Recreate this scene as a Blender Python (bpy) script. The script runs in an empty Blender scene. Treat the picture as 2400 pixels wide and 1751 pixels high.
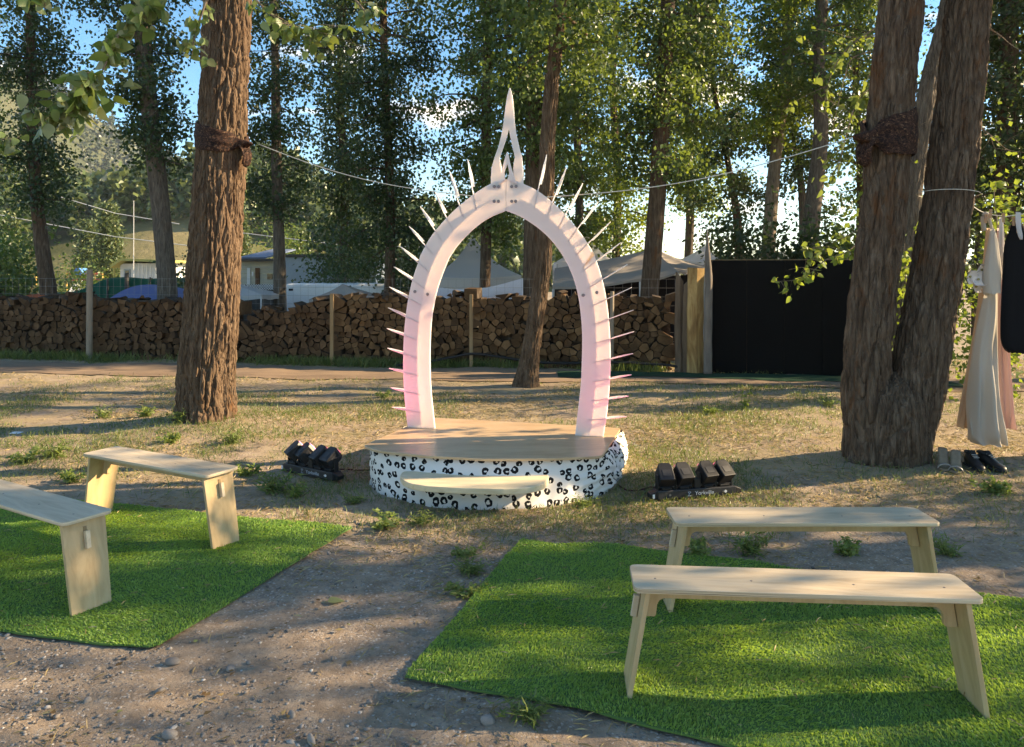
import bpy, bmesh, math, random
import numpy as np
from mathutils import Vector, Matrix, Quaternion

# ------------------------------------------------------------------ camera, sky, sun, exposure
scene = bpy.context.scene
COL = scene.collection
F, H, YH = 1780.0, 1.65, 640.0          # focal length in photo pixels, eye height, horizon row (photo is 2400 x 1751)

cam_data = bpy.data.cameras.new('camera')
cam = bpy.data.objects.new('camera', cam_data); COL.objects.link(cam)
cam.location = (0, 0, H); cam.rotation_euler = (math.radians(90), 0, 0)
cam_data.sensor_fit = 'HORIZONTAL'; cam_data.sensor_width = 36.0
cam_data.lens = 36.0 * F / 2400.0
cam_data.shift_y = -(875.5 - YH) / 2400.0
cam_data.clip_start = 0.05; cam_data.clip_end = 4000
scene.camera = cam

SUN_AZ, SUN_EL = math.radians(83), math.radians(24)      # azimuth from +Y towards +X
world = bpy.data.worlds.new('World'); scene.world = world; world.use_nodes = True
wt = world.node_tree; wt.nodes.clear()
w_out = wt.nodes.new('ShaderNodeOutputWorld'); w_bg = wt.nodes.new('ShaderNodeBackground')
w_sky = wt.nodes.new('ShaderNodeTexSky'); w_sky.sky_type = 'NISHITA'; w_sky.sun_disc = False
w_sky.sun_elevation = SUN_EL; w_sky.sun_rotation = SUN_AZ
w_sky.altitude = 600; w_sky.air_density = 0.85; w_sky.dust_density = 0.05; w_sky.ozone_density = 2.6
w_bg.inputs['Strength'].default_value = 0.13
# scattered cumulus in the sky itself
w_tc = wt.nodes.new('ShaderNodeTexCoord')
w_map = wt.nodes.new('ShaderNodeMapping'); w_map.inputs['Scale'].default_value = (4.0, 4.0, 11.0)
w_map.inputs['Location'].default_value = (0.35, 1.2, 0.4)
w_noise = wt.nodes.new('ShaderNodeTexNoise'); w_noise.inputs['Scale'].default_value = 1.6
w_noise.inputs['Detail'].default_value = 7; w_noise.inputs['Roughness'].default_value = 0.55
w_ramp = wt.nodes.new('ShaderNodeValToRGB')
w_ramp.color_ramp.elements[0].position = 0.575; w_ramp.color_ramp.elements[1].position = 0.67
w_mix = wt.nodes.new('ShaderNodeMix'); w_mix.data_type = 'RGBA'
w_mix.inputs['B'].default_value = (5.2, 5.3, 5.6, 1)
wt.links.new(w_tc.outputs['Generated'], w_map.inputs['Vector'])
wt.links.new(w_map.outputs['Vector'], w_noise.inputs['Vector'])
wt.links.new(w_noise.outputs['Fac'], w_ramp.inputs['Fac'])
wt.links.new(w_ramp.outputs['Color'], w_mix.inputs['Factor'])
w_hs = wt.nodes.new('ShaderNodeHueSaturation'); w_hs.inputs['Saturation'].default_value = 1.32
wt.links.new(w_sky.outputs['Color'], w_hs.inputs['Color']); wt.links.new(w_hs.outputs['Color'], w_mix.inputs['A'])
wt.links.new(w_mix.outputs['Result'], w_bg.inputs['Color'])
wt.links.new(w_bg.outputs['Background'], w_out.inputs['Surface'])

sun_data = bpy.data.lights.new('sun', 'SUN'); sun_data.energy = 5.0
sun_data.angle = math.radians(0.55); sun_data.color = (1.0, 0.89, 0.74)
sun = bpy.data.objects.new('sun', sun_data); COL.objects.link(sun)
SUN_DIR = Vector((math.sin(SUN_AZ) * math.cos(SUN_EL), math.cos(SUN_AZ) * math.cos(SUN_EL), math.sin(SUN_EL)))
sun.rotation_euler = SUN_DIR.to_track_quat('Z', 'Y').to_euler()
sun.location = SUN_DIR * 60

vs = scene.view_settings
vs.view_transform = 'Standard'; vs.look = 'None'; vs.gamma = 1.0; vs.use_curve_mapping = False
vs.exposure = 1.58
vs.use_white_balance = True; vs.white_balance_temperature = 9300; vs.white_balance_tint = 10   # the phone's warm daylight balance
scene.render.engine = 'CYCLES'
scene.cycles.use_denoising = True
scene.cycles.max_bounces = 8; scene.cycles.diffuse_bounces = 4; scene.cycles.transmission_bounces = 5
scene.cycles.sample_clamp_indirect = 6.0

# ------------------------------------------------------------------ helpers
RNG = np.random.default_rng(7)
random.seed(7)

def PX(x, y, Y):
    """the point at distance Y that the photograph shows in pixel (x, y)"""
    return Vector(((x - 1200) / F * Y, Y, H - (y - YH) / F * Y))

def GX(x, y, z=0.0):
    """the point at height z that the photograph shows in pixel (x, y)"""
    Y = (H - z) * F / (y - YH)
    return Vector(((x - 1200) / F * Y, Y, z))

def hash3(ix, iy, iz, seed):
    n = (ix.astype(np.int64) * 374761393 + iy.astype(np.int64) * 668265263 + iz.astype(np.int64) * 2147483647 + seed * 1274126177) & 0xffffffff
    n = ((n ^ (n >> 13)) * 1274126177) & 0xffffffff
    n = ((n ^ (n >> 16)) * 2246822519) & 0xffffffff
    n = n ^ (n >> 15)
    return (n & 0xffffff) / float(0xffffff) * 2 - 1

def vnoise(x, y, z=0.0, seed=0):
    x, y, z = np.broadcast_arrays(np.asarray(x, float), np.asarray(y, float), np.asarray(z, float))
    ix, iy, iz = np.floor(x), np.floor(y), np.floor(z)
    fx, fy, fz = x - ix, y - iy, z - iz
    ux, uy, uz = fx*fx*(3-2*fx), fy*fy*(3-2*fy), fz*fz*(3-2*fz)
    def h(a, b, c): return hash3(ix + a, iy + b, iz + c, seed)
    def lerp(a, b, t): return a + (b - a) * t
    x0 = lerp(lerp(h(0,0,0), h(1,0,0), ux), lerp(h(0,1,0), h(1,1,0), ux), uy)
    x1 = lerp(lerp(h(0,0,1), h(1,0,1), ux), lerp(h(0,1,1), h(1,1,1), ux), uy)
    return lerp(x0, x1, uz)

def smooth(a, b, t):
    t = np.clip((np.asarray(t, float) - a) / (b - a), 0, 1)
    return t * t * (3 - 2 * t)

def mesh_np(name, V, Fc, smooth_shade=False):
    """V (n,3), Fc (m,k) with one k, or a list of faces"""
    me = bpy.data.meshes.new(name)
    if isinstance(Fc, np.ndarray):
        V = np.asarray(V, np.float32); Fc = np.asarray(Fc, np.int32)
        m, k = Fc.shape
        me.vertices.add(len(V)); me.vertices.foreach_set('co', V.ravel())
        me.loops.add(m * k); me.loops.foreach_set('vertex_index', Fc.ravel())
        me.polygons.add(m)
        me.polygons.foreach_set('loop_start', np.arange(0, m * k, k, dtype=np.int32))
        if smooth_shade: me.polygons.foreach_set('use_smooth', np.ones(m, bool))
        me.update(calc_edges=True)
    else:
        me.from_pydata([tuple(v) for v in V], [], [tuple(f) for f in Fc])
        if smooth_shade:
            for p in me.polygons: p.use_smooth = True
        me.update()
    return me

def add(name, me, mats=None, parent=None, loc=None, rot=None, kind=None):
    o = bpy.data.objects.new(name, me); COL.objects.link(o)
    if mats is not None and me is not None and len(me.materials) == 0:
        for m in (mats if isinstance(mats, (list, tuple)) else [mats]): me.materials.append(m)
    if parent is not None: o.parent = parent
    if loc is not None: o.location = loc
    if rot is not None: o.rotation_euler = rot
    if kind: o['kind'] = kind
    return o

def tag(o, label, cat, group=None, kind=None):
    o['label'] = label
    if cat: o['category'] = cat
    if group: o['group'] = group
    if kind: o['kind'] = kind
    return o

def thing(name, label, cat, loc=(0, 0, 0), rotz=0.0, group=None):
    o = bpy.data.objects.new(name, None); COL.objects.link(o)
    o.location = loc; o.rotation_euler = (0, 0, rotz); o.empty_display_size = 0.1
    return tag(o, label, cat, group)

def struct(o, label=None):
    o['kind'] = 'structure'
    if label: o['label'] = label
    return o

class MB:
    """collects shapes that become one mesh"""
    def __init__(s): s.v = []; s.f = []; s.m = []
    def quadbox(s, P, mi=0):                       # 8 points: bottom 4, top 4
        b = len(s.v); s.v += [tuple(p) for p in P]
        for q in ((3,2,1,0),(4,5,6,7),(0,1,5,4),(1,2,6,5),(2,3,7,6),(3,0,4,7)):
            s.f.append(tuple(b + i for i in q)); s.m.append(mi)
        return s
    def box(s, c, d, rot=None, mi=0):
        c = Vector(c); hx, hy, hz = d[0]/2, d[1]/2, d[2]/2
        P = [Vector(p) for p in ((-hx,-hy,-hz),(hx,-hy,-hz),(hx,hy,-hz),(-hx,hy,-hz),(-hx,-hy,hz),(hx,-hy,hz),(hx,hy,hz),(-hx,hy,hz))]
        if rot is not None: P = [rot @ p for p in P]
        return s.quadbox([c + p for p in P], mi)
    def prism(s, poly, z0, z1, mi=0, xf=None):
        b = len(s.v); n = len(poly)
        pts = [Vector((p[0], p[1], z0)) for p in poly] + [Vector((p[0], p[1], z1)) for p in poly]
        if xf is not None: pts = [xf @ p for p in pts]
        s.v += [tuple(p) for p in pts]
        s.f.append(tuple(b + n - 1 - i for i in range(n))); s.m.append(mi)
        s.f.append(tuple(b + n + i for i in range(n))); s.m.append(mi)
        for i in range(n):
            j = (i + 1) % n
            s.f.append((b + i, b + j, b + n + j, b + n + i)); s.m.append(mi)
        return s
    def tube(s, pts, r, k=6, mi=0, cap=True):
        pts = [Vector(p) for p in pts]; n = len(pts)
        rs = r if isinstance(r, (list, tuple, np.ndarray)) else [r] * n
        b = len(s.v); up = Vector((0, 0, 1))
        for i in range(n):
            t = (pts[min(i + 1, n - 1)] - pts[max(i - 1, 0)])
            t = t.normalized() if t.length > 1e-9 else Vector((0, 0, 1))
            a = t.cross(up if abs(t.z) < 0.95 else Vector((1, 0, 0))).normalized(); c = t.cross(a)
            for q in range(k):
                an = 2 * math.pi * q / k
                s.v.append(tuple(pts[i] + (a * math.cos(an) + c * math.sin(an)) * rs[i]))
        for i in range(n - 1):
            for q in range(k):
                q2 = (q + 1) % k
                s.f.append((b + i*k + q, b + i*k + q2, b + (i+1)*k + q2, b + (i+1)*k + q)); s.m.append(mi)
        if cap:
            s.f.append(tuple(b + k - 1 - q for q in range(k))); s.m.append(mi)
            s.f.append(tuple(b + (n-1)*k + q for q in range(k))); s.m.append(mi)
        return s
    def cyl(s, a, b, r, k=12, mi=0, r2=None): return s.tube([a, b], [r, r if r2 is None else r2], k, mi)
    def mesh(s, name, bevel=0.0, seg=2, smooth_shade=False, angle=35):
        me = bpy.data.meshes.new(name); me.from_pydata(s.v, [], s.f)
        if any(s.m): me.polygons.foreach_set('material_index', s.m)
        bm = bmesh.new(); bm.from_mesh(me)
        bmesh.ops.recalc_face_normals(bm, faces=bm.faces)
        if bevel > 0:
            es = [e for e in bm.edges if len(e.link_faces) == 2 and e.calc_face_angle(0) > math.radians(angle)]
            bmesh.ops.bevel(bm, geom=es, offset=bevel, segments=seg, profile=0.5, affect='EDGES', clamp_overlap=True)
        bm.to_mesh(me); bm.free()
        if smooth_shade:
            for p in me.polygons: p.use_smooth = True
        me.update()
        return me

def catmull(pts, n):
    pts = np.asarray(pts, float)
    P = np.vstack([2*pts[0]-pts[1], pts, 2*pts[-1]-pts[-2]])
    t = np.linspace(0, len(pts) - 1 - 1e-6, n); i = np.floor(t).astype(int); u = (t - i)[:, None]
    p0, p1, p2, p3 = P[i], P[i+1], P[i+2], P[i+3]
    return 0.5 * ((2*p1) + (-p0+p2)*u + (2*p0-5*p1+4*p2-p3)*u**2 + (-p0+3*p1-3*p2+p3)*u**3)

def catmull_dense(pts, n, zlim):
    """as catmull, with most of the samples below height zlim"""
    C = catmull(pts, 4000); z = C[:, 2]; k = int(np.searchsorted(z, z[0]+zlim)); k = min(max(k, 10), 3990)
    idx = np.r_[np.linspace(0, k, int(n*0.85)), np.linspace(k, 3999, n-int(n*0.85)+1)[1:]]
    i = np.clip(np.floor(idx).astype(int), 0, 3998); f = (idx-i)[:, None]
    return C[i]*(1-f) + C[i+1]*f

def resample(pts, n):
    pts = np.asarray(pts, float); d = np.r_[0, np.cumsum(np.linalg.norm(np.diff(pts, axis=0), axis=1))]
    t = np.linspace(0, d[-1], n)
    return np.stack([np.interp(t, d, pts[:, k]) for k in range(pts.shape[1])], 1)

# ------------------------------------------------------------------ materials
def new_mat(name):
    m = bpy.data.materials.new(name); m.use_nodes = True
    nt = m.node_tree; b = nt.nodes['Principled BSDF']
    return m, nt, b

def ramp_node(nt, stops):
    r = nt.nodes.new('ShaderNodeValToRGB'); e = r.color_ramp.elements
    while len(e) < len(stops): e.new(0.5)
    for el, (p, c) in zip(e, stops):
        el.position = p; el.color = (*c, 1) if len(c) == 3 else c
    return r

def coord_node(nt, coord='Object', scale=(1, 1, 1), rot=(0, 0, 0)):
    tc = nt.nodes.new('ShaderNodeTexCoord'); mp = nt.nodes.new('ShaderNodeMapping')
    mp.inputs['Scale'].default_value = scale; mp.inputs['Rotation'].default_value = rot
    if coord == 'World':
        g = nt.nodes.new('ShaderNodeNewGeometry'); nt.links.new(g.outputs['Position'], mp.inputs['Vector'])
    else: nt.links.new(tc.outputs[coord], mp.inputs['Vector'])
    return mp

def noise_node(nt, vec, scale, detail=5, rough=0.55, dist=0.0):
    n = nt.nodes.new('ShaderNodeTexNoise')
    n.inputs['Scale'].default_value = scale; n.inputs['Detail'].default_value = detail
    n.inputs['Roughness'].default_value = rough; n.inputs['Distortion'].default_value = dist
    if vec is not None: nt.links.new(vec.outputs['Vector'], n.inputs['Vector'])
    return n

def mat_noise(name, stops, scale=5, detail=6, coord='Object', stretch=(1, 1, 1), rough=0.8, bump=0.0, bscale=None, bdist=0.01,
              spec=0.3, per_object=0.0, nrough=0.6, dist=0.0):
    m, nt, b = new_mat(name)
    v = coord_node(nt, coord, stretch); n = noise_node(nt, v, scale, detail, nrough, dist)
    r = ramp_node(nt, stops); nt.links.new(n.outputs['Fac'], r.inputs['Fac'])
    col = r.outputs['Color']
    if per_object > 0:
        oi = nt.nodes.new('ShaderNodeObjectInfo')
        hs = nt.nodes.new('ShaderNodeHueSaturation')
        mr = nt.nodes.new('ShaderNodeMapRange'); mr.inputs['To Min'].default_value = 1 - per_object; mr.inputs['To Max'].default_value = 1 + per_object
        nt.links.new(oi.outputs['Random'], mr.inputs['Value']); nt.links.new(mr.outputs['Result'], hs.inputs['Value'])
        nt.links.new(col, hs.inputs['Color']); col = hs.outputs['Color']
    nt.links.new(col, b.inputs['Base Color'])
    b.inputs['Roughness'].default_value = rough; b.inputs['Specular IOR Level'].default_value = spec
    if bump > 0:
        n2 = noise_node(nt, v, bscale or scale * 3, 6, 0.65)
        bp = nt.nodes.new('ShaderNodeBump'); bp.inputs['Strength'].default_value = bump; bp.inputs['Distance'].default_value = bdist
        nt.links.new(n2.outputs['Fac'], bp.inputs['Height']); nt.links.new(bp.outputs['Normal'], b.inputs['Normal'])
    return m

def mat_plain(name, col, rough=0.6, spec=0.4, metal=0.0, emit=None, estr=0.0):
    m, nt, b = new_mat(name)
    b.inputs['Base Color'].default_value = (*col, 1); b.inputs['Roughness'].default_value = rough
    b.inputs['Specular IOR Level'].default_value = spec; b.inputs['Metallic'].default_value = metal
    if emit: b.inputs['Emission Color'].default_value = (*emit, 1); b.inputs['Emission Strength'].default_value = estr
    return m

def mat_leaf(name, stops, trans=(0.28, 0.34, 0.05), tfac=0.4, rough=0.42, spec=0.45, by_object=False):
    m, nt, b = new_mat(name)
    if by_object:
        g = nt.nodes.new('ShaderNodeObjectInfo'); rnd = g.outputs['Random']
    else:
        g = nt.nodes.new('ShaderNodeNewGeometry'); rnd = g.outputs['Random Per Island']
    r = ramp_node(nt, stops); nt.links.new(rnd, r.inputs['Fac'])
    nt.links.new(r.outputs['Color'], b.inputs['Base Color'])
    b.inputs['Roughness'].default_value = rough; b.inputs['Specular IOR Level'].default_value = spec
    t = nt.nodes.new('ShaderNodeBsdfTranslucent'); t.inputs['Color'].default_value = (*trans, 1)
    mx = nt.nodes.new('ShaderNodeMixShader'); mx.inputs['Fac'].default_value = tfac
    nt.links.new(b.outputs['BSDF'], mx.inputs[1]); nt.links.new(t.outputs['BSDF'], mx.inputs[2])
    nt.links.new(mx.outputs['Shader'], nt.nodes['Material Output'].inputs['Surface'])
    return m

def mat_cloth(name, col, tcol=None, tfac=0.35, bump=0.15):
    m, nt, b = new_mat(name)
    b.inputs['Base Color'].default_value = (*col, 1); b.inputs['Roughness'].default_value = 0.85
    b.inputs['Specular IOR Level'].default_value = 0.15
    v = coord_node(nt, 'Object'); n = noise_node(nt, v, 30, 4)
    bp = nt.nodes.new('ShaderNodeBump'); bp.inputs['Strength'].default_value = bump; bp.inputs['Distance'].default_value = 0.01
    nt.links.new(n.outputs['Fac'], bp.inputs['Height']); nt.links.new(bp.outputs['Normal'], b.inputs['Normal'])
    if tcol:
        t = nt.nodes.new('ShaderNodeBsdfTranslucent'); t.inputs['Color'].default_value = (*tcol, 1)
        mx = nt.nodes.new('ShaderNodeMixShader'); mx.inputs['Fac'].default_value = tfac
        nt.links.new(b.outputs['BSDF'], mx.inputs[1]); nt.links.new(t.outputs['BSDF'], mx.inputs[2])
        nt.links.new(mx.outputs['Shader'], nt.nodes['Material Output'].inputs['Surface'])
    return m

M = {}
# bark: brown-grey ridges with rusty patches
def mat_bark(name, light, mid, dark, rust, rust_at=0.62, bump=0.6):
    m, nt, b = new_mat(name)
    v = coord_node(nt, 'World', (1, 1, 0.16)); n = noise_node(nt, v, 26, 8, 0.65, 0.4)
    r = ramp_node(nt, [(0.3, dark), (0.48, mid), (0.7, light)]); nt.links.new(n.outputs['Fac'], r.inputs['Fac'])
    v2 = coord_node(nt, 'World', (1, 1, 0.35)); n2 = noise_node(nt, v2, 4.5, 5, 0.6, 0.6)
    r2 = ramp_node(nt, [(rust_at, (0, 0, 0)), (rust_at + 0.12, (0.8, 0.8, 0.8))]); nt.links.new(n2.outputs['Fac'], r2.inputs['Fac'])
    mx = nt.nodes.new('ShaderNodeMix'); mx.data_type = 'RGBA'; mx.inputs['B'].default_value = (*rust, 1)
    nt.links.new(r2.outputs['Color'], mx.inputs['Factor']); nt.links.new(r.outputs['Color'], mx.inputs['A'])
    nt.links.new(mx.outputs['Result'], b.inputs['Base Color'])
    b.inputs['Roughness'].default_value = 0.9; b.inputs['Specular IOR Level'].default_value = 0.15
    n3 = noise_node(nt, v, 60, 8, 0.7)
    bp = nt.nodes.new('ShaderNodeBump'); bp.inputs['Strength'].default_value = bump; bp.inputs['Distance'].default_value = 0.012
    nt.links.new(n3.outputs['Fac'], bp.inputs['Height'])
    dn = noise_node(nt, v, 7, 4, 0.6); va = nt.nodes.new('ShaderNodeVectorMath'); va.operation = 'MULTIPLY_ADD'; va.inputs[1].default_value = (0.09, 0.09, 0.09)
    nt.links.new(dn.outputs['Color'], va.inputs[0]); nt.links.new(v.outputs['Vector'], va.inputs[2])
    vc = nt.nodes.new('ShaderNodeTexVoronoi'); vc.feature = 'DISTANCE_TO_EDGE'; vc.inputs['Scale'].default_value = 24; nt.links.new(va.outputs['Vector'], vc.inputs['Vector'])
    vr = nt.nodes.new('ShaderNodeMapRange'); vr.inputs['From Max'].default_value = 0.16; nt.links.new(vc.outputs['Distance'], vr.inputs['Value'])
    b2 = nt.nodes.new('ShaderNodeBump'); b2.inputs['Strength'].default_value = 0.85; b2.inputs['Distance'].default_value = 0.014
    nt.links.new(vr.outputs['Result'], b2.inputs['Height']); nt.links.new(bp.outputs['Normal'], b2.inputs['Normal']); nt.links.new(b2.outputs['Normal'], b.inputs['Normal'])
    return m
M['bark'] = mat_bark('bark_cottonwood', (0.20, 0.14, 0.095), (0.12, 0.077, 0.05), (0.055, 0.034, 0.022), (0.15, 0.062, 0.022), 0.60)
M['bark_dark'] = mat_bark('bark_dark', (0.18, 0.13, 0.092), (0.10, 0.067, 0.046), (0.045, 0.029, 0.021), (0.13, 0.053, 0.021), 0.57)
M['bark_grey'] = mat_bark('bark_grey', (0.20, 0.165, 0.13), (0.125, 0.10, 0.08), (0.065, 0.052, 0.042), (0.13, 0.09, 0.055), 0.68)
M['bark_pale'] = mat_bark('bark_pale', (0.34, 0.275, 0.205), (0.22, 0.17, 0.125), (0.11, 0.082, 0.06), (0.20, 0.13, 0.08), 0.68)

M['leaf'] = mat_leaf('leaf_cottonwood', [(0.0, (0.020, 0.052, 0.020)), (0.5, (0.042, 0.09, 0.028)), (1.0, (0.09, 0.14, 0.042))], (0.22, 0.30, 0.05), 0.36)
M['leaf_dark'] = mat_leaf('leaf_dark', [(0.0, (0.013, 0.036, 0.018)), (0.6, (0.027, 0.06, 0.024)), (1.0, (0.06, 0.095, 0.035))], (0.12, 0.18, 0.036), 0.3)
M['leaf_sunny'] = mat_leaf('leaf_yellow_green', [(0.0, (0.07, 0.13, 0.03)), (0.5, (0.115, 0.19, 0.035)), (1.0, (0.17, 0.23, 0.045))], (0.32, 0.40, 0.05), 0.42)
M['leaf_near'] = mat_leaf('leaf_near', [(0.0, (0.06, 0.12, 0.035)), (0.5, (0.11, 0.18, 0.05)), (1.0, (0.19, 0.24, 0.10))], (0.30, 0.36, 0.06), 0.34, by_object=True)
M['leaf_pale'] = mat_leaf('leaf_pale_underside', [(0.0, (0.16, 0.20, 0.09)), (1.0, (0.30, 0.32, 0.18))], (0.34, 0.36, 0.12), 0.35, by_object=True)
M['pine_far'] = mat_leaf('pine_far', [(0.0, (0.022, 0.042, 0.026)), (0.6, (0.04, 0.062, 0.032)), (1.0, (0.07, 0.09, 0.042))], (0.08, 0.1, 0.04), 0.15)
M['pine'] = mat_leaf('pine_needles', [(0.0, (0.05, 0.09, 0.035)), (0.6, (0.09, 0.13, 0.045)), (1.0, (0.15, 0.18, 0.06))], (0.15, 0.19, 0.05), 0.25)
M['turf'] = mat_leaf('artificial_turf', [(0.0, (0.11, 0.23, 0.055)), (0.5, (0.18, 0.325, 0.07)), (1.0, (0.29, 0.44, 0.12))], (0.42, 0.60, 0.09), 0.42, 0.4, 0.3)
M['turf_back'] = mat_plain('turf_backing', (0.07, 0.15, 0.035), 0.9)
M['grass'] = mat_leaf('grass_green', [(0.0, (0.06, 0.10, 0.03)), (0.5, (0.11, 0.16, 0.045)), (1.0, (0.21, 0.24, 0.08))], (0.22, 0.28, 0.05), 0.35)
M['straw'] = mat_leaf('dry_straw', [(0.0, (0.21, 0.15, 0.07)), (0.5, (0.36, 0.265, 0.125)), (1.0, (0.52, 0.40, 0.21))], (0.36, 0.28, 0.13), 0.25, 0.6, 0.25)
M['weed'] = mat_leaf('weed_leaf', [(0.0, (0.09, 0.15, 0.04)), (0.5, (0.15, 0.21, 0.06)), (1.0, (0.26, 0.30, 0.11))], (0.32, 0.40, 0.08), 0.4)

M['ply'] = mat_noise('birch_plywood', [(0.3, (0.44, 0.335, 0.225)), (0.5, (0.56, 0.45, 0.32)), (0.7, (0.63, 0.53, 0.39))], 2.2, 7, 'Object', (1, 7, 7), 0.42, 0.06, 40, 0.002, 0.45, 0.0, 0.6, 1.2)
M['ply_leg'] = mat_noise('birch_plywood_leg', [(0.3, (0.43, 0.285, 0.145)), (0.5, (0.52, 0.36, 0.195)), (0.72, (0.58, 0.42, 0.25))], 2.4, 7, 'Object', (5, 5, 0.9), 0.5, 0.06, 40, 0.002, 0.4, 0.0, 0.6, 1.4)
M['ply_edge'] = mat_noise('plywood_edge', [(0.38, (0.28, 0.18, 0.10)), (0.5, (0.55, 0.42, 0.28)), (0.62, (0.66, 0.54, 0.38))], 1.0, 3, 'Object', (1, 1, 320), 0.6)
M['stage_ply'] = mat_noise('stage_plywood', [(0.3, (0.47, 0.30, 0.17)), (0.5, (0.55, 0.37, 0.22)), (0.7, (0.60, 0.43, 0.27))], 2.0, 7, 'Object', (1, 5, 5), 0.34, 0.05, 40, 0.002, 0.5, 0.0, 0.6, 1.2)
M['pine_board'] = mat_noise('pine_board', [(0.3, (0.55, 0.43, 0.27)), (0.5, (0.66, 0.54, 0.36)), (0.7, (0.72, 0.61, 0.43))], 3.0, 6, 'Object', (0.7, 7, 7), 0.55, 0.08, 30, 0.003, 0.3, 0.0, 0.6, 1.0)
M['black_plastic'] = mat_noise('black_plastic', [(0.3, (0.006, 0.006, 0.007)), (0.7, (0.013, 0.013, 0.015))], 14, 4, rough=0.45, spec=0.4, bump=0.05, bscale=200)
M['black_metal'] = mat_noise('black_metal', [(0.3, (0.010, 0.010, 0.012)), (0.7, (0.022, 0.022, 0.025))], 9, 4, rough=0.5, spec=0.5)
M['steel'] = mat_plain('steel', (0.32, 0.31, 0.33), 0.35, 0.5, 0.9)
M['white_paint'] = mat_noise('white_paint', [(0.3, (0.70, 0.70, 0.71)), (0.7, (0.80, 0.80, 0.80))], 3, 5, rough=0.45)
M['lens_pink'] = mat_plain('lens_pink', (0.9, 0.3, 0.5), 0.2, 0.5, 0, (1.0, 0.22, 0.5), 3.0)
M['lens'] = mat_plain('lens_dark', (0.05, 0.02, 0.04), 0.12, 0.6, 0, (1.0, 0.2, 0.45), 0.5)
M['letter'] = mat_plain('letter_grey', (0.42, 0.46, 0.52), 0.5)

# ------------------------------------------------------------------ ground
LT = GX(478, 1003); RT = Vector((3.10, 6.32, 0))              # feet of the two great trees
def gh(x, y):
    """height of the ground"""
    x = np.asarray(x, float); y = np.asarray(y, float)
    n = 0.035 * vnoise(x*0.5+3, y*0.5, 0, 1) + 0.016 * vnoise(x*1.7, y*1.7, 0, 2) + 0.007 * vnoise(x*5, y*5, 0, 3)
    flat = 0.35 + 0.65 * smooth(5.5, 8.0, y)
    z = n * flat
    z = z + 0.11 * np.exp(-((x - LT.x)**2 + (y - LT.y)**2) / 1.0) + 0.10 * np.exp(-((x - RT.x)**2 + (y - RT.y)**2) / 1.3)
    z = z + 0.09 * np.exp(-((x - 4.45)**2 + (y - 6.1)**2) / 0.5)
    z = z - 0.85 * smooth(15.4, 18.5, y + 0.155 * x)
    return z
def gz(x, y): return float(gh(x, y))

def grow(a, b, f, step0):
    out = []; x = a; s = step0
    while x < b: x += s; s *= f; out.append(x)
    return out
fx = list(np.arange(-9, 9.001, 0.08)); gx = grow(9, 900, 1.25, 0.1)
xs = np.array([-v for v in reversed(gx)] + fx + gx)
fy = list(np.arange(1.6, 15.001, 0.065)); gyb = grow(0, 120, 1.4, 0.1); gyf = grow(15, 1500, 1.18, 0.1)
ys = np.array([1.6 - v for v in reversed(gyb)] + fy + gyf)
XX, YY = np.meshgrid(xs, ys)
ZZ = gh(XX, YY)
micro = 0.006 * vnoise(XX*13, YY*13, 0, 5) + 0.004 * vnoise(XX*29, YY*29, 0, 6)
ZZ = ZZ + micro * (np.abs(XX) < 10) * (YY < 15)
V = np.stack([XX.ravel(), YY.ravel(), ZZ.ravel()], 1)
ny, nx = XX.shape
ii = np.arange((ny-1)*(nx-1)); r_, c_ = ii // (nx-1), ii % (nx-1)
Q = np.stack([r_*nx+c_, r_*nx+c_+1, (r_+1)*nx+c_+1, (r_+1)*nx+c_], 1)

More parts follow.
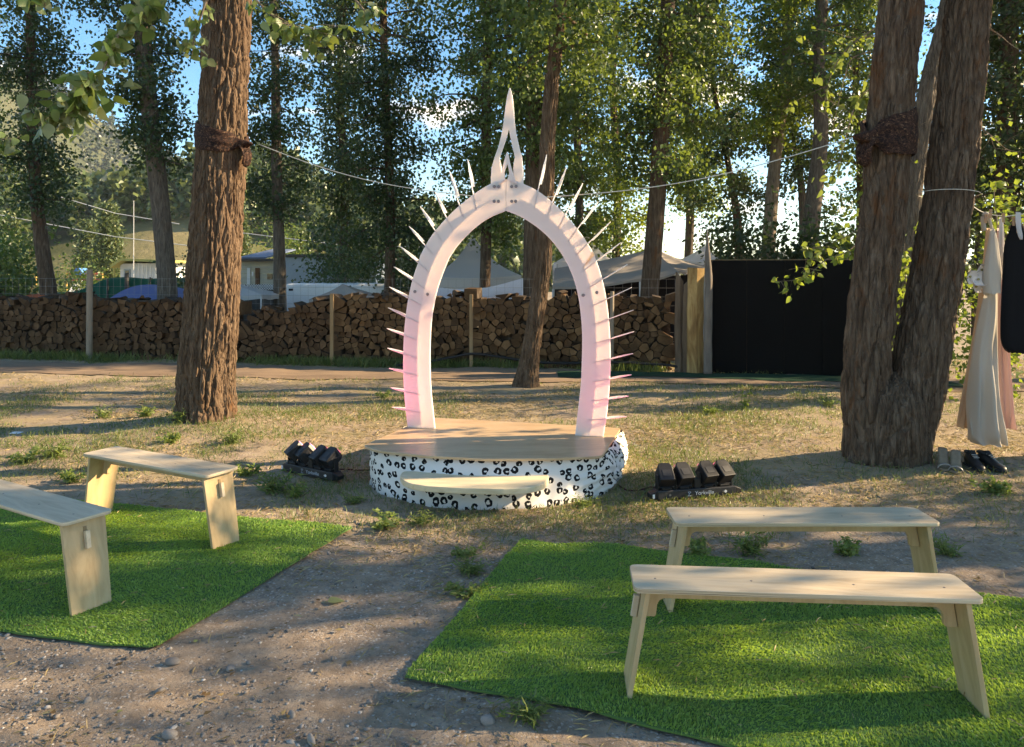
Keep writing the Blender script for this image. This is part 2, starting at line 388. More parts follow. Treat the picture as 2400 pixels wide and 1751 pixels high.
def mat_ground():
    m, nt, b = new_mat('dirt_ground')
    v = coord_node(nt, 'World')
    n1 = noise_node(nt, v, 0.9, 6, 0.6, 0.5); n2 = noise_node(nt, v, 9, 7, 0.7); n3 = noise_node(nt, v, 2.3, 6, 0.65, 0.3)
    r1 = ramp_node(nt, [(0.32, (0.22, 0.163, 0.118)), (0.52, (0.35, 0.265, 0.195)), (0.74, (0.49, 0.385, 0.29))])
    nt.links.new(n2.outputs['Fac'], r1.inputs['Fac'])
    r2 = ramp_node(nt, [(0.40, (0, 0, 0)), (0.60, (0.85, 0.85, 0.85))]); nt.links.new(n3.outputs['Fac'], r2.inputs['Fac'])
    # straw litter and thin grass farther from the path
    sep = nt.nodes.new('ShaderNodeSeparateXYZ'); nt.links.new(v.outputs['Vector'], sep.inputs['Vector'])
    mr = nt.nodes.new('ShaderNodeMapRange'); mr.inputs['From Min'].default_value = 4.3; mr.inputs['From Max'].default_value = 6.2
    nt.links.new(sep.outputs['Y'], mr.inputs['Value'])
    mul = nt.nodes.new('ShaderNodeMath'); mul.operation = 'MULTIPLY'
    nt.links.new(r2.outputs['Color'], mul.inputs[0]); nt.links.new(mr.outputs['Result'], mul.inputs[1])
    r4 = ramp_node(nt, [(0.3, (0.19, 0.17, 0.085)), (0.5, (0.33, 0.255, 0.15)), (0.7, (0.42, 0.325, 0.21))]); nt.links.new(n1.outputs['Fac'], r4.inputs['Fac'])
    mx = nt.nodes.new('ShaderNodeMix'); mx.data_type = 'RGBA'
    nt.links.new(mul.outputs['Value'], mx.inputs['Factor']); nt.links.new(r1.outputs['Color'], mx.inputs['A']); nt.links.new(r4.outputs['Color'], mx.inputs['B'])
    # grit: small stones of mixed greys, densest on the path
    vo = nt.nodes.new('ShaderNodeTexVoronoi'); vo.inputs['Scale'].default_value = 95; vo.inputs['Randomness'].default_value = 1.0; nt.links.new(v.outputs['Vector'], vo.inputs['Vector'])
    sc = nt.nodes.new('ShaderNodeSeparateColor'); nt.links.new(vo.outputs['Color'], sc.inputs['Color'])
    gr = ramp_node(nt, [(0.0, (0.19, 0.158, 0.135)), (0.5, (0.33, 0.275, 0.23)), (0.85, (0.43, 0.365, 0.31)), (1.0, (0.60, 0.55, 0.50))]); nt.links.new(sc.outputs['Green'], gr.inputs['Fac'])
    n6 = noise_node(nt, v, 1.6, 6, 0.65, 0.3); gm = ramp_node(nt, [(0.42, (0.12, 0.12, 0.12)), (0.62, (0.62, 0.62, 0.62))]); nt.links.new(n6.outputs['Fac'], gm.inputs['Fac'])
    gt = nt.nodes.new('ShaderNodeMath'); gt.operation = 'LESS_THAN'; nt.links.new(sc.outputs['Red'], gt.inputs[0]); nt.links.new(gm.outputs['Color'], gt.inputs[1])
    inv = nt.nodes.new('ShaderNodeMath'); inv.operation = 'SUBTRACT'; inv.inputs[0].default_value = 1.0; nt.links.new(mr.outputs['Result'], inv.inputs[1])
    g2 = nt.nodes.new('ShaderNodeMath'); g2.operation = 'MULTIPLY'; nt.links.new(gt.outputs['Value'], g2.inputs[0]); nt.links.new(inv.outputs['Value'], g2.inputs[1])
    g3 = nt.nodes.new('ShaderNodeMath'); g3.operation = 'MULTIPLY'; g3.inputs[1].default_value = 0.75; nt.links.new(g2.outputs['Value'], g3.inputs[0])
    mx2 = nt.nodes.new('ShaderNodeMix'); mx2.data_type = 'RGBA'
    nt.links.new(g3.outputs['Value'], mx2.inputs['Factor']); nt.links.new(mx.outputs['Result'], mx2.inputs['A']); nt.links.new(gr.outputs['Color'], mx2.inputs['B'])
    nt.links.new(mx2.outputs['Result'], b.inputs['Base Color'])
    b.inputs['Roughness'].default_value = 0.95; b.inputs['Specular IOR Level'].default_value = 0.12
    n5 = noise_node(nt, v, 55, 8, 0.75); bp = nt.nodes.new('ShaderNodeBump'); bp.inputs['Strength'].default_value = 0.8; bp.inputs['Distance'].default_value = 0.02
    nt.links.new(n5.outputs['Fac'], bp.inputs['Height'])
    dm = nt.nodes.new('ShaderNodeMath'); dm.operation = 'MULTIPLY_ADD'; dm.inputs[1].default_value = -1.0; dm.inputs[2].default_value = 1.0; nt.links.new(vo.outputs['Distance'], dm.inputs[0])
    dg = nt.nodes.new('ShaderNodeMath'); dg.operation = 'MULTIPLY'; nt.links.new(dm.outputs['Value'], dg.inputs[0]); nt.links.new(g2.outputs['Value'], dg.inputs[1])
    bp2 = nt.nodes.new('ShaderNodeBump'); bp2.inputs['Strength'].default_value = 0.7; bp2.inputs['Distance'].default_value = 0.008
    nt.links.new(dg.outputs['Value'], bp2.inputs['Height']); nt.links.new(bp.outputs['Normal'], bp2.inputs['Normal']); nt.links.new(bp2.outputs['Normal'], b.inputs['Normal'])
    return m
M['ground'] = mat_ground()
struct(add('ground', mesh_np('ground', V, Q, True), M['ground']), 'trampled dirt ground with thin dry grass')

# the track in front of the woodpile
def strip_mesh(name, A, B, na, nb, lift, edge_noise=0.0, seed=0):
    """A, B: lists of points along the two long sides"""
    A = resample(A, na); B = resample(B, na)
    t = np.linspace(0, 1, nb)[None, :, None]
    P = A[:, None, :] * (1 - t) + B[:, None, :] * t
    if edge_noise:
        e = edge_noise * vnoise(np.arange(na) * 0.35, 0.5, 0, seed); e2 = edge_noise * vnoise(np.arange(na) * 0.35, 9.5, 0, seed)
        P[:, :, 1] += e[:, None] * (1 - t[..., 0]) + e2[:, None] * t[..., 0]
    z = gh(P[..., 0], P[..., 1]) + lift
    V = np.stack([P[..., 0], P[..., 1], z], 2).reshape(-1, 3)
    ii = np.arange((na-1)*(nb-1)); r, c = ii // (nb-1), ii % (nb-1)
    Q = np.stack([r*nb+c, (r+1)*nb+c, (r+1)*nb+c+1, r*nb+c+1], 1)
    return mesh_np(name, V, Q, True)
M['road'] = mat_noise('dirt_track', [(0.3, (0.19, 0.132, 0.092)), (0.55, (0.27, 0.19, 0.132)), (0.75, (0.35, 0.25, 0.17))], 1.3, 8, 'World', (0.35, 1.6, 1), 0.95, 0.6, 30, 0.02, 0.1, 0.0, 0.7)
struct(add('dirt_road', strip_mesh('dirt_road', [(-26, 14.6), (-9, 12.5), (0, 11.6), (6.5, 10.5), (16, 8.6)], [(-26, 16.8), (-9, 14.0), (0, 13.0), (6.5, 11.9), (16, 10.6)], 260, 26, 0.012, 0.12, 3), M['road']), 'packed dirt track running past the woodpile')

# ------------------------------------------------------------------ trees
def worley(u, v, ncol, seed):
    """distances to the nearest and second nearest jittered cell point; u wraps after ncol cells"""
    iu, iv = np.floor(u), np.floor(v); d1 = np.full(u.shape, 9.0); d2 = d1.copy()
    for a in (-1, 0, 1):
        for b in (-1, 0, 1):
            cu, cv = iu+a, iv+b; m = np.mod(cu, ncol)
            px = cu + 0.5 + 0.42*hash3(m, cv, m*0, seed); py = cv + 0.5 + 0.45*hash3(m, cv, m*0+7, seed)
            d = np.hypot(u-px, v-py); lo = np.minimum(d, d1); d2 = np.minimum(d2, np.maximum(d, d1)); d1 = lo
    return d1, d2

def trunk_mesh(name, pts, na, nz, amp=0.02, freq=9.0, seed=0, flare=0.0, flare_h=0.5):
    """pts: (x, y, z, r) from base to top; furrowed bark as real relief"""
    C = catmull(pts, nz) if na < 100 else catmull_dense(pts, nz, 5.2)
    th = np.linspace(0, 2*np.pi, na, endpoint=False)
    T = np.gradient(C[:, :3], axis=0); T /= np.linalg.norm(T, axis=1)[:, None]
    A = np.cross(T, np.array([0.0, 1.0, 0.0])); A /= np.linalg.norm(A, axis=1)[:, None]
    B = np.cross(T, A)
    r = C[:, 3][:, None]
    ct, st = np.cos(th)[None, :], np.sin(th)[None, :]
    L = np.r_[0, np.cumsum(np.linalg.norm(np.diff(C[:, :3], axis=0), axis=1))][:, None]
    R0 = float(C[0, 3])
    if na < 100:
        u, w = ct * R0 * freq, st * R0 * freq; wz = L * freq * 0.17
        n1 = 1 - 2.2*np.abs(vnoise(u*1.35, w*1.35, wz, seed)); n3 = vnoise(u*0.4, w*0.4, wz*0.35, seed+2)
        disp = amp * (-0.85*np.clip(n1, -0.2, 1)**2 + 0.9*n3)
    else:
        k8 = 8.0
        wx = vnoise(ct*R0*k8, st*R0*k8, L*1.7, seed+4); wx2 = vnoise(ct*R0*22, st*R0*22, L*6, seed+5)
        ncol = max(8, int(round(2*np.pi*R0/0.075)))
        uu = np.broadcast_to(th[None, :]/(2*np.pi)*ncol, (nz, na)) + 0.7*wx + 0.4*wx2
        vv = L*2.1 + 0.9*vnoise(ct*R0*10, st*R0*10, L*1.2, seed+6) + 0.0*uu
        d1, d2 = worley(uu, vv, ncol, seed)
        plate = np.clip((d2-d1)*1.9, 0, 1)**0.55
        ncol2 = ncol*3
        uu2 = np.broadcast_to(th[None, :]/(2*np.pi)*ncol2, (nz, na)) + 1.2*wx + 0.6*wx2
        e1, e2 = worley(uu2, L*5.5 + 1.3*wx, ncol2, seed+9)
        fine = np.clip((e2-e1)*1.8, 0, 1)**0.7
        big = vnoise(ct*R0*3, st*R0*3, L*0.8, seed+2)
        disp = amp * (1.15*(plate-1) + 0.42*(fine-1)*(0.4+0.6*plate) + 0.5*big + 0.12*vnoise(ct*R0*70, st*R0*70, L*50, seed+3))
    rr = r + disp
    if flare > 0:
        fl = np.exp(-L / flare_h) * flare
        lob = 1 + 0.5*np.sin(th*3+seed)[None, :] + 0.3*np.sin(th*5+1.7*seed)[None, :]
        rr = rr + fl * lob * r
    P = C[:, None, :3] + A[:, None, :]*(rr*ct)[..., None] + B[:, None, :]*(rr*st)[..., None]
    V = P.reshape(-1, 3)
    i = np.arange((nz-1)*na); k, q = i // na, i % na; q2 = (q+1) % na
    Q = np.stack([k*na+q, k*na+q2, (k+1)*na+q2, (k+1)*na+q], 1)
    me = mesh_np(name, V, Q, True)
    return me, C

def leaf_arrays(C, size, rng, droop=0.7, wide=0.38, fold=0.12):
    n = len(C)
    d = rng.normal(size=(n, 3)); d /= np.linalg.norm(d, axis=1)[:, None]; d[:, 2] -= droop; d /= np.linalg.norm(d, axis=1)[:, None]
    a = rng.normal(size=(n, 3)); w = np.cross(d, a); w /= np.linalg.norm(w, axis=1)[:, None] + 1e-9
    nn = np.cross(d, w)
    s = (size * rng.uniform(0.65, 1.25, n))[:, None]
    v0 = C; v2 = C + d*s
    v1 = C + d*s*0.42 + w*s*wide + nn*s*fold; v3 = C + d*s*0.42 - w*s*wide + nn*s*fold
    V = np.stack([v0, v1, v2, v3], 1).reshape(-1, 3)
    b = np.arange(n)[:, None]*4
    Fc = np.concatenate([b + np.array([[0, 1, 2]]), b + np.array([[0, 2, 3]])], 1).reshape(-1, 3)
    return V, Fc

def crown(C, z0, z1, rmax, nbr, clumps, per, size, rng, elev=(0.0, 0.7), droop=0.35, spread=0.3, profile=None, thin=0.0, bias=None):
    """branches from the trunk line C and leaf clumps along them"""
    mb = MB(); pts = []
    zs = C[:, 2]
    for i in range(nbr):
        t = (i + rng.uniform(0, 1)) / nbr
        z = z0 + (z1 - z0) * t
        k = int(np.clip(np.searchsorted(zs, z), 1, len(C)-1))
        p = C[k, :3].copy()
        az = i * 2.39996 + rng.uniform(-0.5, 0.5)
        pr = (0.55 + 0.45*math.sin(math.pi*min(1, t*0.9+0.15))) if profile is None else profile(t)
        L = rmax * pr * rng.uniform(0.55, 1.1)
        el = rng.uniform(*elev)
        d = np.array([math.cos(az)*math.cos(el), math.sin(az)*math.cos(el), math.sin(el)])
        if bias is not None: d = d + np.array(bias); d /= np.linalg.norm(d)
        path = []
        for q in range(6):
            f = q/5
            path.append(p + d*L*f + np.array([0, 0, -droop*L*f*f]) + rng.normal(scale=0.04*L*f, size=3))
        r0 = max(0.012, min(0.35*C[k, 3], 0.022*L + 0.008))
        mb.tube(path, list(np.linspace(r0, 0.006, 6)), 5, cap=False)
        path = np.array(path)
        for c in range(clumps):
            f = rng.uniform(0.22, 1.05)
            idx = min(f, 0.999)*5; j = int(idx); u = idx - j
            cc = path[j]*(1-u) + path[min(j+1, 5)]*u
            off = rng.normal(scale=spread*0.8, size=3); off[2] *= 0.7
            cc = cc + off
            # a small twig carries the clump
            mb.tube([path[j], (path[j]+cc)/2 + np.array([0, 0, 0.05]), cc], [0.006, 0.005, 0.003], 3, cap=False)
            m = int(per * rng.uniform(0.5, 1.4))
            loc = rng.normal(scale=1.0, size=(m, 3)) * np.array([spread, spread, spread*0.75])
            loc[:, 2] -= 0.25*np.abs(loc[:, 0]) * 0.5
            pts.append(cc + loc)
    return mb, np.concatenate(pts)

def make_tree(name, label, pts, bark, leafm, crown_kw, size, seed, na=20, nz=70, amp=0.012, freq=9, flare=0.25, group=None, cat='tree'):
    rng = np.random.default_rng(seed)
    b = Vector(pts[0][:3])
    t = thing(name, label, cat, (b.x, b.y, b.z), group=group)
    loc = [(p[0]-b.x, p[1]-b.y, p[2]-b.z, p[3]) for p in pts]
    me, C = trunk_mesh('trunk', loc, na, nz, amp, freq, seed, flare)
    add('trunk', me, bark, t)
    if crown_kw:
        kw = dict(crown_kw)
        kws = kw.pop('z0') - b.z, kw.pop('z1') - b.z
        kw['nbr'] = int(kw['nbr']*0.85); kw['spread'] *= 0.64; kw['per'] = int(kw['per']*1.0); kw['rmax'] *= 0.70; size *= 0.95
        mb, P = crown(C, kws[0], kws[1], size=size, rng=rng, **kw)
        add('branches', mb.mesh('branches', smooth_shade=True), bark, t)
        V, Fc = leaf_arrays(P, size, rng)
        add('crown', mesh_np('crown', V, Fc), leafm, t)
    return t

def px_trunk(pxs, Y, base=None, top=None):
    """trunk centreline from photo pixels (x, y, width px) at distance Y (or per-point Y)"""
    out = []
    for p in pxs:
        yy = p[3] if len(p) > 3 else Y
        v = PX(p[0], p[1], yy); out.append((v.x, v.y, v.z, p[2]/2/F*yy))
    if base is not None:
        x, y = base; out.insert(0, (x, y, gz(x, y) - 0.05, out[0][3]*1.15))
    if top is not None:
        for (x, y, z, r) in top: out.append((x, y, z, r))
    return out

# --- the great cottonwood on the left
Y0 = LT.y
lt_pts = [(LT.x, Y0, gz(LT.x, Y0)-0.12, 0.30)]
for (x, y, w) in ((482, 900, 134), (494, 760, 128), (503, 600, 124), (512, 450, 121), (520, 330, 116), (524, 200, 114), (530, 60, 112), (536, -120, 106), (545, -420, 96), (556, -800, 84), (570, -1300, 62), (575, -1900, 30)):
    v = PX(x, y, Y0); lt_pts.append((v.x, v.y, v.z, w/2/F*Y0))
rng = np.random.default_rng(11)
t = thing('cottonwood_tree', 'thick cottonwood trunk wrapped with a brown cloth band, behind the left bench', 'tree', (LT.x, LT.y, gz(LT.x, LT.y)-0.12))
loc = [(p[0]-LT.x, p[1]-LT.y, p[2]-lt_pts[0][2], p[3]) for p in lt_pts]
me, C_LT = trunk_mesh('trunk', loc, 230, 480, 0.042, 15.0, 21, 0.24, 0.22)
add('trunk', me, M['bark'], t)
mb, P = crown(C_LT, 6.2, 12.5, 3.0, 34, 7, 40, 0.085, rng, elev=(0.2, 0.9), spread=0.33)
add('branches', mb.mesh('branches', smooth_shade=True), M['bark'], t)
add('crown', mesh_np('crown', *leaf_arrays(P, 0.085, rng)), M['leaf'], t)
LEFT_TREE = t

# --- the twin cottonwood on the right: two stems from one foot
zb = gz(RT.x, RT.y) - 0.12
t = thing('twin_cottonwood_tree', 'dark twin-stemmed cottonwood forking near its foot, beside the hanging clothes', 'tree', (RT.x, RT.y, zb))
def rt_path(L, Yc):
    out = []
    for (x, y, w) in L:
        v = PX(x, y, Yc); out.append((v.x-RT.x, v.y-RT.y, v.z-zb, w/2/F*Yc))
    return out
stemA = rt_path([(2042, 1105, 103), (2040, 1000, 120), (2030, 900, 111), (2036, 780, 109), (2052, 640, 105), (2072, 480, 102), (2082, 320, 100), (2095, 180, 100), (2110, 40, 98), (2130, -180, 92), (2155, -500, 81), (2180, -900, 62), (2200, -1500, 32)], RT.y)
stemB = rt_path([(2106, 1105, 110), (2126, 1000, 125), (2148, 900, 127), (2170, 780, 120), (2196, 640, 116), (2218, 480, 112), (2238, 320, 109), (2254, 180, 105), (2266, 40, 103), (2285, -180, 96), (2310, -500, 83), (2345, -900, 64), (2370, -1500, 33)], RT.y)
meA, C_A = trunk_mesh('stem', stemA, 170, 400, 0.030, 15.0, 41, 0.08, 0.4)
meB, C_B = trunk_mesh('stem', stemB, 176, 400, 0.031, 15.0, 57, 0.08, 0.4)
add('stem', meA, M['bark_dark'], t); add('stem', meB, M['bark_dark'], t)
# the shared foot below the fork
foot = rt_path([(2072, 1112, 180), (2078, 1040, 190), (2084, 960, 180), (2088, 905, 140), (2090, 868, 60)], RT.y + 0.02)
meF, _ = trunk_mesh('foot', foot, 180, 110, 0.036, 13.0, 63, 0.06, 0.25)
add('foot', meF, M['bark_dark'], t)
rng = np.random.default_rng(12)
for Cc in (C_A, C_B):
    mb, P = crown(Cc, 6.6, 12.0, 2.4, 24, 7, 40, 0.085, rng, elev=(0.3, 1.0), spread=0.33)
    add('branches', mb.mesh('branches', smooth_shade=True), M['bark_dark'], t)
    add('crown', mesh_np('crown', *leaf_arrays(P, 0.085, rng)), M['leaf'], t)
RIGHT_TREE = t

# --- leaning trunk at the right edge
p0 = Vector((4.50, 6.15, 0)); zb = gz(p0.x, p0.y) - 0.1
make_tree('leaning_tree', 'dark leaning trunk cut off by the right edge beside the black shoes', [(4.42, 6.15, zb, 0.20), (4.50, 6.16, 0.28, 0.17), (4.66, 6.18, 0.8, 0.155), (4.92, 6.2, 1.7, 0.15), (5.2, 6.25, 3.0, 0.14), (5.6, 6.3, 5.0, 0.12), (6.0, 6.4, 7.5, 0.08), (6.2, 6.5, 9.5, 0.03)],
          M['bark_dark'], M['leaf'], dict(z0=4.6, z1=9.4, rmax=2.0, nbr=22, clumps=6, per=40, spread=0.34), 0.11, 77, 120, 260, 0.024, 13, 0.25)

# --- trees of the grove behind (pixel course of each trunk, distance)
def grove(name, label, pxs, Y, bark, leafm, z0, z1, rmax, nbr, clumps, per, size, seed, **kw):
    pts = px_trunk(pxs, Y)
    x0, y0 = pts[0][0], pts[0][1]
    zb = gz(x0, y0) - 0.08
    if pts[0][2] > zb + 0.1: pts.insert(0, (x0 + kw.pop('lean', 0.0), y0, zb, pts[0][3]*1.12))
    lx, ly, lz, lr = pts[-1]; px_, py_, pz_, pr_ = pts[-2]
    if lz < z1 + 0.8:                                            # carry the trunk on above the picture
        dx = (lx - px_) / max(0.2, lz - pz_)
        n = 3
        for i in range(1, n+1):
            zz = lz + (z1 + 0.8 - lz) * i / n
            pts.append((lx + dx*0.5*(zz-lz), ly, zz, lr*(1 - 0.85*i/n)))
    prof = kw.pop('profile', None)
    return make_tree(name, label, pts, bark, leafm, dict(z0=z0, z1=z1, rmax=rmax, nbr=nbr, clumps=clumps, per=per, spread=kw.pop('spread', 0.34), profile=prof, elev=kw.pop('elev', (-0.15, 0.6)), droop=kw.pop('droop', 0.35)), size, seed, group='trees of the grove behind the woodpile', **kw)

G = 'cottonwood_tree'
B1, B2, BP = M['bark_grey'], M['bark_dark'], M['bark_pale']
LF, LD, LS = M['leaf'], M['leaf_dark'], M['leaf_sunny']
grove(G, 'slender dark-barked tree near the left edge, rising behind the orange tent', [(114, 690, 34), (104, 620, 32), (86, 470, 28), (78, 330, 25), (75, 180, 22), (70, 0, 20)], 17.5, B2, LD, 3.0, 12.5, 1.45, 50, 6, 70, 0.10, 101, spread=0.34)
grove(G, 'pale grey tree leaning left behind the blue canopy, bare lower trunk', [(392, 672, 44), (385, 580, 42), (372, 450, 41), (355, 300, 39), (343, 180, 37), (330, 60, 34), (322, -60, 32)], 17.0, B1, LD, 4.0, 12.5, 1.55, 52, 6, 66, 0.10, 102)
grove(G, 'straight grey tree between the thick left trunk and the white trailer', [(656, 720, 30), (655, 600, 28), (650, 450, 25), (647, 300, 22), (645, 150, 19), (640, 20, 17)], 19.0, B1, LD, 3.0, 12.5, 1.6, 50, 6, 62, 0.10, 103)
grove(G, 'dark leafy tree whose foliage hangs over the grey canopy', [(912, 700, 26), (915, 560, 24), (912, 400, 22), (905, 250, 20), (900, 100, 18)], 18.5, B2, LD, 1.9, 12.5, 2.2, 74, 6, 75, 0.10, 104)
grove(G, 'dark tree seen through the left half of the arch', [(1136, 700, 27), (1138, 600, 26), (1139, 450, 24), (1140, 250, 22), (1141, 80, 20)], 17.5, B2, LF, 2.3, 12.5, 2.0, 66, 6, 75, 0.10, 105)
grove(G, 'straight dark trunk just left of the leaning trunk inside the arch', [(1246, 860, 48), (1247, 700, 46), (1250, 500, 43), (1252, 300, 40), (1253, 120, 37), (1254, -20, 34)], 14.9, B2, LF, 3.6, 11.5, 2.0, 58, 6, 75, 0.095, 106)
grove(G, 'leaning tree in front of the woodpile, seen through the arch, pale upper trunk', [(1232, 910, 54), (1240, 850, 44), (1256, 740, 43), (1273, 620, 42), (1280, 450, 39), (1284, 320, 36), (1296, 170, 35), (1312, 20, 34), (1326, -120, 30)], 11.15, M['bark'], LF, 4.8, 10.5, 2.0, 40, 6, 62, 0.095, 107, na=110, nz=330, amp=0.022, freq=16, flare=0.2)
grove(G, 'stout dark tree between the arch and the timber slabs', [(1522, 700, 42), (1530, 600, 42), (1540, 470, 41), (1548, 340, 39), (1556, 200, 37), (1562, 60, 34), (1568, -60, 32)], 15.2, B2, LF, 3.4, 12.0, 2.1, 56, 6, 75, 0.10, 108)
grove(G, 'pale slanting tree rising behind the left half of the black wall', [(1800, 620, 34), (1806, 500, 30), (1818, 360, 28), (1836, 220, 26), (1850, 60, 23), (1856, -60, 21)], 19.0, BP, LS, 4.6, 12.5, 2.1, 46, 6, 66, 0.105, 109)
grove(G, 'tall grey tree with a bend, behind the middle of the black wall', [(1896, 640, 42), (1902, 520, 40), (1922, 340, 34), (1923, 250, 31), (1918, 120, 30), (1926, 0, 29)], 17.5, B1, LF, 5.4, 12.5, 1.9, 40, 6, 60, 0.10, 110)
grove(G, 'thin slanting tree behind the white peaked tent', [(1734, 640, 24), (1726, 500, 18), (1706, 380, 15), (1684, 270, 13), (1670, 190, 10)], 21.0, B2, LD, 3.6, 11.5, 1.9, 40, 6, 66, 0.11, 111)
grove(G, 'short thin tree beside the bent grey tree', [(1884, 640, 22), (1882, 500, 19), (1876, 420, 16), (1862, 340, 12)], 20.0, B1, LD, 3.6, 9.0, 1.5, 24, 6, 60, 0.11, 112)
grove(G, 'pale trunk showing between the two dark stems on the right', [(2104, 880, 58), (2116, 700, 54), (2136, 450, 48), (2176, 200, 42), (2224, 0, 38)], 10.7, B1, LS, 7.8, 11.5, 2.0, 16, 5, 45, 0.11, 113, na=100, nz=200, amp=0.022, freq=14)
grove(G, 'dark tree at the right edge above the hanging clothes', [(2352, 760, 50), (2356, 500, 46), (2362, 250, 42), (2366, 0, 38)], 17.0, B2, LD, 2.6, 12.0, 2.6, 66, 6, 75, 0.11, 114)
# the second rank, farther back
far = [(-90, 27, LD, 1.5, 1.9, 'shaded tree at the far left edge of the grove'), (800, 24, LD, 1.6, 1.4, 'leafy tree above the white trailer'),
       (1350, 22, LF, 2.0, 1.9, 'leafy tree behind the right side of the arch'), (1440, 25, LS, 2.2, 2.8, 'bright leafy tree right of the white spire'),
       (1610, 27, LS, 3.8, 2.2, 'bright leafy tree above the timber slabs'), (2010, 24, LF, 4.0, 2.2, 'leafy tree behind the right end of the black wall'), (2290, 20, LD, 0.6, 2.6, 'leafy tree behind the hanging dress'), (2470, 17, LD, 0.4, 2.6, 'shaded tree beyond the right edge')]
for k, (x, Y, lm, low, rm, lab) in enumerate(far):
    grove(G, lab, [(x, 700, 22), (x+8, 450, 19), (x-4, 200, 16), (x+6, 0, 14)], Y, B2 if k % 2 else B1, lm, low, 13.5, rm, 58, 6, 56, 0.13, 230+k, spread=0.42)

# trees outside the picture, towards the sun: they throw the dappled shade
for k, (x, y, z0, h, r, n) in enumerate([(9.6, 5.3, 2.0, 9.5, 1.9, 30), (14.0, 5.7, 2.4, 10.5, 2.1, 28), (14.5, 12.3, 3.5, 12, 2.4, 34), (12.5, 3.7, 2.2, 10, 1.9, 28), (20, 22.0, 2.5, 12, 2.4, 34)]):
    labs = ['leafy tree right of the picture nearest the benches', 'leafy tree right of the picture in line with the stage', 'leafy tree right of the picture by the track', 'leafy tree right of the picture behind the camera line', 'leafy tree right of the picture beyond the track']
    zb = gz(x, y)
    make_tree(G, labs[k], [(x, y, zb-0.1, 0.24), (x+0.1, y, zb+2, 0.21), (x-0.05, y+0.1, zb+5, 0.17), (x, y, zb+h, 0.04)], B2, LF,
              dict(z0=zb+z0, z1=zb+h-0.3, rmax=r, nbr=n, clumps=6, per=24, spread=0.40), 0.14, 160+k, 24, 60, group='trees towards the sun')

# ------------------------------------------------------------------ woodpiles
M['end_grain'] = mat_noise('split_wood', [(0.25, (0.045, 0.024, 0.013)), (0.5, (0.092, 0.050, 0.026)), (0.75, (0.14, 0.082, 0.044))], 6, 6, 'World', (1, 1, 1), 0.85, 0.4, 45, 0.01, 0.15, 0.38)
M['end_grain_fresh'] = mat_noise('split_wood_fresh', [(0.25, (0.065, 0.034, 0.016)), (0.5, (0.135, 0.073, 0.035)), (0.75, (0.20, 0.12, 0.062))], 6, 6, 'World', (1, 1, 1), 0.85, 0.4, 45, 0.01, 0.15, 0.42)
M['log_bark'] = mat_noise('log_bark', [(0.3, (0.04, 0.028, 0.02)), (0.55, (0.09, 0.065, 0.048)), (0.8, (0.24, 0.20, 0.16))], 7, 6, 'World', (1, 1, 1), 0.9, 0.5, 30, 0.02, 0.1, 0.3)

def clip_poly(poly, px, py, nx_, ny_):
    """keep the side where (p - (px,py)).n <= 0"""
    out = []; n = len(poly)
    for i in range(n):
        a, b = poly[i], poly[(i+1) % n]
        da = (a[0]-px)*nx_ + (a[1]-py)*ny_; db = (b[0]-px)*nx_ + (b[1]-py)*ny_
        if da <= 0: out.append(a)
        if (da < 0 < db) or (db < 0 < da):
            t = da/(da-db); out.append((a[0]+(b[0]-a[0])*t, a[1]+(b[1]-a[1])*t))
    return out

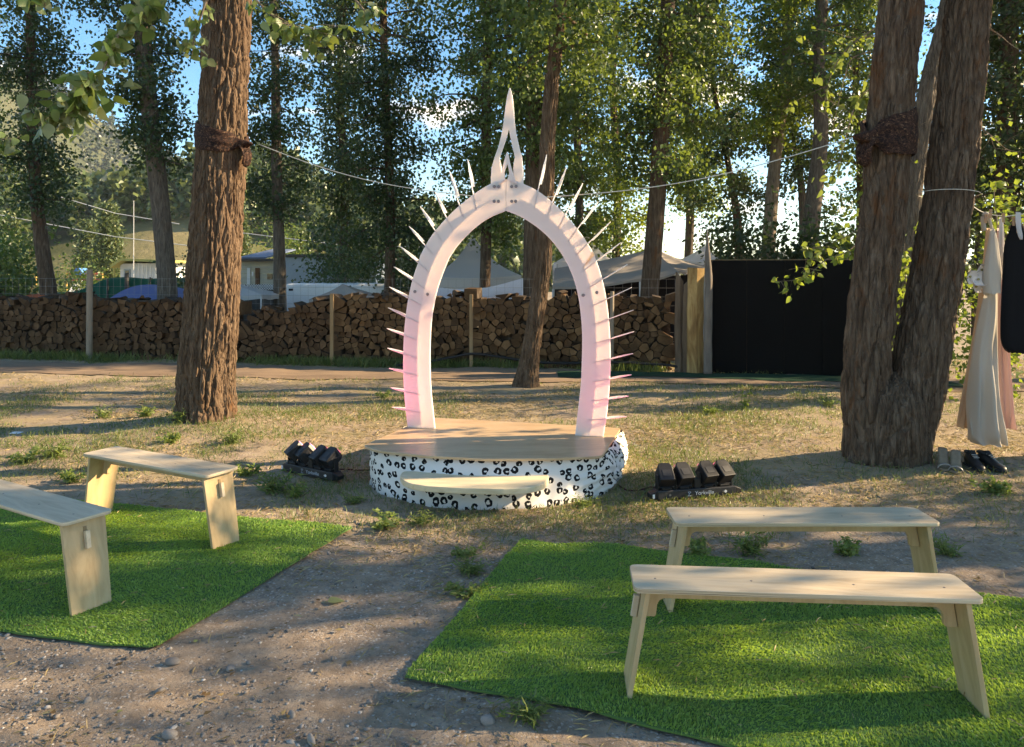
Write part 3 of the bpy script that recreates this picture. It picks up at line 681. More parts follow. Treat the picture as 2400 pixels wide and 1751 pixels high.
def woodpile(label, A, B, top, seed, sp=0.119, loose=12, fresh=False):
    """stack of split logs from A to B (ground points), ends towards the camera"""
    rng = np.random.default_rng(seed)
    A = Vector(A); B = Vector(B); L = (B - A).length; e = (B - A) / L; nrm = Vector((e.y, -e.x, 0))
    if nrm.y > 0: nrm = -nrm
    root = thing('woodpile', label, 'woodpile', (A.x, A.y, gz(A.x, A.y)), group='firewood stacks along the track')
    pts = []; z = sp*0.35; row = 0
    while z < 1.7:
        s = rng.uniform(0.2, 0.8)*sp
        while s < L - sp*0.15:
            c = (s + rng.normal(0, 0.2*sp), z + rng.normal(0, 0.22*sp))
            if c[1] < top(s/L) - sp*0.2 and 0.02 < c[0] < L-0.02: pts.append(c)
            s += sp * rng.uniform(0.75, 1.35)
        z += sp*0.88; row += 1
    pts = np.array(pts); n = 0
    for i, (cx, cy) in enumerate(pts):
        tp = top(cx/L)
        poly = [(cx-0.2, max(0.0, cy-0.2)), (cx+0.2, max(0.0, cy-0.2)), (cx+0.2, cy+0.2), (cx-0.2, cy+0.2)]
        d = np.hypot(pts[:, 0]-cx, pts[:, 1]-cy)
        for j in np.argsort(d)[1:13]:
            qx, qy = pts[j]; poly = clip_poly(poly, (cx+qx)/2, (cy+qy)/2, qx-cx, qy-cy)
            if len(poly) < 3: break
        if len(poly) < 3: continue
        if cy > tp - sp*0.9: poly = clip_poly(poly, cx, min(tp+0.02, cy+sp*0.45), rng.uniform(-0.5, 0.5), 1.0)
        u = rng.random()
        if u < 0.42:                                              # a split face: cut a corner off
            an = rng.uniform(0, 2*math.pi); k = rng.uniform(0.025, 0.05)
            poly = clip_poly(poly, cx+math.cos(an)*k, cy+math.sin(an)*k, math.cos(an), math.sin(an))
        if len(poly) < 3: continue
        P = np.array(poly); c = P.mean(0); P = c + (P-c)*rng.uniform(0.88, 0.97)
        if u > 0.72:                                              # rounder billet
            P2 = []
            for q in range(len(P)):
                a, b = P[q], P[(q+1) % len(P)]; P2 += [a*0.78+b*0.22, a*0.22+b*0.78]
            P = np.array(P2)
        f0 = rng.uniform(-0.03, 0.06); yaw = rng.normal(0, 0.05); pit = rng.normal(0, 0.03); dep = 0.42
        V = []
        for k, (dist, sc) in enumerate(((f0, 1.0), (f0-dep, rng.uniform(0.9, 1.05)))):
            for (s, zz) in (c + (P-c)*sc):
                q = e*(s-c[0]) + nrm*dist; V.append((q.x + e.x*yaw*k*0.4, q.y + e.y*yaw*k*0.4, zz-c[1] + pit*k*0.4))
        m = len(P)
        Fc = [tuple(range(m)), tuple(range(2*m-1, m-1, -1))] + [(q, m+q, m+(q+1) % m, (q+1) % m) for q in range(m)]
        me = mesh_np('log', V, Fc)
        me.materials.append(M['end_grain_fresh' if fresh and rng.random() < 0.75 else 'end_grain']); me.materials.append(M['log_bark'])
        for p in me.polygons: p.material_index = 0 if p.index < 2 else (1 if (p.index*7+i) % 3 else 0)
        g = A + e*c[0]
        add('log', me, None, root, (e.x*c[0], e.y*c[0], c[1] + gz(g.x, g.y) - gz(A.x, A.y)))
        n += 1
        if n >= 285: break
    # the row of logs behind, seen only through the gaps
    V = []; Fc = []; ns = 24
    for k in range(ns+1):
        f = k/ns; g = A + e*(f*L); zt_ = top(f) - 0.07 + gz(g.x, g.y)-gz(A.x, A.y)
        for (dd, zz) in ((-0.16, 0.0), (-0.16, zt_), (-0.40, zt_), (-0.40, 0.0)): q = e*(f*L) + nrm*dd; V.append((q.x, q.y, zz))
    for k in range(ns):
        for q in range(4): q2 = (q+1) % 4; Fc.append((k*4+q, k*4+q2, (k+1)*4+q2, (k+1)*4+q))
    Fc += [(0, 1, 2, 3), (ns*4+3, ns*4+2, ns*4+1, ns*4)]
    add('back_row', mesh_np('back_row', V, Fc), M['log_bark'], root, kind='stuff')
    for i in range(loose):                                         # loose split pieces thrown on top
        s = rng.uniform(0.1, 0.95)*L; z = top(s/L) + 0.01
        r = rng.uniform(0.04, 0.075); ln = rng.uniform(0.3, 0.42)
        poly = [(-r, -r*0.45), (r, -r*0.45), (r*0.35, r*0.65), (-r*0.3, r*0.6)]
        mb = MB().prism(poly, -ln/2, ln/2)
        me = mb.mesh('log'); me.materials.append(M['log_bark']); me.materials.append(M['end_grain'])
        for p in me.polygons: p.material_index = (p.index + i) % 2
        g = A + e*s
        o = add('log', me, None, root, (e.x*s - nrm.x*rng.uniform(0.05, 0.3), e.y*s - nrm.y*rng.uniform(0.05, 0.3), z + gz(g.x, g.y)-gz(A.x, A.y)), (math.radians(90)+rng.normal(0, 0.1), rng.uniform(-0.8, 0.8), rng.uniform(-0.9, 0.9) + math.atan2(e.y, e.x)))
    return root

WA, WB = Vector((-11.2, 15.05, 0)), Vector((2.80, 12.78, 0))
def wp(xpx):
    """point of the woodpile's face line that the photo shows in column xpx"""
    a = (xpx - 1200)/F; d = WB - WA
    t = (a*WA.y - WA.x)/(d.x - a*d.y); return WA + d*t
def lump(base, seed, amp=0.05): return lambda t: base + amp*float(vnoise(t*9.0, seed, 0, seed)) + 0.03*float(vnoise(t*31.0, seed, 0, seed))
woodpile('split-log woodpile left of the tall grey fence post', wp(-95), wp(218), lump(1.17, 3), 301)
woodpile('split-log woodpile between the tall grey post and the thick trunk', wp(234), wp(545), lump(1.14, 4), 302, loose=14)
def top3(t): return 0.62 + 0.36*float(smooth(0.05, 0.28, t)) + 0.2*float(smooth(0.45, 0.95, t)) + 0.04*float(vnoise(t*9, 3, 0, 8))
woodpile('woodpile with a sloping shoulder just right of the thick left trunk', wp(566), wp(782), top3, 303)
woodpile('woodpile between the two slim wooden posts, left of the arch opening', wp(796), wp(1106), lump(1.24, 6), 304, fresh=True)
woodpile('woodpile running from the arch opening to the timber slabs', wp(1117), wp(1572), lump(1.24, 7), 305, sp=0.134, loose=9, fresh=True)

# wire fence in front of the logs: posts and thin mesh
M['post'] = mat_noise('weathered_post', [(0.3, (0.19, 0.15, 0.11)), (0.5, (0.28, 0.22, 0.165)), (0.75, (0.36, 0.30, 0.23))], 9, 6, 'World', (1, 1, 0.12), 0.9, 0.4, 40, 0.01)
M['post_brown'] = mat_noise('brown_post', [(0.3, (0.20, 0.12, 0.06)), (0.5, (0.29, 0.19, 0.10)), (0.75, (0.36, 0.25, 0.14))], 9, 6, 'World', (1, 1, 0.12), 0.85, 0.3, 40, 0.01)
M['wire'] = mat_plain('fence_wire', (0.30, 0.29, 0.28), 0.5, 0.4, 0.6)
fen = thing('wire_fence', 'thin wire mesh fence on wooden posts along the woodpile', 'fence', (0, 0, 0))
def fpt(x, off=0.10):
    p = wp(x); return Vector((p.x - 0.16*off/0.1*0.16, p.y - off, 0))
for (x, ytop, w, kind) in ((225, 632, 0.115, 0), (788, 688, 0.065, 1), (1111, 690, 0.06, 1), (1436, 683, 0.07, 0)):
    p = fpt(x, 0.16); z1 = H - (ytop-YH)/F*p.y
    mb = MB()
    if kind == 0: mb.tube([(p.x, p.y, gz(p.x, p.y)-0.1), (p.x+0.005, p.y, 0.7), (p.x+0.012, p.y, z1)], [w/2, w/2*0.98, w/2*0.94], 14)
    else: mb.box((p.x, p.y, (z1-0.1)/2), (w, 0.045, z1+0.1))
    add('post', mb.mesh('post', 0.004, 1), M['post'] if kind == 0 else M['post_brown'], fen)
mb = MB(); a, b = fpt(-200, -0.40), fpt(1580, -0.40)
for z in np.arange(0.15, 1.56, 0.155):
    mb.tube([a + Vector((0, 0, z)), (a+b)/2 + Vector((0, 0, z-0.01)), b + Vector((0, 0, z))], 0.0022, 3, cap=False)
for t_ in np.linspace(0, 1, 100):
    q = a.lerp(b, t_); mb.tube([q + Vector((0, 0, 0.0)), q + Vector((0, 0, 1.55))], 0.0018, 3, cap=False)
add('wire_mesh', mb.mesh('wire_mesh'), M['wire'], fen, kind='stuff')

# black water pipe along the foot of the logs
pp = [wp(930) + Vector((0, -0.28, 0.05)), wp(1000) + Vector((0, -0.25, 0.10)), wp(1060) + Vector((0, -0.22, 0.19)), wp(1111) + Vector((0, -0.26, 0.24)), wp(1170) + Vector((0, -0.24, 0.19)), wp(1240) + Vector((0, -0.22, 0.13)), wp(1330) + Vector((0, -0.2, 0.11)), wp(1450) + Vector((0, -0.2, 0.15)), wp(1570) + Vector((0, -0.18, 0.11)), wp(1585) + Vector((0, -0.15, 0.04))]
P = catmull([tuple(p) for p in pp], 60); P[:, 2] += gh(P[:, 0], P[:, 1])
tag(add('water_pipe', MB().tube(P, 0.022, 8).mesh('water_pipe', smooth_shade=True), M['black_plastic']), 'black plastic pipe lying along the foot of the woodpile', 'pipe')

# ------------------------------------------------------------------ timber slabs, pole and black wall
M['slab'] = mat_noise('timber_slab', [(0.25, (0.10, 0.05, 0.022)), (0.45, (0.30, 0.17, 0.065)), (0.6, (0.48, 0.31, 0.13)), (0.8, (0.56, 0.40, 0.2))], 5, 7, 'Object', (1.4, 1.4, 0.3), 0.75, 0.4, 20, 0.01, 0.2, 0.0, 0.6, 0.8)
M['slab_dark'] = mat_noise('timber_slab_dark', [(0.3, (0.085, 0.055, 0.035)), (0.55, (0.155, 0.105, 0.07)), (0.8, (0.23, 0.165, 0.11))], 6, 7, 'Object', (1.6, 1.6, 0.25), 0.85, 0.5, 22, 0.01)
def slab(name, label, x0, x1, ytop_l, ytop_r, ybase, Y, thick, m, seed, cat='timber slab'):
    rng = np.random.default_rng(seed)
    zb = gz((x0-1200)/F*Y, Y) - 0.05; n = 16
    mb = MB(); L, R = [], []
    for i in range(n+1):
        t_ = i/n
        zl = zb + (H-(ytop_l-YH)/F*Y - zb)*t_; zr = zb + (H-(ytop_r-YH)/F*Y - zb)*t_
        L.append(((x0 + 1.8*vnoise(t_*5, seed, 0, seed) + (1.5 if t_ > 0.9 else 0) - 1200)/F*Y, zl)); R.append(((x1 + 1.8*vnoise(t_*5, seed+50, 0, seed) - 1200)/F*Y, zr))
    cx = (L[0][0]+R[0][0])/2
    V = []; Fc = []
    for (l, r) in zip(L, R):
        mid = ((l[0]+r[0])/2, (l[1]+r[1])/2)
        V += [(l[0]-cx, 0.0, l[1]), (mid[0]-cx, -thick*0.45, mid[1]), (r[0]-cx, 0.0, r[1]), (r[0]-cx, thick*0.5, r[1]), (l[0]-cx, thick*0.5, l[1])]
    for i in range(n):
        for q in range(5):
            q2 = (q+1) % 5; Fc.append((i*5+q, i*5+q2, (i+1)*5+q2, (i+1)*5+q))
    Fc += [(4, 3, 2, 1, 0), tuple(n*5+q for q in range(5))]
    me = mesh_np(name, V, Fc)
    return tag(add(name, me, m, None, (cx, Y, 0)), label, cat)
slab('timber_slab', 'dark rough timber slab standing against the right end of the woodpile', 1583, 1602, 636, 660, 870, 12.62, 0.10, M['slab_dark'], 5)
slab('timber_slab', 'grey-brown timber slab with pale edge, between the darkest and the golden one', 1600, 1624, 668, 650, 870, 12.56, 0.08, M['slab_dark'], 6)
slab('timber_slab', 'golden stripped timber slab standing beside the black wall', 1612, 1650, 627, 629, 872, 12.46, 0.12, M['slab'], 7)
Yp = 12.35; mbp = MB()
pc = [(1659, 876, 20), (1659, 800, 19), (1660, 730, 18), (1661, 660, 17), (1659, 610, 14), (1658, 575, 8), (1657, 536, 2.5)]
Cp = catmull([(*PX(x, y, Yp), w/2/F*Yp) for (x, y, w) in pc], 60)
mbp.tube(Cp[:, :3], list(Cp[:, 3]*(1+0.07*vnoise(np.arange(60)*0.5, 0, 0, 9))), 14)
M['pole_grey'] = mat_noise('grey_pole', [(0.3, (0.12, 0.10, 0.085)), (0.55, (0.19, 0.16, 0.135)), (0.8, (0.26, 0.22, 0.185))], 7, 7, 'World', (1, 1, 0.3), 0.9, 0.5, 24, 0.01)
tag(add('pointed_pole', mbp.mesh('pointed_pole', smooth_shade=True), M['pole_grey']), 'grey pointed pole standing at the left end of the black wall', 'pole')

M['black_wall'] = mat_noise('black_painted_board', [(0.3, (0.0035, 0.0035, 0.0036)), (0.7, (0.006, 0.006, 0.0062))], 2, 5, 'Object', (1, 1, 1), 0.85, spec=0.12)
a, b = PX(1664, 872, 12.6), PX(2110, 884, 12.1); zt = 1.86
wall = thing('black_wall', 'flat black painted board wall behind the twin tree', 'wall', (a.x, a.y, 0))
d = (b-a); d.z = 0; npan = 5
for i in range(npan):
    q0 = d*(i/npan) + d.normalized()*0.002; q1 = d*((i+1)/npan) - d.normalized()*0.002
    nn = Vector((-d.y, d.x, 0)).normalized()
    mb = MB().quadbox([q0+Vector((0, 0, -0.06)), q1+Vector((0, 0, -0.06)), q1+nn*0.02+Vector((0, 0, -0.06)), q0+nn*0.02+Vector((0, 0, -0.06)), q0+Vector((0, 0, zt)), q1+Vector((0, 0, zt)), q1+nn*0.02+Vector((0, 0, zt)), q0+nn*0.02+Vector((0, 0, zt))])
    add('panel', mb.mesh('panel'), M['black_wall'], wall)
mb = MB().quadbox([nn*0.021+Vector((0, 0, zt-0.05)), d+nn*0.021+Vector((0, 0, zt-0.05)), d+nn*0.06+Vector((0, 0, zt-0.05)), nn*0.06+Vector((0, 0, zt-0.05)), nn*0.021+Vector((0, 0, zt+0.012)), d+nn*0.021+Vector((0, 0, zt+0.012)), d+nn*0.06+Vector((0, 0, zt+0.012)), nn*0.06+Vector((0, 0, zt+0.012))])
add('top_rail', mb.mesh('top_rail'), M['post_brown'], wall)
for i in range(6):
    q = d*(i/5) + nn*0.06; mb = MB().box((q.x, q.y, zt/2-0.03), (0.045, 0.07, zt))
    add('stud', mb.mesh('stud'), M['post_brown'], wall)

# strip of dark green carpet before the wall
M['carpet'] = mat_noise('green_carpet', [(0.3, (0.012, 0.045, 0.026)), (0.7, (0.03, 0.075, 0.042))], 8, 6, 'World', (1, 1, 1), 0.95, 0.5, 120, 0.01, 0.1)
tag(add('carpet_strip', strip_mesh('carpet_strip', [(0.72, 11.86), (2.6, 11.75), (4.6, 11.4), (6.6, 10.95)], [(0.75, 12.6), (2.6, 12.5), (4.6, 12.26), (6.6, 11.95)], 60, 8, 0.02, 0.05, 7), M['carpet']), 'dark green carpet strip laid in front of the black wall', 'carpet')

# ------------------------------------------------------------------ tents, trailer, buildings beyond the woodpile
M['canvas_white'] = mat_cloth('white_canvas', (0.82, 0.83, 0.85), (0.75, 0.77, 0.8), 0.4)
M['canvas_grey'] = mat_cloth('grey_canvas', (0.58, 0.57, 0.55), (0.5, 0.5, 0.5), 0.3)
M['canvas_tan'] = mat_cloth('tan_canvas', (0.40, 0.35, 0.31), (0.4, 0.33, 0.3), 0.2)
M['canvas_blue'] = mat_cloth('blue_canvas', (0.15, 0.20, 0.40), (0.15, 0.2, 0.45), 0.25)
M['canvas_orange'] = mat_cloth('orange_canvas', (0.55, 0.13, 0.05), (0.6, 0.15, 0.05), 0.3)
M['net_green'] = mat_cloth('green_net', (0.03, 0.17, 0.12), (0.03, 0.2, 0.13), 0.4)
M['sheet'] = mat_cloth('white_sheet', (0.74, 0.74, 0.78), (0.6, 0.6, 0.68), 0.35)
M['pole_white'] = mat_plain('white_pole', (0.6, 0.6, 0.6), 0.4)

def canopy(name, label, peak, corners, sag, m, valance=0.0, pole_m=None, seed=0, n=14, ground=None, cat='canopy'):
    """tent roof from a peak down to corner points (closed ring), with concave sag, valance and corner poles"""
    root = thing(name, label, cat, (peak.x, peak.y, gz(peak.x, peak.y)))
    o = Vector(root.location); ring = []; k = len(corners)
    for i in range(k):
        for q in range(n): ring.append(Vector(corners[i]).lerp(Vector(corners[(i+1) % k]), q/n) - Vector((0, 0, 0.05*math.sin(math.pi*q/n))))
    N = len(ring); rows = 12; V = []; Fc = []
    for r in range(rows+1):
        f = r/rows
        for p in ring:
            q = Vector(peak).lerp(p, max(f, 0.015)); q.z -= sag*math.sin(math.pi*f)*(1-0.35*f)
            q.z += 0.02*float(vnoise(q.x*1.5, q.y*1.5, 0, seed)); V.append(q-o)
    if valance > 0:
        for p in ring: V.append(p - Vector((0, 0, valance + 0.015*float(vnoise(p.x*5, p.y*5, 0, seed)))) - o)
    R = rows + (1 if valance > 0 else 0)
    for r in range(R):
        for q in range(N):
            q2 = (q+1) % N; Fc.append((r*N+q, (r+1)*N+q, (r+1)*N+q2, r*N+q2))
    add('roof', mesh_np('roof', V, Fc, False), m, root)
    for c in corners:
        zb = gz(c[0], c[1]); add('pole', MB().cyl(Vector((c[0], c[1], zb-0.05))-o, Vector(c)-Vector((0, 0, 0.06))-o, 0.02, 8).mesh('pole'), pole_m or M['pole_white'], root)
    return root
def rect_canopy(name, label, xl, xr, ye, xp, yp, Y, depth, sag, m, valance=0.18, seed=0, cat='canopy'):
    a, b = PX(xl, ye, Y), PX(xr, ye, Y)
    cs = [a, b, Vector((b.x, Y+depth, b.z)), Vector((a.x, Y+depth, a.z))]
    p = PX(xp, yp, Y + depth/2); return canopy(name, label, p, cs, sag, m, valance, seed=seed, cat=cat)
rect_canopy('pop_up_canopy', 'grey pop-up canopy with a low peak in front of the white trailer', 724, 882, 703, 803, 664, 16.0, 1.6, 0.03, M['canvas_tan'], 0.09, 1)
rect_canopy('pop_up_canopy', 'pale pop-up canopy corner showing right of the thick left trunk', 470, 612, 690, 548, 664, 17.5, 1.8, 0.03, M['canvas_grey'], 0.10, 2)
rect_canopy('blue_tent', 'blue domed canvas top rising above the woodpile', 232, 448, 716, 345, 668, 16.8, 1.9, -0.13, M['canvas_blue'], 0.5, 3, 'tent')
rect_canopy('orange_tent', 'low orange canvas top at the far left above the logs', 36, 122, 702, 82, 690, 17.0, 1.4, -0.05, M['canvas_orange'], 0.5, 4, 'tent')
rect_canopy('marquee', 'large pale grey marquee seen through the left of the arch', 1010, 1222, 646, 1108, 552, 18.0, 3.0, 0.22, M['canvas_grey'], 0.27, 5, 'tent')
rect_canopy('marquee', 'white peaked marquee behind the right leg of the arch', 1306, 1446, 614, 1374, 545, 21.0, 2.0, 0.16, M['canvas_white'], 0.2, 6, 'tent')
rect_canopy('marquee', 'small white peaked tent rising behind the pointed pole', 1606, 1694, 610, 1654, 573, 20.0, 1.6, 0.08, M['canvas_white'], 0.25, 7, 'tent')
# the wide tan awning
Yw = 16.6
cs = [PX(1296, 672, Yw), PX(1500, 654, Yw), PX(1592, 636, Yw), PX(1650, 628, Yw+0.3), PX(1652, 622, Yw+2.4), PX(1300, 628, Yw+2.8)]
canopy('awning', 'wide tan awning stretched behind the right leg of the arch and the stout tree', PX(1534, 580, Yw+1.4), cs, 0.08, M['canvas_tan'], 0.05, seed=9, n=8, cat='awning')
# black sheet standing in for the dark interior below the awning
M['near_black'] = mat_cloth('near_black_matte', (0.014, 0.012, 0.014))
a, b = PX(1300, 672, Yw+2.3), PX(1650, 640, Yw+2.3)
mb = MB().quadbox([Vector((a.x, a.y, gz(a.x, a.y))), Vector((b.x, b.y, gz(b.x, b.y))), Vector((b.x, b.y+0.03, gz(b.x, b.y))), Vector((a.x, a.y+0.03, gz(a.x, a.y))), Vector((a.x, a.y, 1.45)), Vector((b.x, b.y, 1.62)), Vector((b.x, b.y+0.03, 1.62)), Vector((a.x, a.y+0.03, 1.45))])
tag(add('dark_interior_sheet', mb.mesh('dark_interior_sheet'), M['near_black']), 'black sheet standing in for the dark interior under the tan awning', 'screen')
# white sheet hung behind the logs
def hung_sheet(name, label, tops, bot, m, folds, seed, cat='sheet', thick=0.006):
    T = catmull(tops, 60); V = []; Fc = []; rows = 14
    for side in (0, 1):
        for r in range(rows+1):
            f = r/rows
            for i in range(60):
                z = T[i, 2] + (bot - T[i, 2])*f
                V.append((T[i, 0], T[i, 1] + folds*f*float(vnoise(i*0.25, f*1.5, 0, seed)) + side*thick, z))
    n = 60*(rows+1)
    for side in (0, 1):
        for r in range(rows):
            for i in range(59):
                q = side*n + r*60 + i; f_ = (q, q+1, q+61, q+60); Fc.append(f_ if side else f_[::-1])
    return tag(add(name, mesh_np(name, V, Fc, True), m), label, cat)
hung_sheet('white_sheet', 'white bed sheet hanging behind the logs inside the arch', [tuple(PX(1000, 672, 14.9)), tuple(PX(1030, 674, 14.9)), tuple(PX(1090, 678, 14.9)), tuple(PX(1150, 672, 14.8)), tuple(PX(1226, 652, 14.7))], 0.9, M['sheet'], 0.10, 5)

# white trailer
M['trailer'] = mat_noise('trailer_white', [(0.3, (0.66, 0.68, 0.70)), (0.7, (0.76, 0.77, 0.78))], 2, 4, rough=0.35, spec=0.5)
M['dark_glass'] = mat_plain('dark_glass', (0.02, 0.022, 0.026), 0.1, 0.6)
M['rubber'] = mat_plain('rubber', (0.02, 0.02, 0.02), 0.8)
Yt = 20.2; a, b = PX(667, 665, Yt), PX(905, 665, Yt); zg = gz((a.x+b.x)/2, Yt)
tr = thing('camper_trailer', 'long white camper trailer half hidden behind the woodpile', 'trailer', ((a.x+b.x)/2, Yt+1.1, zg))
W_ = b.x-a.x; ht = a.z-zg
add('body', MB().box((0, 0, (ht+0.45)/2+0.0), (W_, 2.2, ht-0.45)).mesh('body', 0.09, 4, True), M['trailer'], tr)
add('nose_box', MB().box((-W_/2-0.06, 0, ht-0.36), (0.30, 1.5, 0.34)).mesh('nose_box', 0.06, 3, True), M['trailer'], tr)
for dx in (-0.35, 0.35): add('wheel', MB().tube([(dx*1.1, -1.12, 0.33), (dx*1.1, -0.9, 0.33)], 0.33, 20).mesh('wheel', 0.02, 1), M['rubber'], tr)
add('marker_lamp', MB().box((-W_/2+0.17, -1.105, ht-0.16), (0.12, 0.02, 0.06)).mesh('marker_lamp', 0.006, 1), M['dark_glass'], tr)
add('vent', MB().box((-W_/2-0.08, -0.765, ht-0.35), (0.09, 0.03, 0.06)).mesh('vent', 0.006, 1), M['dark_glass'], tr)

# mobile home behind it
M['siding_cream'] = mat_noise('cream_siding', [(0.3, (0.46, 0.43, 0.36)), (0.7, (0.54, 0.51, 0.43))], 3, 4, rough=0.6)
M['siding_blue'] = mat_noise('grey_blue_siding', [(0.3, (0.30, 0.36, 0.42)), (0.7, (0.37, 0.43, 0.48))], 3, 4, rough=0.6)
M['roof_blue'] = mat_noise('blue_metal_roof', [(0.3, (0.10, 0.13, 0.20)), (0.7, (0.14, 0.18, 0.26))], 2, 4, rough=0.6)
M['roof_dark'] = mat_noise('dark_roof', [(0.3, (0.06, 0.055, 0.05)), (0.7, (0.11, 0.10, 0.09))], 5, 5, rough=0.8)
M['door_brown'] = mat_noise('brown_door', [(0.3, (0.12, 0.05, 0.02)), (0.7, (0.2, 0.085, 0.035))], 5, 4, rough=0.6)
Yh_ = 25.0
hm = thing('mobile_home', 'cream and grey mobile home with a brown door behind the white trailer', 'building', tuple(PX(640, 700, Yh_)))
o = Vector(hm.location); zg = gz(o.x, o.y) - o.z
def hw(x0, x1, y0, y1, Y, th, m, name, bev=0.0):
    a = PX(x0, y1, Y) - o; b = PX(x1, y0, Y) - o
    mb = MB().box(((a.x+b.x)/2, Y-o.y+th/2, (a.z+b.z)/2), (abs(b.x-a.x), th, abs(b.z-a.z)))
    return add(name, mb.mesh(name, bev, 1), m, hm)
zl = gz(o.x, o.y)
for i in range(9):                                                # lap siding
    y0 = 612 + i*10
    hw(540, 668, y0, y0+9.4, Yh_ + 0.004*(i % 2), 0.3, M['siding_cream'], 'siding_board')
hw(540, 668, 700, 790, Yh_+0.02, 0.3, M['roof_dark'], 'skirting')
hw(669, 880, 603, 792, Yh_-0.25, 4.0, M['siding_blue'], 'side_wall')
hw(536, 640, 606, 611.5, Yh_-0.5, 3.5, M['roof_dark'], 'eave')
mb = MB(); a, b = PX(560, 606, Yh_-0.5)-o, PX(622, 606, Yh_-0.5)-o
mb.quadbox([a, b, b+Vector((0, 3.4, 0.36)), a+Vector((0, 3.4, 0.36)), a+Vector((0, 0, 0.05)), b+Vector((0, 0, 0.05)), b+Vector((0, 3.4, 0.41)), a+Vector((0, 3.4, 0.41))])
add('roof', mb.mesh('roof'), M['roof_blue'], hm)
hw(668, 884, 596, 603, Yh_-0.35, 4.2, M['roof_dark'], 'roof_edge')
hw(598, 608, 628, 690, Yh_-0.04, 0.06, M['door_brown'], 'door')
hw(590, 594, 637, 647, Yh_-0.03, 0.05, M['white_paint'], 'notice')
hw(579, 586, 628, 690, Yh_-0.03, 0.05, M['white_paint'], 'door_panel')
hw(626, 638, 642, 655, Yh_-0.05, 0.05, M['dark_glass'], 'window')
# dark porch fence with white lattice
pf = thing('porch_fence', 'dark board fence with a pale lattice top before the mobile home', 'fence', tuple(PX(610, 730, 22.0)))
o2 = Vector(pf.location)
for i in range(15):
    x = 572 + i*5.2; a = PX(x, 745, 22)-o2; b = PX(x+4.8, 679.5, 22)-o2
    add('board', MB().box(((a.x+b.x)/2, 0, (a.z+b.z)/2), (b.x-a.x, 0.03, b.z-a.z)).mesh('board'), M['roof_dark'], pf)
a, b = PX(572, 679, 21.97)-o2, PX(650, 667, 21.97)-o2
add('lattice_board', MB().box(((a.x+b.x)/2, 0, (a.z+b.z)/2), (b.x-a.x, 0.02, b.z-a.z)).mesh('lattice_board'), M['roof_dark'], pf)
mb = MB(); hh = b.z-a.z; x = a.x
while x < b.x - hh:
    for (p, q) in (((x, a.z), (x+hh, b.z)), ((x+hh, a.z), (x, b.z))): mb.tube([(p[0], -0.03, p[1]), (q[0], -0.03, q[1])], 0.010, 4)
    x += 0.07
add('lattice', mb.mesh('lattice'), M['white_paint'], pf, kind='stuff')

# small white shed far left with ochre eaves
M['eave_ochre'] = mat_noise('ochre_eave', [(0.3, (0.36, 0.33, 0.10)), (0.7, (0.46, 0.42, 0.15))], 4, 4, rough=0.6)
M['clad_white'] = mat_noise('white_cladding', [(0.3, (0.62, 0.63, 0.64)), (0.7, (0.72, 0.73, 0.74))], 4, 4, rough=0.5)
Ys = 30.0
sh = thing('white_shed', 'small white shed with ochre eaves and a grey door behind the green fence', 'building', tuple(PX(310, 720, Ys)))
o = Vector(sh.location)
def sw(x0, x1, y0, y1, Y, th, m, name):
    a = PX(x0, y1, Y)-o; b = PX(x1, y0, Y)-o
    return add(name, MB().box(((a.x+b.x)/2, Y-o.y+th/2, (a.z+b.z)/2), (abs(b.x-a.x), th, abs(b.z-a.z))).mesh(name), m, sh)
sw(282, 313, 618, 722, Ys, 2.8, M['clad_white'], 'front_wall')
for i in range(12): sw(313.5+i*4.7, 317.8+i*4.7, 617, 722, Ys+0.02+0.02*(i % 2), 2.7, M['clad_white'], 'cladding_board')
for (pa, pb, name) in (((258, 628), (283, 611), 'gable_eave'), ((283, 611), (376, 615), 'eave')):
    a, b = PX(*pa, Ys-0.5)-o, PX(*pb, Ys-0.5)-o
    mb = MB().quadbox([a, b, b+Vector((0, 3.6, 0)), a+Vector((0, 3.6, 0)), a+Vector((0, 0, 0.1)), b+Vector((0, 0, 0.1)), b+Vector((0, 3.6, 0.1)), a+Vector((0, 3.6, 0.1))])
    add(name, mb.mesh(name), M['eave_ochre'], sh)
sw(290, 305, 631, 690, Ys-0.04, 0.06, M['siding_blue'], 'door'); sw(293, 302, 634, 655, Ys-0.06, 0.03, M['dark_glass'], 'window')
sw(265.5, 268, 628, 722, Ys-0.4, 0.09, M['eave_ochre'], 'porch_post')
tag(add('antenna_mast', MB().cyl(PX(313, 722, 29.4), PX(313.5, 470, 29.4), 0.016, 6, r2=0.010).mesh('antenna_mast'), M['pole_white']), 'thin white mast rising beside the white shed', 'mast')

# green shade-net fence
gf = thing('net_fence', 'green shade-net fence on dark posts in front of the white shed', 'fence', tuple(PX(300, 720, 22.5)))
o = Vector(gf.location); tops = [(120, 686), (180, 682), (224, 664), (256, 652), (300, 650), (352, 653), (400, 650), (440, 652)]
T = catmull([tuple(PX(x, y, 22.5)-o) for (x, y) in tops], 70); V = []; Fc = []
for s_ in (0, 1):
    for r in range(6):
        for i in range(70): V.append((T[i, 0], T[i, 1] + 0.05*float(vnoise(i*0.4, r*0.7, 0, 4)) + 0.01*s_, T[i, 2] - (1.6)*r/5))
for s_ in (0, 1):
    for r in range(5):
        for i in range(69): q = s_*420 + r*70+i; Fc.append((q, q+1, q+71, q+70))
add('net', mesh_np('net', V, Fc, True), M['net_green'], gf)
for (x, y0) in ((252, 654), (297, 640), (180, 680), (352, 650), (440, 650)):
    p = PX(x, y0, 22.4)-o; add('post', MB().cyl((p.x, p.y, -1.0), (p.x, p.y, p.z), 0.06 if x == 297 else 0.025, 8).mesh('post'), M['roof_dark'], gf)

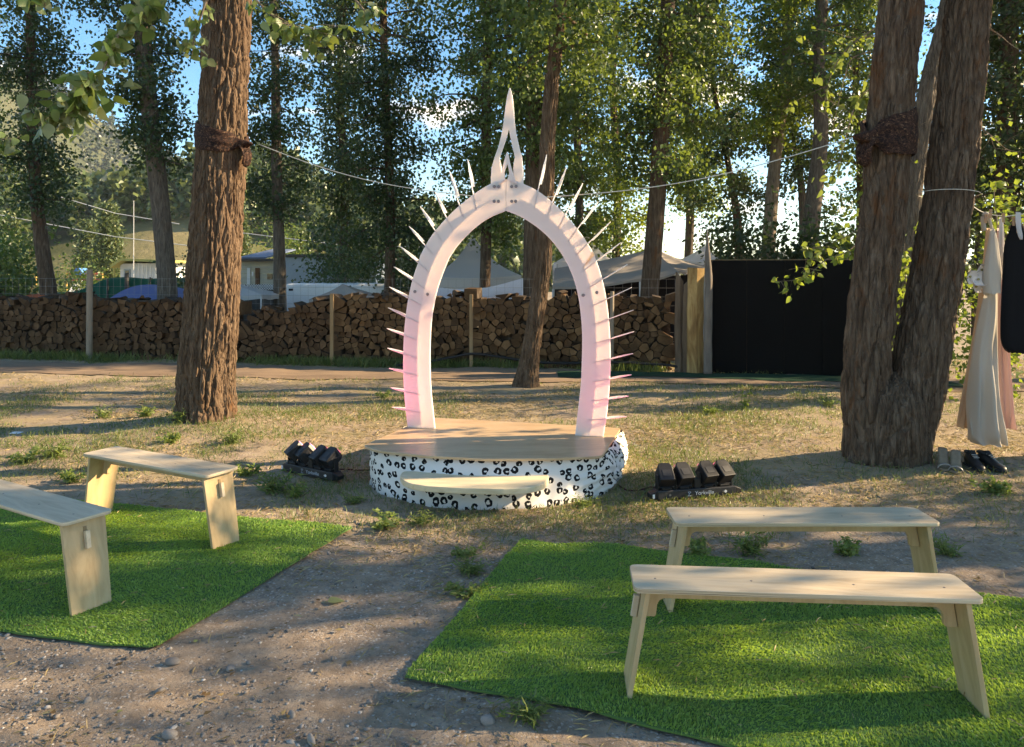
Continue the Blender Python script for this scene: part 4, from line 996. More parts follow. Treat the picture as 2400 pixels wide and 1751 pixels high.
# play frame, white tarp, car far left
M['play_orange'] = mat_plain('orange_pole', (0.62, 0.36, 0.10), 0.5); M['play_red'] = mat_plain('red_panel', (0.55, 0.10, 0.07), 0.5); M['play_blue'] = mat_plain('blue_panel', (0.08, 0.25, 0.6), 0.5)
Yg = 34.0
pg = thing('play_frame', 'playground frame with red rails and a blue top beyond the trees', 'playground', tuple(PX(190, 700, Yg))); o = Vector(pg.location)
for (x, y0, y1) in ((156, 640, 720), (205, 638, 720), (222, 640, 720), (240, 640, 720)):
    a, b = PX(x, y1, Yg)-o, PX(x, y0, Yg)-o; add('post', MB().cyl((a.x, 0, a.z), (b.x, 0, b.z), 0.035, 8).mesh('post'), M['play_orange'], pg)
for (x0, x1, y) in ((156, 240, 642), (160, 238, 656)):
    a, b = PX(x0, y, Yg)-o, PX(x1, y, Yg)-o; add('rail', MB().cyl((a.x, 0, a.z), (b.x, 0, b.z), 0.035, 8).mesh('rail'), M['play_red'], pg)
a = PX(191, 640, Yg)-o; add('roof', MB().prism([(-0.16, -0.1), (0.16, -0.1), (0.16, 0.12), (0.06, 0.22), (-0.06, 0.22), (-0.16, 0.12)], -0.3, 0.3, xf=Matrix.Translation(a) @ Matrix.Rotation(math.pi/2, 4, 'X')).mesh('roof'), M['play_blue'], pg)
rect_canopy('white_tarp', 'white tarpaulin shelter in front of the playground', 150, 232, 690, 190, 656, 28.0, 1.5, -0.05, M['canvas_white'], 0.6, 21, 'tarpaulin')
og = thing('goal_frame', 'orange pole frame between the leftmost trunks', 'frame', tuple(PX(80, 720, 26.0))); o = Vector(og.location)
for x in (75, 83.5):
    a, b = PX(x, 730, 26)-o, PX(x, 640, 26)-o; add('pole', MB().cyl((a.x, 0, a.z), (b.x, 0, b.z), 0.045, 8).mesh('pole'), M['play_orange'], og)
a, b = PX(74, 641, 26)-o, PX(86, 641, 26)-o; add('crossbar', MB().cyl((a.x-0.05, 0, a.z), (b.x, 0, b.z), 0.04, 8).mesh('crossbar'), M['play_orange'], og)
# parked car (mostly hidden)
M['car_paint'] = mat_plain('car_paint', (0.30, 0.31, 0.32), 0.3, 0.5, 0.2)
pc_ = PX(92, 700, 24.0); car = thing('parked_car', 'silver parked car glimpsed behind the leftmost trunk', 'car', (pc_.x, pc_.y, gz(pc_.x, pc_.y)))
prof = [(-2.0, 0.35), (2.0, 0.35), (2.05, 0.75), (1.3, 0.95), (0.75, 1.42), (-1.0, 1.45), (-1.75, 1.0), (-2.05, 0.9)]
add('body', MB().prism(prof, -0.8, 0.8, xf=Matrix.Rotation(math.pi/2, 4, 'X')).mesh('body', 0.08, 3, True), M['car_paint'], car)
add('window', MB().prism([(-1.4, 0.98), (1.15, 0.98), (0.7, 1.36), (-0.95, 1.38)], -0.815, 0.815, xf=Matrix.Rotation(math.pi/2, 4, 'X')).mesh('window'), M['dark_glass'], car)
for dx in (-1.25, 1.25):
    for dy in (-0.82, 0.62): add('wheel', MB().cyl((dx, dy, 0.32), (dx, dy+0.2, 0.32), 0.32, 18).mesh('wheel'), M['rubber'], car)

# ------------------------------------------------------------------ hills
def ridge(name, pxs, Y, depth, m, label, rough, seed, front_drop=0.0, nx_=160, ny_=60):
    """hill whose skyline the photo shows in pixels pxs at distance Y"""
    T = np.array([[p[0], p[1]] for p in pxs], float)
    xs_ = np.linspace(T[0, 0], T[-1, 0], nx_); yy = np.interp(xs_, T[:, 0], T[:, 1])
    top = H - (yy-YH)/F*Y
    V = []
    for j in range(ny_):
        f = j/(ny_-1); yd = Y - depth + 2*depth*f
        prof = math.sin(math.pi*f)**1.1
        X = (xs_-1200)/F*Y
        h = -3 + (top+3)*prof
        h = h + rough*prof*(vnoise(X*0.02, yd*0.02, 0, seed) + 0.5*vnoise(X*0.06, yd*0.06, 0, seed+1))*(0.4 if 0.42 < f < 0.58 else 1)
        V.append(np.stack([X, np.full(nx_, yd), h], 1))
    V = np.concatenate(V); ii = np.arange((ny_-1)*(nx_-1)); r, c = ii//(nx_-1), ii % (nx_-1)
    Q = np.stack([r*nx_+c, r*nx_+c+1, (r+1)*nx_+c+1, (r+1)*nx_+c], 1)
    struct(add(name, mesh_np(name, V, Q, True), m), label)
    return V.reshape(ny_, nx_, 3)
M['hill_dry'] = mat_noise('dry_hill', [(0.35, (0.06, 0.075, 0.03)), (0.52, (0.12, 0.12, 0.05)), (0.64, (0.26, 0.21, 0.11)), (0.78, (0.33, 0.26, 0.15))], 0.03, 8, 'World', (1, 1, 1), 0.95, 0.6, 1.2, 0.4, 0.1)
M['hill_far'] = mat_noise('far_hill', [(0.3, (0.05, 0.065, 0.038)), (0.55, (0.085, 0.095, 0.05)), (0.75, (0.19, 0.165, 0.095))], 0.03, 8, 'World', (1, 1, 1), 0.95, 0.6, 0.3, 1.0, 0.1)
far_V = ridge('hills', [(-700, 180), (-200, 130), (60, 170), (200, 262), (300, 318), (450, 430), (620, 470), (760, 510), (950, 570), (1200, 610), (1500, 625), (2600, 630)], 520, 260, M['hill_far'], 'forested mountainside beyond the valley', 10, 3)
near_V = ridge('hills', [(-500, 400), (-100, 405), (60, 412), (200, 432), (300, 480), (400, 520), (520, 470), (640, 455), (700, 462), (800, 520), (920, 560), (1100, 590), (1500, 620), (2500, 632)], 170, 75, M['hill_dry'], 'dry golden hillside with scattered pines', 3, 9)

def pine_arrays(base, h, r, rng, tiers=9, per=9):
    """conifer of drooping clumps: arrays of leaf triangles"""
    C = []
    for t_ in range(tiers):
        f = (t_+0.6)/tiers
        for k in range(per):
            a = rng.uniform(0, 6.28); rr = r*(1-f)**0.8*rng.uniform(0.25, 1.0)
            C.append((base[0]+rr*math.cos(a), base[1]+rr*math.sin(a), base[2]+h*(0.12+0.88*f)-0.1*rr))
    return np.array(C)
rng = np.random.default_rng(5); cen = []; siz = []
def scatter_pines(Vg, n, hmin, hmax, jlo, jhi, ilo, ihi, per, mask_seed, thr):
    C = []; S = []
    ny_, nx_, _ = Vg.shape; c = 0
    while c < n:
        j = rng.uniform(jlo, jhi)*(ny_-1); i = rng.uniform(ilo, ihi)*(nx_-1)
        b = Vg[int(j), int(i)] + np.array([rng.uniform(-1.5, 1.5), rng.uniform(-1.5, 1.5), 0])
        c += 1
        if float(vnoise(b[0]*0.02, b[1]*0.02, 0, mask_seed)) < thr: continue
        h = rng.uniform(hmin, hmax); P = pine_arrays(b, h, h*0.2, rng, 6, per); C.append(P); S.append(np.full(len(P), h*0.16))
    return np.concatenate(C), np.concatenate(S)
P, S = scatter_pines(far_V, 2300, 9, 16, 0.06, 0.52, 0.0, 0.62, 5, 31, -0.45)
Vl, Fl = leaf_arrays(P, 1.0, rng, 0.5, 0.5, 0.1)
Vl = (Vl.reshape(-1, 4, 3) - P[:, None, :]) * S[:, None, None] + P[:, None, :]
tag(add('pine_forest', mesh_np('pine_forest', Vl.reshape(-1, 3), Fl), M['pine_far'], kind='stuff'), 'far pine forest covering the mountainside', None)
P, S = scatter_pines(near_V, 2200, 4, 9, 0.05, 0.52, 0.0, 0.6, 7, 37, -0.55)
Vl, Fl = leaf_arrays(P, 1.0, rng, 0.5, 0.5, 0.1)
Vl = (Vl.reshape(-1, 4, 3) - P[:, None, :]) * S[:, None, None] + P[:, None, :]
tag(add('hillside_pines', mesh_np('hillside_pines', Vl.reshape(-1, 3), Fl), M['pine'], kind='stuff'), 'pines and scrub scattered over the dry hillside', None)
# nearer single pines
for k, (x, ytop, Y, r, lab) in enumerate([(255, 480, 62, 1.7, 'sunlit pine standing behind the white shed'), (205, 520, 75, 2.0, 'pine behind the playground frame'), (20, 500, 55, 2.0, 'shaded pine at the far left'), (560, 500, 70, 1.8, 'pine right behind the thick left trunk'), (700, 540, 66, 1.7, 'pine above the mobile home'), (860, 560, 72, 1.8, 'pine far behind the grey canopy')]):
    top_z = H-(ytop-YH)/F*Y; x0 = (x-1200)/F*Y; zb = gz(x0, Y)-0.1
    rng = np.random.default_rng(400+k)
    t = thing('pine_tree', lab, 'tree', (x0, Y, zb), group='pines at the foot of the hill')
    me, C = trunk_mesh('trunk', [(0, 0, 0, 0.2), (0.05, 0, (top_z-zb)*0.5, 0.13), (0, 0, top_z-zb, 0.02)], 10, 30, 0.01, 8, k)
    add('trunk', me, M['bark_dark'], t)
    P = pine_arrays((0, 0, 0), top_z-zb, r, rng, 22, 26); loc = P[rng.integers(0, len(P), 7000)] + rng.normal(scale=0.28, size=(7000, 3))*np.array([1, 1, 0.6])
    add('crown', mesh_np('crown', *leaf_arrays(loc, 0.32, rng, 0.3, 0.22)), M['pine'], t)
# undergrowth bushes beyond the woodpile and wall
def bush(name, label, c, rad, n, size, m, seed, cat='bush', stems=7):
    rng = np.random.default_rng(seed); c = Vector(c); t = thing(name, label, cat, tuple(c))
    mb = MB(); P = []
    for s in range(stems):
        a = rng.uniform(0, 6.28); d = Vector((math.cos(a)*rad[0]*rng.uniform(0.2, 0.8), math.sin(a)*rad[1]*rng.uniform(0.2, 0.8), rad[2]*rng.uniform(0.7, 1.05)))
        mb.tube([(0, 0, -0.03), d*0.5+Vector((0, 0, 0.1*rad[2])), d], [0.018, 0.012, 0.004], 5, cap=False)
        k = max(2, int(7))
        for q in range(k):
            f = 0.25 + 0.75*q/(k-1); cc = np.array(d*f) + rng.normal(scale=0.14, size=3)*np.array(rad)
            P.append(cc + rng.normal(scale=0.19, size=(n//(stems*k), 3))*np.array(rad)*np.array([1, 1, 0.7]))
    P = np.concatenate(P); P = P[P[:, 2] > 0.02]
    add('stems', mb.mesh('stems'), M['bark_dark'], t)
    add('foliage', mesh_np('foliage', *leaf_arrays(P, size, rng, 0.4)), m, t)
    return t
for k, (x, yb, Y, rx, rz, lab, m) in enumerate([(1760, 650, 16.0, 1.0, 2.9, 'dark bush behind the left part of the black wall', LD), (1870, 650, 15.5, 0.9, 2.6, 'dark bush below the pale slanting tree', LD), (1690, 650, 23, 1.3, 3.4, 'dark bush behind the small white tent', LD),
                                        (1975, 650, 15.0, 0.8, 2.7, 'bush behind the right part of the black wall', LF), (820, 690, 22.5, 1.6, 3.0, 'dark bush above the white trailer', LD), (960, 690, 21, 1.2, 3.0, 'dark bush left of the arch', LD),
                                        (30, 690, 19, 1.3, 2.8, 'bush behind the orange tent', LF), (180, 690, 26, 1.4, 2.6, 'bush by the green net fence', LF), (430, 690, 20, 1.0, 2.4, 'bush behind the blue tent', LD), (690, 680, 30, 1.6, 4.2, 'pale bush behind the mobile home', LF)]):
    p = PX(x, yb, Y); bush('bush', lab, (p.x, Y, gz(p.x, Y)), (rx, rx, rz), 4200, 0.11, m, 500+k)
# sunlit shrubs right of the twin tree
M['shrub'] = M['leaf_sunny']
for k, (X, Y, rx, rz, lab, n) in enumerate([(5.3, 9.6, 0.45, 2.3, 'bright yellow-green shrub behind the hanging dress', 700), (6.4, 9.9, 0.6, 2.6, 'bright yellow-green shrub at the right edge', 900), (5.0, 10.4, 0.42, 2.3, 'yellow-green shrub seen between the two dark stems', 600), (7.0, 11.0, 0.9, 1.5, 'low leafy shrub beyond the clothes', 900)]):
    bush('shrub', lab, (X, Y, gz(X, Y)), (rx, rx, rz), n, 0.085, M['shrub'], 540+k, 'shrub', 6)
for _o in list(bpy.data.objects):
    if _o.parent is None and _o.get('category') and not _o.get('kind'): _o['kind'] = 'thing'

# ------------------------------------------------------------------ stage
ZP = 0.30                                   # height of the stage deck
def deck(x, y): v = GX(x, y, ZP); return (v.x, v.y)
out = [deck(849, 1044), deck(1004, 978), deck(1351, 997), deck(1456, 1003), deck(1411, 1069), deck(1290, 1074), deck(1139, 1075), deck(1000, 1068), deck(885, 1056)]
def round_poly(poly, r, seg=5):
    res = []; n = len(poly)
    for i in range(n):
        p = Vector(poly[i]); a = Vector(poly[i-1])-p; b = Vector(poly[(i+1) % n])-p
        if a.normalized().dot(b.normalized()) < -0.96: res.append(tuple(p)); continue
        d = min(r, a.length*0.45, b.length*0.45); pa = p+a.normalized()*d; pb = p+b.normalized()*d
        for k in range(seg+1):
            t_ = k/seg; q = pa*(1-t_)**2 + p*2*t_*(1-t_) + pb*t_**2; res.append(tuple(q))
    return res
deck_poly = round_poly(out, 0.07)
cxs = Vector((sum(p[0] for p in deck_poly)/len(deck_poly), sum(p[1] for p in deck_poly)/len(deck_poly), 0))
st = thing('stage', 'low plywood stage with leopard print skirt under the white arch', 'stage', (cxs.x, cxs.y, gz(cxs.x, cxs.y)))
o_st = Vector(st.location)
add('deck', MB().prism([(p[0]-o_st.x, p[1]-o_st.y) for p in deck_poly], ZP-0.02-o_st.z, ZP-o_st.z).mesh('deck', 0.004, 2), M['stage_ply'], st)

# leopard print: broken dark rings on white cloth
def mat_leopard():
    m, nt, b = new_mat('leopard_print')
    uv = nt.nodes.new('ShaderNodeUVMap'); uv.uv_map = 'UVMap'
    ns = nt.nodes.new('ShaderNodeTexNoise'); ns.inputs['Scale'].default_value = 34; ns.inputs['Detail'].default_value = 2
    nt.links.new(uv.outputs['UV'], ns.inputs['Vector'])
    wa = nt.nodes.new('ShaderNodeVectorMath'); wa.operation = 'MULTIPLY_ADD'; wa.inputs[1].default_value = (0.022, 0.022, 0)
    nt.links.new(ns.outputs['Color'], wa.inputs[0]); nt.links.new(uv.outputs['UV'], wa.inputs[2])
    S = 13.0
    vo = nt.nodes.new('ShaderNodeTexVoronoi'); vo.voronoi_dimensions = '2D'; vo.inputs['Scale'].default_value = S; vo.inputs['Randomness'].default_value = 0.72
    nt.links.new(wa.outputs['Vector'], vo.inputs['Vector'])
    # local direction from the cell's centre
    sc = nt.nodes.new('ShaderNodeVectorMath'); sc.operation = 'SUBTRACT'
    nt.links.new(wa.outputs['Vector'], sc.inputs[0]); nt.links.new(vo.outputs['Position'], sc.inputs[1])
    sx = nt.nodes.new('ShaderNodeSeparateXYZ'); nt.links.new(sc.outputs['Vector'], sx.inputs['Vector'])
    at = nt.nodes.new('ShaderNodeMath'); at.operation = 'ARCTAN2'; nt.links.new(sx.outputs['Y'], at.inputs[0]); nt.links.new(sx.outputs['X'], at.inputs[1])
    sepc = nt.nodes.new('ShaderNodeSeparateColor'); nt.links.new(vo.outputs['Color'], sepc.inputs['Color'])
    ph = nt.nodes.new('ShaderNodeMath'); ph.operation = 'MULTIPLY_ADD'; ph.inputs[1].default_value = 6.283; nt.links.new(sepc.outputs['Red'], ph.inputs[0]); nt.links.new(at.outputs['Value'], ph.inputs[2])
    co = nt.nodes.new('ShaderNodeMath'); co.operation = 'COSINE'; nt.links.new(ph.outputs['Value'], co.inputs[0])
    # ring radius varies per cell
    rad = nt.nodes.new('ShaderNodeMapRange'); rad.inputs['To Min'].default_value = 0.13; rad.inputs['To Max'].default_value = 0.27; nt.links.new(sepc.outputs['Green'], rad.inputs['Value'])
    df = nt.nodes.new('ShaderNodeMath'); df.operation = 'SUBTRACT'; nt.links.new(vo.outputs['Distance'], df.inputs[0]); nt.links.new(rad.outputs['Result'], df.inputs[1])
    ab = nt.nodes.new('ShaderNodeMath'); ab.operation = 'ABSOLUTE'; nt.links.new(df.outputs['Value'], ab.inputs[0])
    wd = nt.nodes.new('ShaderNodeMapRange'); wd.inputs['From Min'].default_value = -1.0; wd.inputs['From Max'].default_value = -0.6; wd.inputs['To Min'].default_value = 0.03; wd.inputs['To Max'].default_value = 0.125
    nt.links.new(co.outputs['Value'], wd.inputs['Value'])
    lt = nt.nodes.new('ShaderNodeMath'); lt.operation = 'LESS_THAN'; nt.links.new(ab.outputs['Value'], lt.inputs[0]); nt.links.new(wd.outputs['Result'], lt.inputs[1])
    mx = nt.nodes.new('ShaderNodeMix'); mx.data_type = 'RGBA'; mx.inputs['A'].default_value = (0.70, 0.655, 0.60, 1); mx.inputs['B'].default_value = (0.012, 0.012, 0.013, 1)
    nt.links.new(lt.outputs['Value'], mx.inputs['Factor']); nt.links.new(mx.outputs['Result'], b.inputs['Base Color'])
    b.inputs['Roughness'].default_value = 0.85; b.inputs['Specular IOR Level'].default_value = 0.12
    return m
M['leopard'] = mat_leopard()
def skirt():
    """cloth from under the deck edge down to the ground, bulging out over the step"""
    top = [(867, 1054), (885, 1057), (1000, 1070), (1139, 1077), (1290, 1076), (1408, 1070), (1428, 1050), (1447, 1020), (1452, 1006), (1351, 1000), (1010, 984), (912, 1028)]
    bot = [(867, 1136), (902, 1160), (1000, 1183), (1140, 1194), (1290, 1185), (1402, 1162), (1440, 1136), (1458, 1100), (1462, 1060), (1351, 1028), (1020, 1008), (905, 1074)]
    tp = [GX(x, y, ZP-0.02) for (x, y) in top]; bp = [GX(x, y, 0.0) for (x, y) in bot]
    n = 420; rows = 34
    T = catmull([tuple(p) for p in tp + tp[:1]], n+1)[:-1]; B = catmull([tuple(p) for p in bp + bp[:1]], n+1)[:-1]
    c = T[:, :2].mean(0)
    seg = np.linalg.norm(np.roll(B, -1, 0)-B, axis=1); u = np.r_[0, np.cumsum(seg)]
    V = []; UV = []
    right = np.array([float(smooth(1395, 1440, 1200 + p[0]/p[1]*F)) * (1 if p[1] < 6.45 else 0.4) for p in B])
    for r in range(rows+1):
        f = r/rows
        for i in range(n):
            p = T[i]*(1-f) + B[i]*f
            d = p[:2]-c; d /= np.linalg.norm(d)
            w = 0.012*float(vnoise(u[i]*6, f*2, 0, 3))*f + 0.006*float(vnoise(u[i]*22, f*5, 0, 4))*(0.3+f)
            # slanting creases towards the right front corner
            w += 0.012*math.sin((u[i]*2.2 + f*3.4)*9)*float(smooth(1290, 1400, 1200+p[0]/p[1]*F))*f*(1-f)*2.2
            w += right[i]*(0.05*math.sin(math.pi*f) + 0.022*float(vnoise(u[i]*17, f*9, 0, 8)))
            p = p.copy(); p[0] += d[0]*w; p[1] += d[1]*w
            if f == 1: p[2] = gz(p[0], p[1]) - 0.005
            V.append((p[0]-o_st.x, p[1]-o_st.y, p[2]-o_st.z))
    Fc = []; uvs = []
    for r in range(rows):
        for i in range(n):
            j = (i+1) % n; Fc.append((r*n+i, r*n+j, (r+1)*n+j, (r+1)*n+i))
            a, b_ = u[i], u[i+1]; h = 0.34
            uvs += [a, h*(1-r/rows), b_, h*(1-r/rows), b_, h*(1-(r+1)/rows), a, h*(1-(r+1)/rows)]
    me = mesh_np('skirt', np.array(V), np.array(Fc), True)
    me.uv_layers.new(name='UVMap'); me.uv_layers['UVMap'].data.foreach_set('uv', np.array(uvs, np.float32))
    return me
add('skirt', skirt(), M['leopard'], st)
# framing below the deck
fr = MB()
for (x, y) in ((900, 1062), (1395, 1080), (1390, 1015), (1010, 995), (1140, 1085)):
    g = GX(x, y, 0.2) - o_st; fr.box((g.x*0.9, g.y*0.9+0.02, 0.13), (0.09, 0.09, 0.27))
add('frame', fr.mesh('frame'), M['pine_board'], st)
# step board poking through the skirt
sp_top = [(938, 1114), (1286, 1120), (1276, 1134), (1240, 1143), (1180, 1146), (1080, 1144), (1000, 1139), (960, 1133), (943, 1124)]
zs_ = 0.185
poly = [(GX(x, y, zs_).x-o_st.x, GX(x, y, zs_).y-o_st.y) for (x, y) in sp_top]
poly = [(poly[0][0], poly[0][1]+0.12), (poly[1][0], poly[1][1]+0.12)] + poly[1:] + poly[:1]
add('step', MB().prism(round_poly(poly, 0.05, 4), zs_-0.042-o_st.z, zs_-o_st.z).mesh('step', 0.005, 2), M['pine_board'], st)

# ------------------------------------------------------------------ the white arch
def mat_arch():
    m, nt, b = new_mat('milky_plastic')
    b.inputs['Base Color'].default_value = (0.66, 0.59, 0.565, 1)
    b.inputs['Subsurface Weight'].default_value = 1.0
    b.inputs['Subsurface Radius'].default_value = (1.0, 0.85, 0.75); b.inputs['Subsurface Scale'].default_value = 0.05
    b.inputs['Roughness'].default_value = 0.42; b.inputs['Specular IOR Level'].default_value = 0.35
    v = coord_node(nt, 'World'); n = noise_node(nt, v, 18, 5)
    bp = nt.nodes.new('ShaderNodeBump'); bp.inputs['Strength'].default_value = 0.05; bp.inputs['Distance'].default_value = 0.004
    nt.links.new(n.outputs['Fac'], bp.inputs['Height']); nt.links.new(bp.outputs['Normal'], b.inputs['Normal'])
    return m
M['arch'] = mat_arch()
M['bolt'] = mat_plain('bolt', (0.19, 0.17, 0.18), 0.45, 0.5, 0.6)
Lf, Rf = GX(988, 1003.5, ZP), GX(1380.5, 1022.5, ZP)
U = (Rf-Lf); U.z = 0; U.normalize(); NB = Vector((-U.y, U.x, 0))          # NB points away from the camera
ar = thing('arch', 'tall white translucent arch with radiating spikes and a pointed spire on the stage', 'arch', (Lf.x, Lf.y, ZP), math.atan2(U.y, U.x))
def AP(x, y):
    """photo pixel to arch-plane coordinates (along, up)"""
    a = (x-1200)/F; s = (a*Lf.y - Lf.x)/(U.x - a*U.y); Y = Lf.y + U.y*s
    return (s, H-(y-YH)/F*Y - ZP)
z5 = lambda p: (800+p[0]/2.36, 550+p[1]/2.36)
z2 = lambda p: (800+p[0]/2.754, p[1]/2.754)
outL = [AP(*z5(p)) for p in ((368, 1069), (355, 960), (345, 820), (342, 700), (346, 560), (356, 450), (373, 340), (396, 240), (427, 150))] + [AP(*z2(p)) for p in ((510, 1650), (570, 1540), (640, 1450), (720, 1366), (800, 1296), (880, 1236), (960, 1188), (1010, 1166), (1064, 1158))]
inL = [AP(*z5(p)) for p in ((519, 1071), (507, 960), (497, 860), (492, 740), (492, 620), (497, 500), (510, 400), (530, 310), (556, 230), (592, 140))] + [AP(*z2(p)) for p in ((705, 1652), (742, 1596), (800, 1530), (880, 1456), (960, 1404), (1061, 1361))]
outR = [AP(*z5(p)) for p in ((1450, 1118), (1461, 1050), (1471, 975), (1480, 890), (1487, 780), (1489, 680), (1486, 560), (1478, 450), (1465, 350), (1446, 260), (1420, 170), (1388, 90))] + [AP(*z2(p)) for p in ((1635, 1650), (1600, 1588), (1540, 1500), (1470, 1415), (1400, 1340), (1330, 1278), (1250, 1222), (1170, 1185), (1115, 1165), (1064, 1158))]
inR = [AP(*z5(p)) for p in ((1293, 1113), (1303, 1020), (1315, 920), (1325, 820), (1330, 700), (1332, 560), (1325, 450), (1312, 350), (1290, 260))] + [AP(*p) for p in ((1334, 628), (1319, 600), (1300, 573), (1278, 549), (1250, 526.5), (1217.6, 507), (1185.3, 494.2))]
TH = 0.012
def band_mesh(name, o_, i_, n=70, k=5, sgn=1):
    O = resample(catmull(o_, 400), n); I = resample(catmull(i_, 400), n)
    O[0, 1] = I[0, 1] = 0.0005
    V = []; Fc = []
    for yy in (0.0, TH):
        for a, b in zip(O, I):
            for q in range(k+1):
                p = a*(1-q/k) + b*q/k; V.append((p[0], yy, p[1]))
    W = k+1; N = n*W
    for j in range(n-1):
        for q in range(k):
            f = (j*W+q, j*W+q+1, (j+1)*W+q+1, (j+1)*W+q)
            Fc.append(f if sgn > 0 else f[::-1]); g = tuple(v+N for v in f); Fc.append(g[::-1] if sgn > 0 else g)
    def side(idx):
        for a, b in zip(idx[:-1], idx[1:]): Fc.append((a, b, b+N, a+N))
    side([j*W for j in range(n)]); side([j*W+k for j in range(n)]); side(list(range(W))); side([(n-1)*W+q for q in range(W)])
    me = mesh_np(name, V, Fc); bm = bmesh.new(); bm.from_mesh(me); bmesh.ops.recalc_face_normals(bm, faces=bm.faces); bm.to_mesh(me); bm.free()
    return me, (O+I)/2
seam = 0.0012
meL, midL = band_mesh('panel', [(a-(seam if i == len(outL)-1 else 0), b) for i, (a, b) in enumerate(outL)], [(a-(seam if i == len(inL)-1 else 0), b) for i, (a, b) in enumerate(inL)])
meR, midR = band_mesh('panel', [(a+(seam if i == len(outR)-1 else 0), b) for i, (a, b) in enumerate(outR)], [(a+(seam if i == len(inR)-1 else 0), b) for i, (a, b) in enumerate(inR)])
add('panel', meL, M['arch'], ar)['label'] = 'left half of the arch, tinted pink low down'
add('panel', meR, M['arch'], ar)['label'] = 'right half of the arch, tinted pink low down'
def rib_mesh(mid, d0, d1, t=0.010):
    V = []; Fc = []
    T = np.gradient(mid, axis=0); T /= np.linalg.norm(T, axis=1)[:, None]; Nn = np.stack([-T[:, 1], T[:, 0]], 1)*t/2
    for p, q in zip(mid, Nn): V += [(p[0]+q[0], d0, p[1]+q[1]), (p[0]-q[0], d0, p[1]-q[1]), (p[0]-q[0], d1, p[1]-q[1]), (p[0]+q[0], d1, p[1]+q[1])]
    for j in range(len(mid)-1):
        for q in range(4): q2 = (q+1) % 4; Fc.append((j*4+q, j*4+q2, (j+1)*4+q2, (j+1)*4+q))
    e = (len(mid)-1)*4; Fc += [(3, 2, 1, 0), (e, e+1, e+2, e+3)]
    me = mesh_np('rib', V, Fc); bm = bmesh.new(); bm.from_mesh(me); bmesh.ops.recalc_face_normals(bm, faces=bm.faces); bm.to_mesh(me); bm.free()
    return me
for mid in (midL, midR): add('rib', rib_mesh(mid[1:-4], TH+0.001, 0.105), M['arch'], ar)
# spikes: blades set across the panel, from the middle out
spk = [((273, 958), (440, 985)), ((265, 850), (430, 885)), ((255, 742), (425, 782)), ((247, 630), (420, 685)), ((243, 520), (420, 585)), ((250, 405), (428, 488)), ((257, 290), (440, 390)), ((283, 178), (460, 298)), ((318, 65), (487, 208)),
       ((1543, 43), (1330, 207)), ((1580, 165), (1358, 300)), ((1605, 292), (1380, 398)), ((1615, 418), (1388, 500)), ((1618, 538), (1393, 605)), ((1612, 660), (1393, 710)), ((1603, 778), (1392, 815)), ((1587, 897), (1383, 920)), ((1575, 1010), (1368, 1027))]
spk2 = [((428, 1460), (590, 1640)), ((500, 1330), (655, 1565)), ((597, 1240), (717, 1485)), ((690, 1100), (787, 1405)), ((808, 1025), (870, 1352)), ((1320, 995), (1243, 1347)), ((1448, 1075), (1325, 1405)), ((1555, 1180), (1398, 1478)), ((1655, 1300), (1460, 1562)), ((1735, 1430), (1512, 1650))]
allspk = [(AP(*z5(a)), AP(*z5(b))) for a, b in spk] + [(AP(*z2(a)), AP(*z2(b))) for a, b in spk2]
for (tip, root) in allspk:
    tip = Vector(tip); root = Vector(root); L = (tip-root).length; e = (tip-root)/L
    prof = [(0, -0.003), (L*0.45, -0.003), (L*0.80, 0.006), (L*0.86, 0.020), (L, 0.032), (L, 0.036), (L*0.90, 0.066), (L*0.74, 0.092), (L*0.58, 0.100), (L*0.47, 0.094), (L*0.45, TH+0.004), (0, TH+0.004)]
    xf = Matrix(((e.x, 0, -e.y, root.x), (0, 1, 0, 0), (e.y, 0, e.x, root.y), (0, 0, 0, 1)))
    mb = MB(); b0 = 0; t2 = 0.0028; n = len(prof)
    mb.v = [tuple(xf @ Vector((p[0], p[1], s_*t2))) for s_ in (-1, 1) for p in prof]
    mb.f = [tuple(range(n-1, -1, -1)), tuple(range(n, 2*n))] + [(i, (i+1) % n, n+(i+1) % n, n+i) for i in range(n)]; mb.m = [0]*len(mb.f)
    add('spike', mb.mesh('spike'), M['arch'], ar)
# spire with its opening, and the smaller spire inside
def plate_with_hole(name, outer, hole, y0, y1, m):
    """outer and hole are closed loops given as left side then right side from the foot up; strips between them"""
    V = []; Fc = []; n = len(outer)
    for yy in (y0, y1):
        for a, b in zip(outer, hole): V += [(a[0], yy, a[1]), (b[0], yy, b[1])]
    N = 2*n
    for i in range(n-1):
        f = (2*i, 2*i+1, 2*i+3, 2*i+2); Fc += [f, tuple(N+v for v in reversed(f))]
        Fc += [(2*i, 2*i+2, N+2*i+2, N+2*i), (2*i+3, 2*i+1, N+2*i+1, N+2*i+3)]
    for i in (0, n-1): Fc.append((2*i, 2*i+1, N+2*i+1, N+2*i))
    me = mesh_np(name, V, Fc); bm = bmesh.new(); bm.from_mesh(me); bmesh.ops.recalc_face_normals(bm, faces=bm.faces); bm.to_mesh(me); bm.free()
    return add(name, me, m, ar)
so = [(962, 1215), (963, 1140), (966, 1085), (985, 1018), (1010, 950), (1030, 872), (1045, 785), (1056, 690), (1068, 615), (1079, 578), (1085, 562), (1092, 578), (1102, 618), (1111, 700), (1116, 785), (1126, 862), (1146, 950), (1163, 1012), (1171, 1090), (1172, 1140), (1173, 1215)]
si = [(1035, 1215), (1034, 1140), (1031, 1075), (1024, 1045), (1018, 1020), (1030, 985), (1048, 935), (1060, 895), (1070, 860), (1075, 842), (1078, 832), (1081, 842), (1086, 870), (1093, 905), (1102, 945), (1112, 985), (1118, 1015), (1112, 1042), (1107, 1080), (1108, 1140), (1110, 1215)]
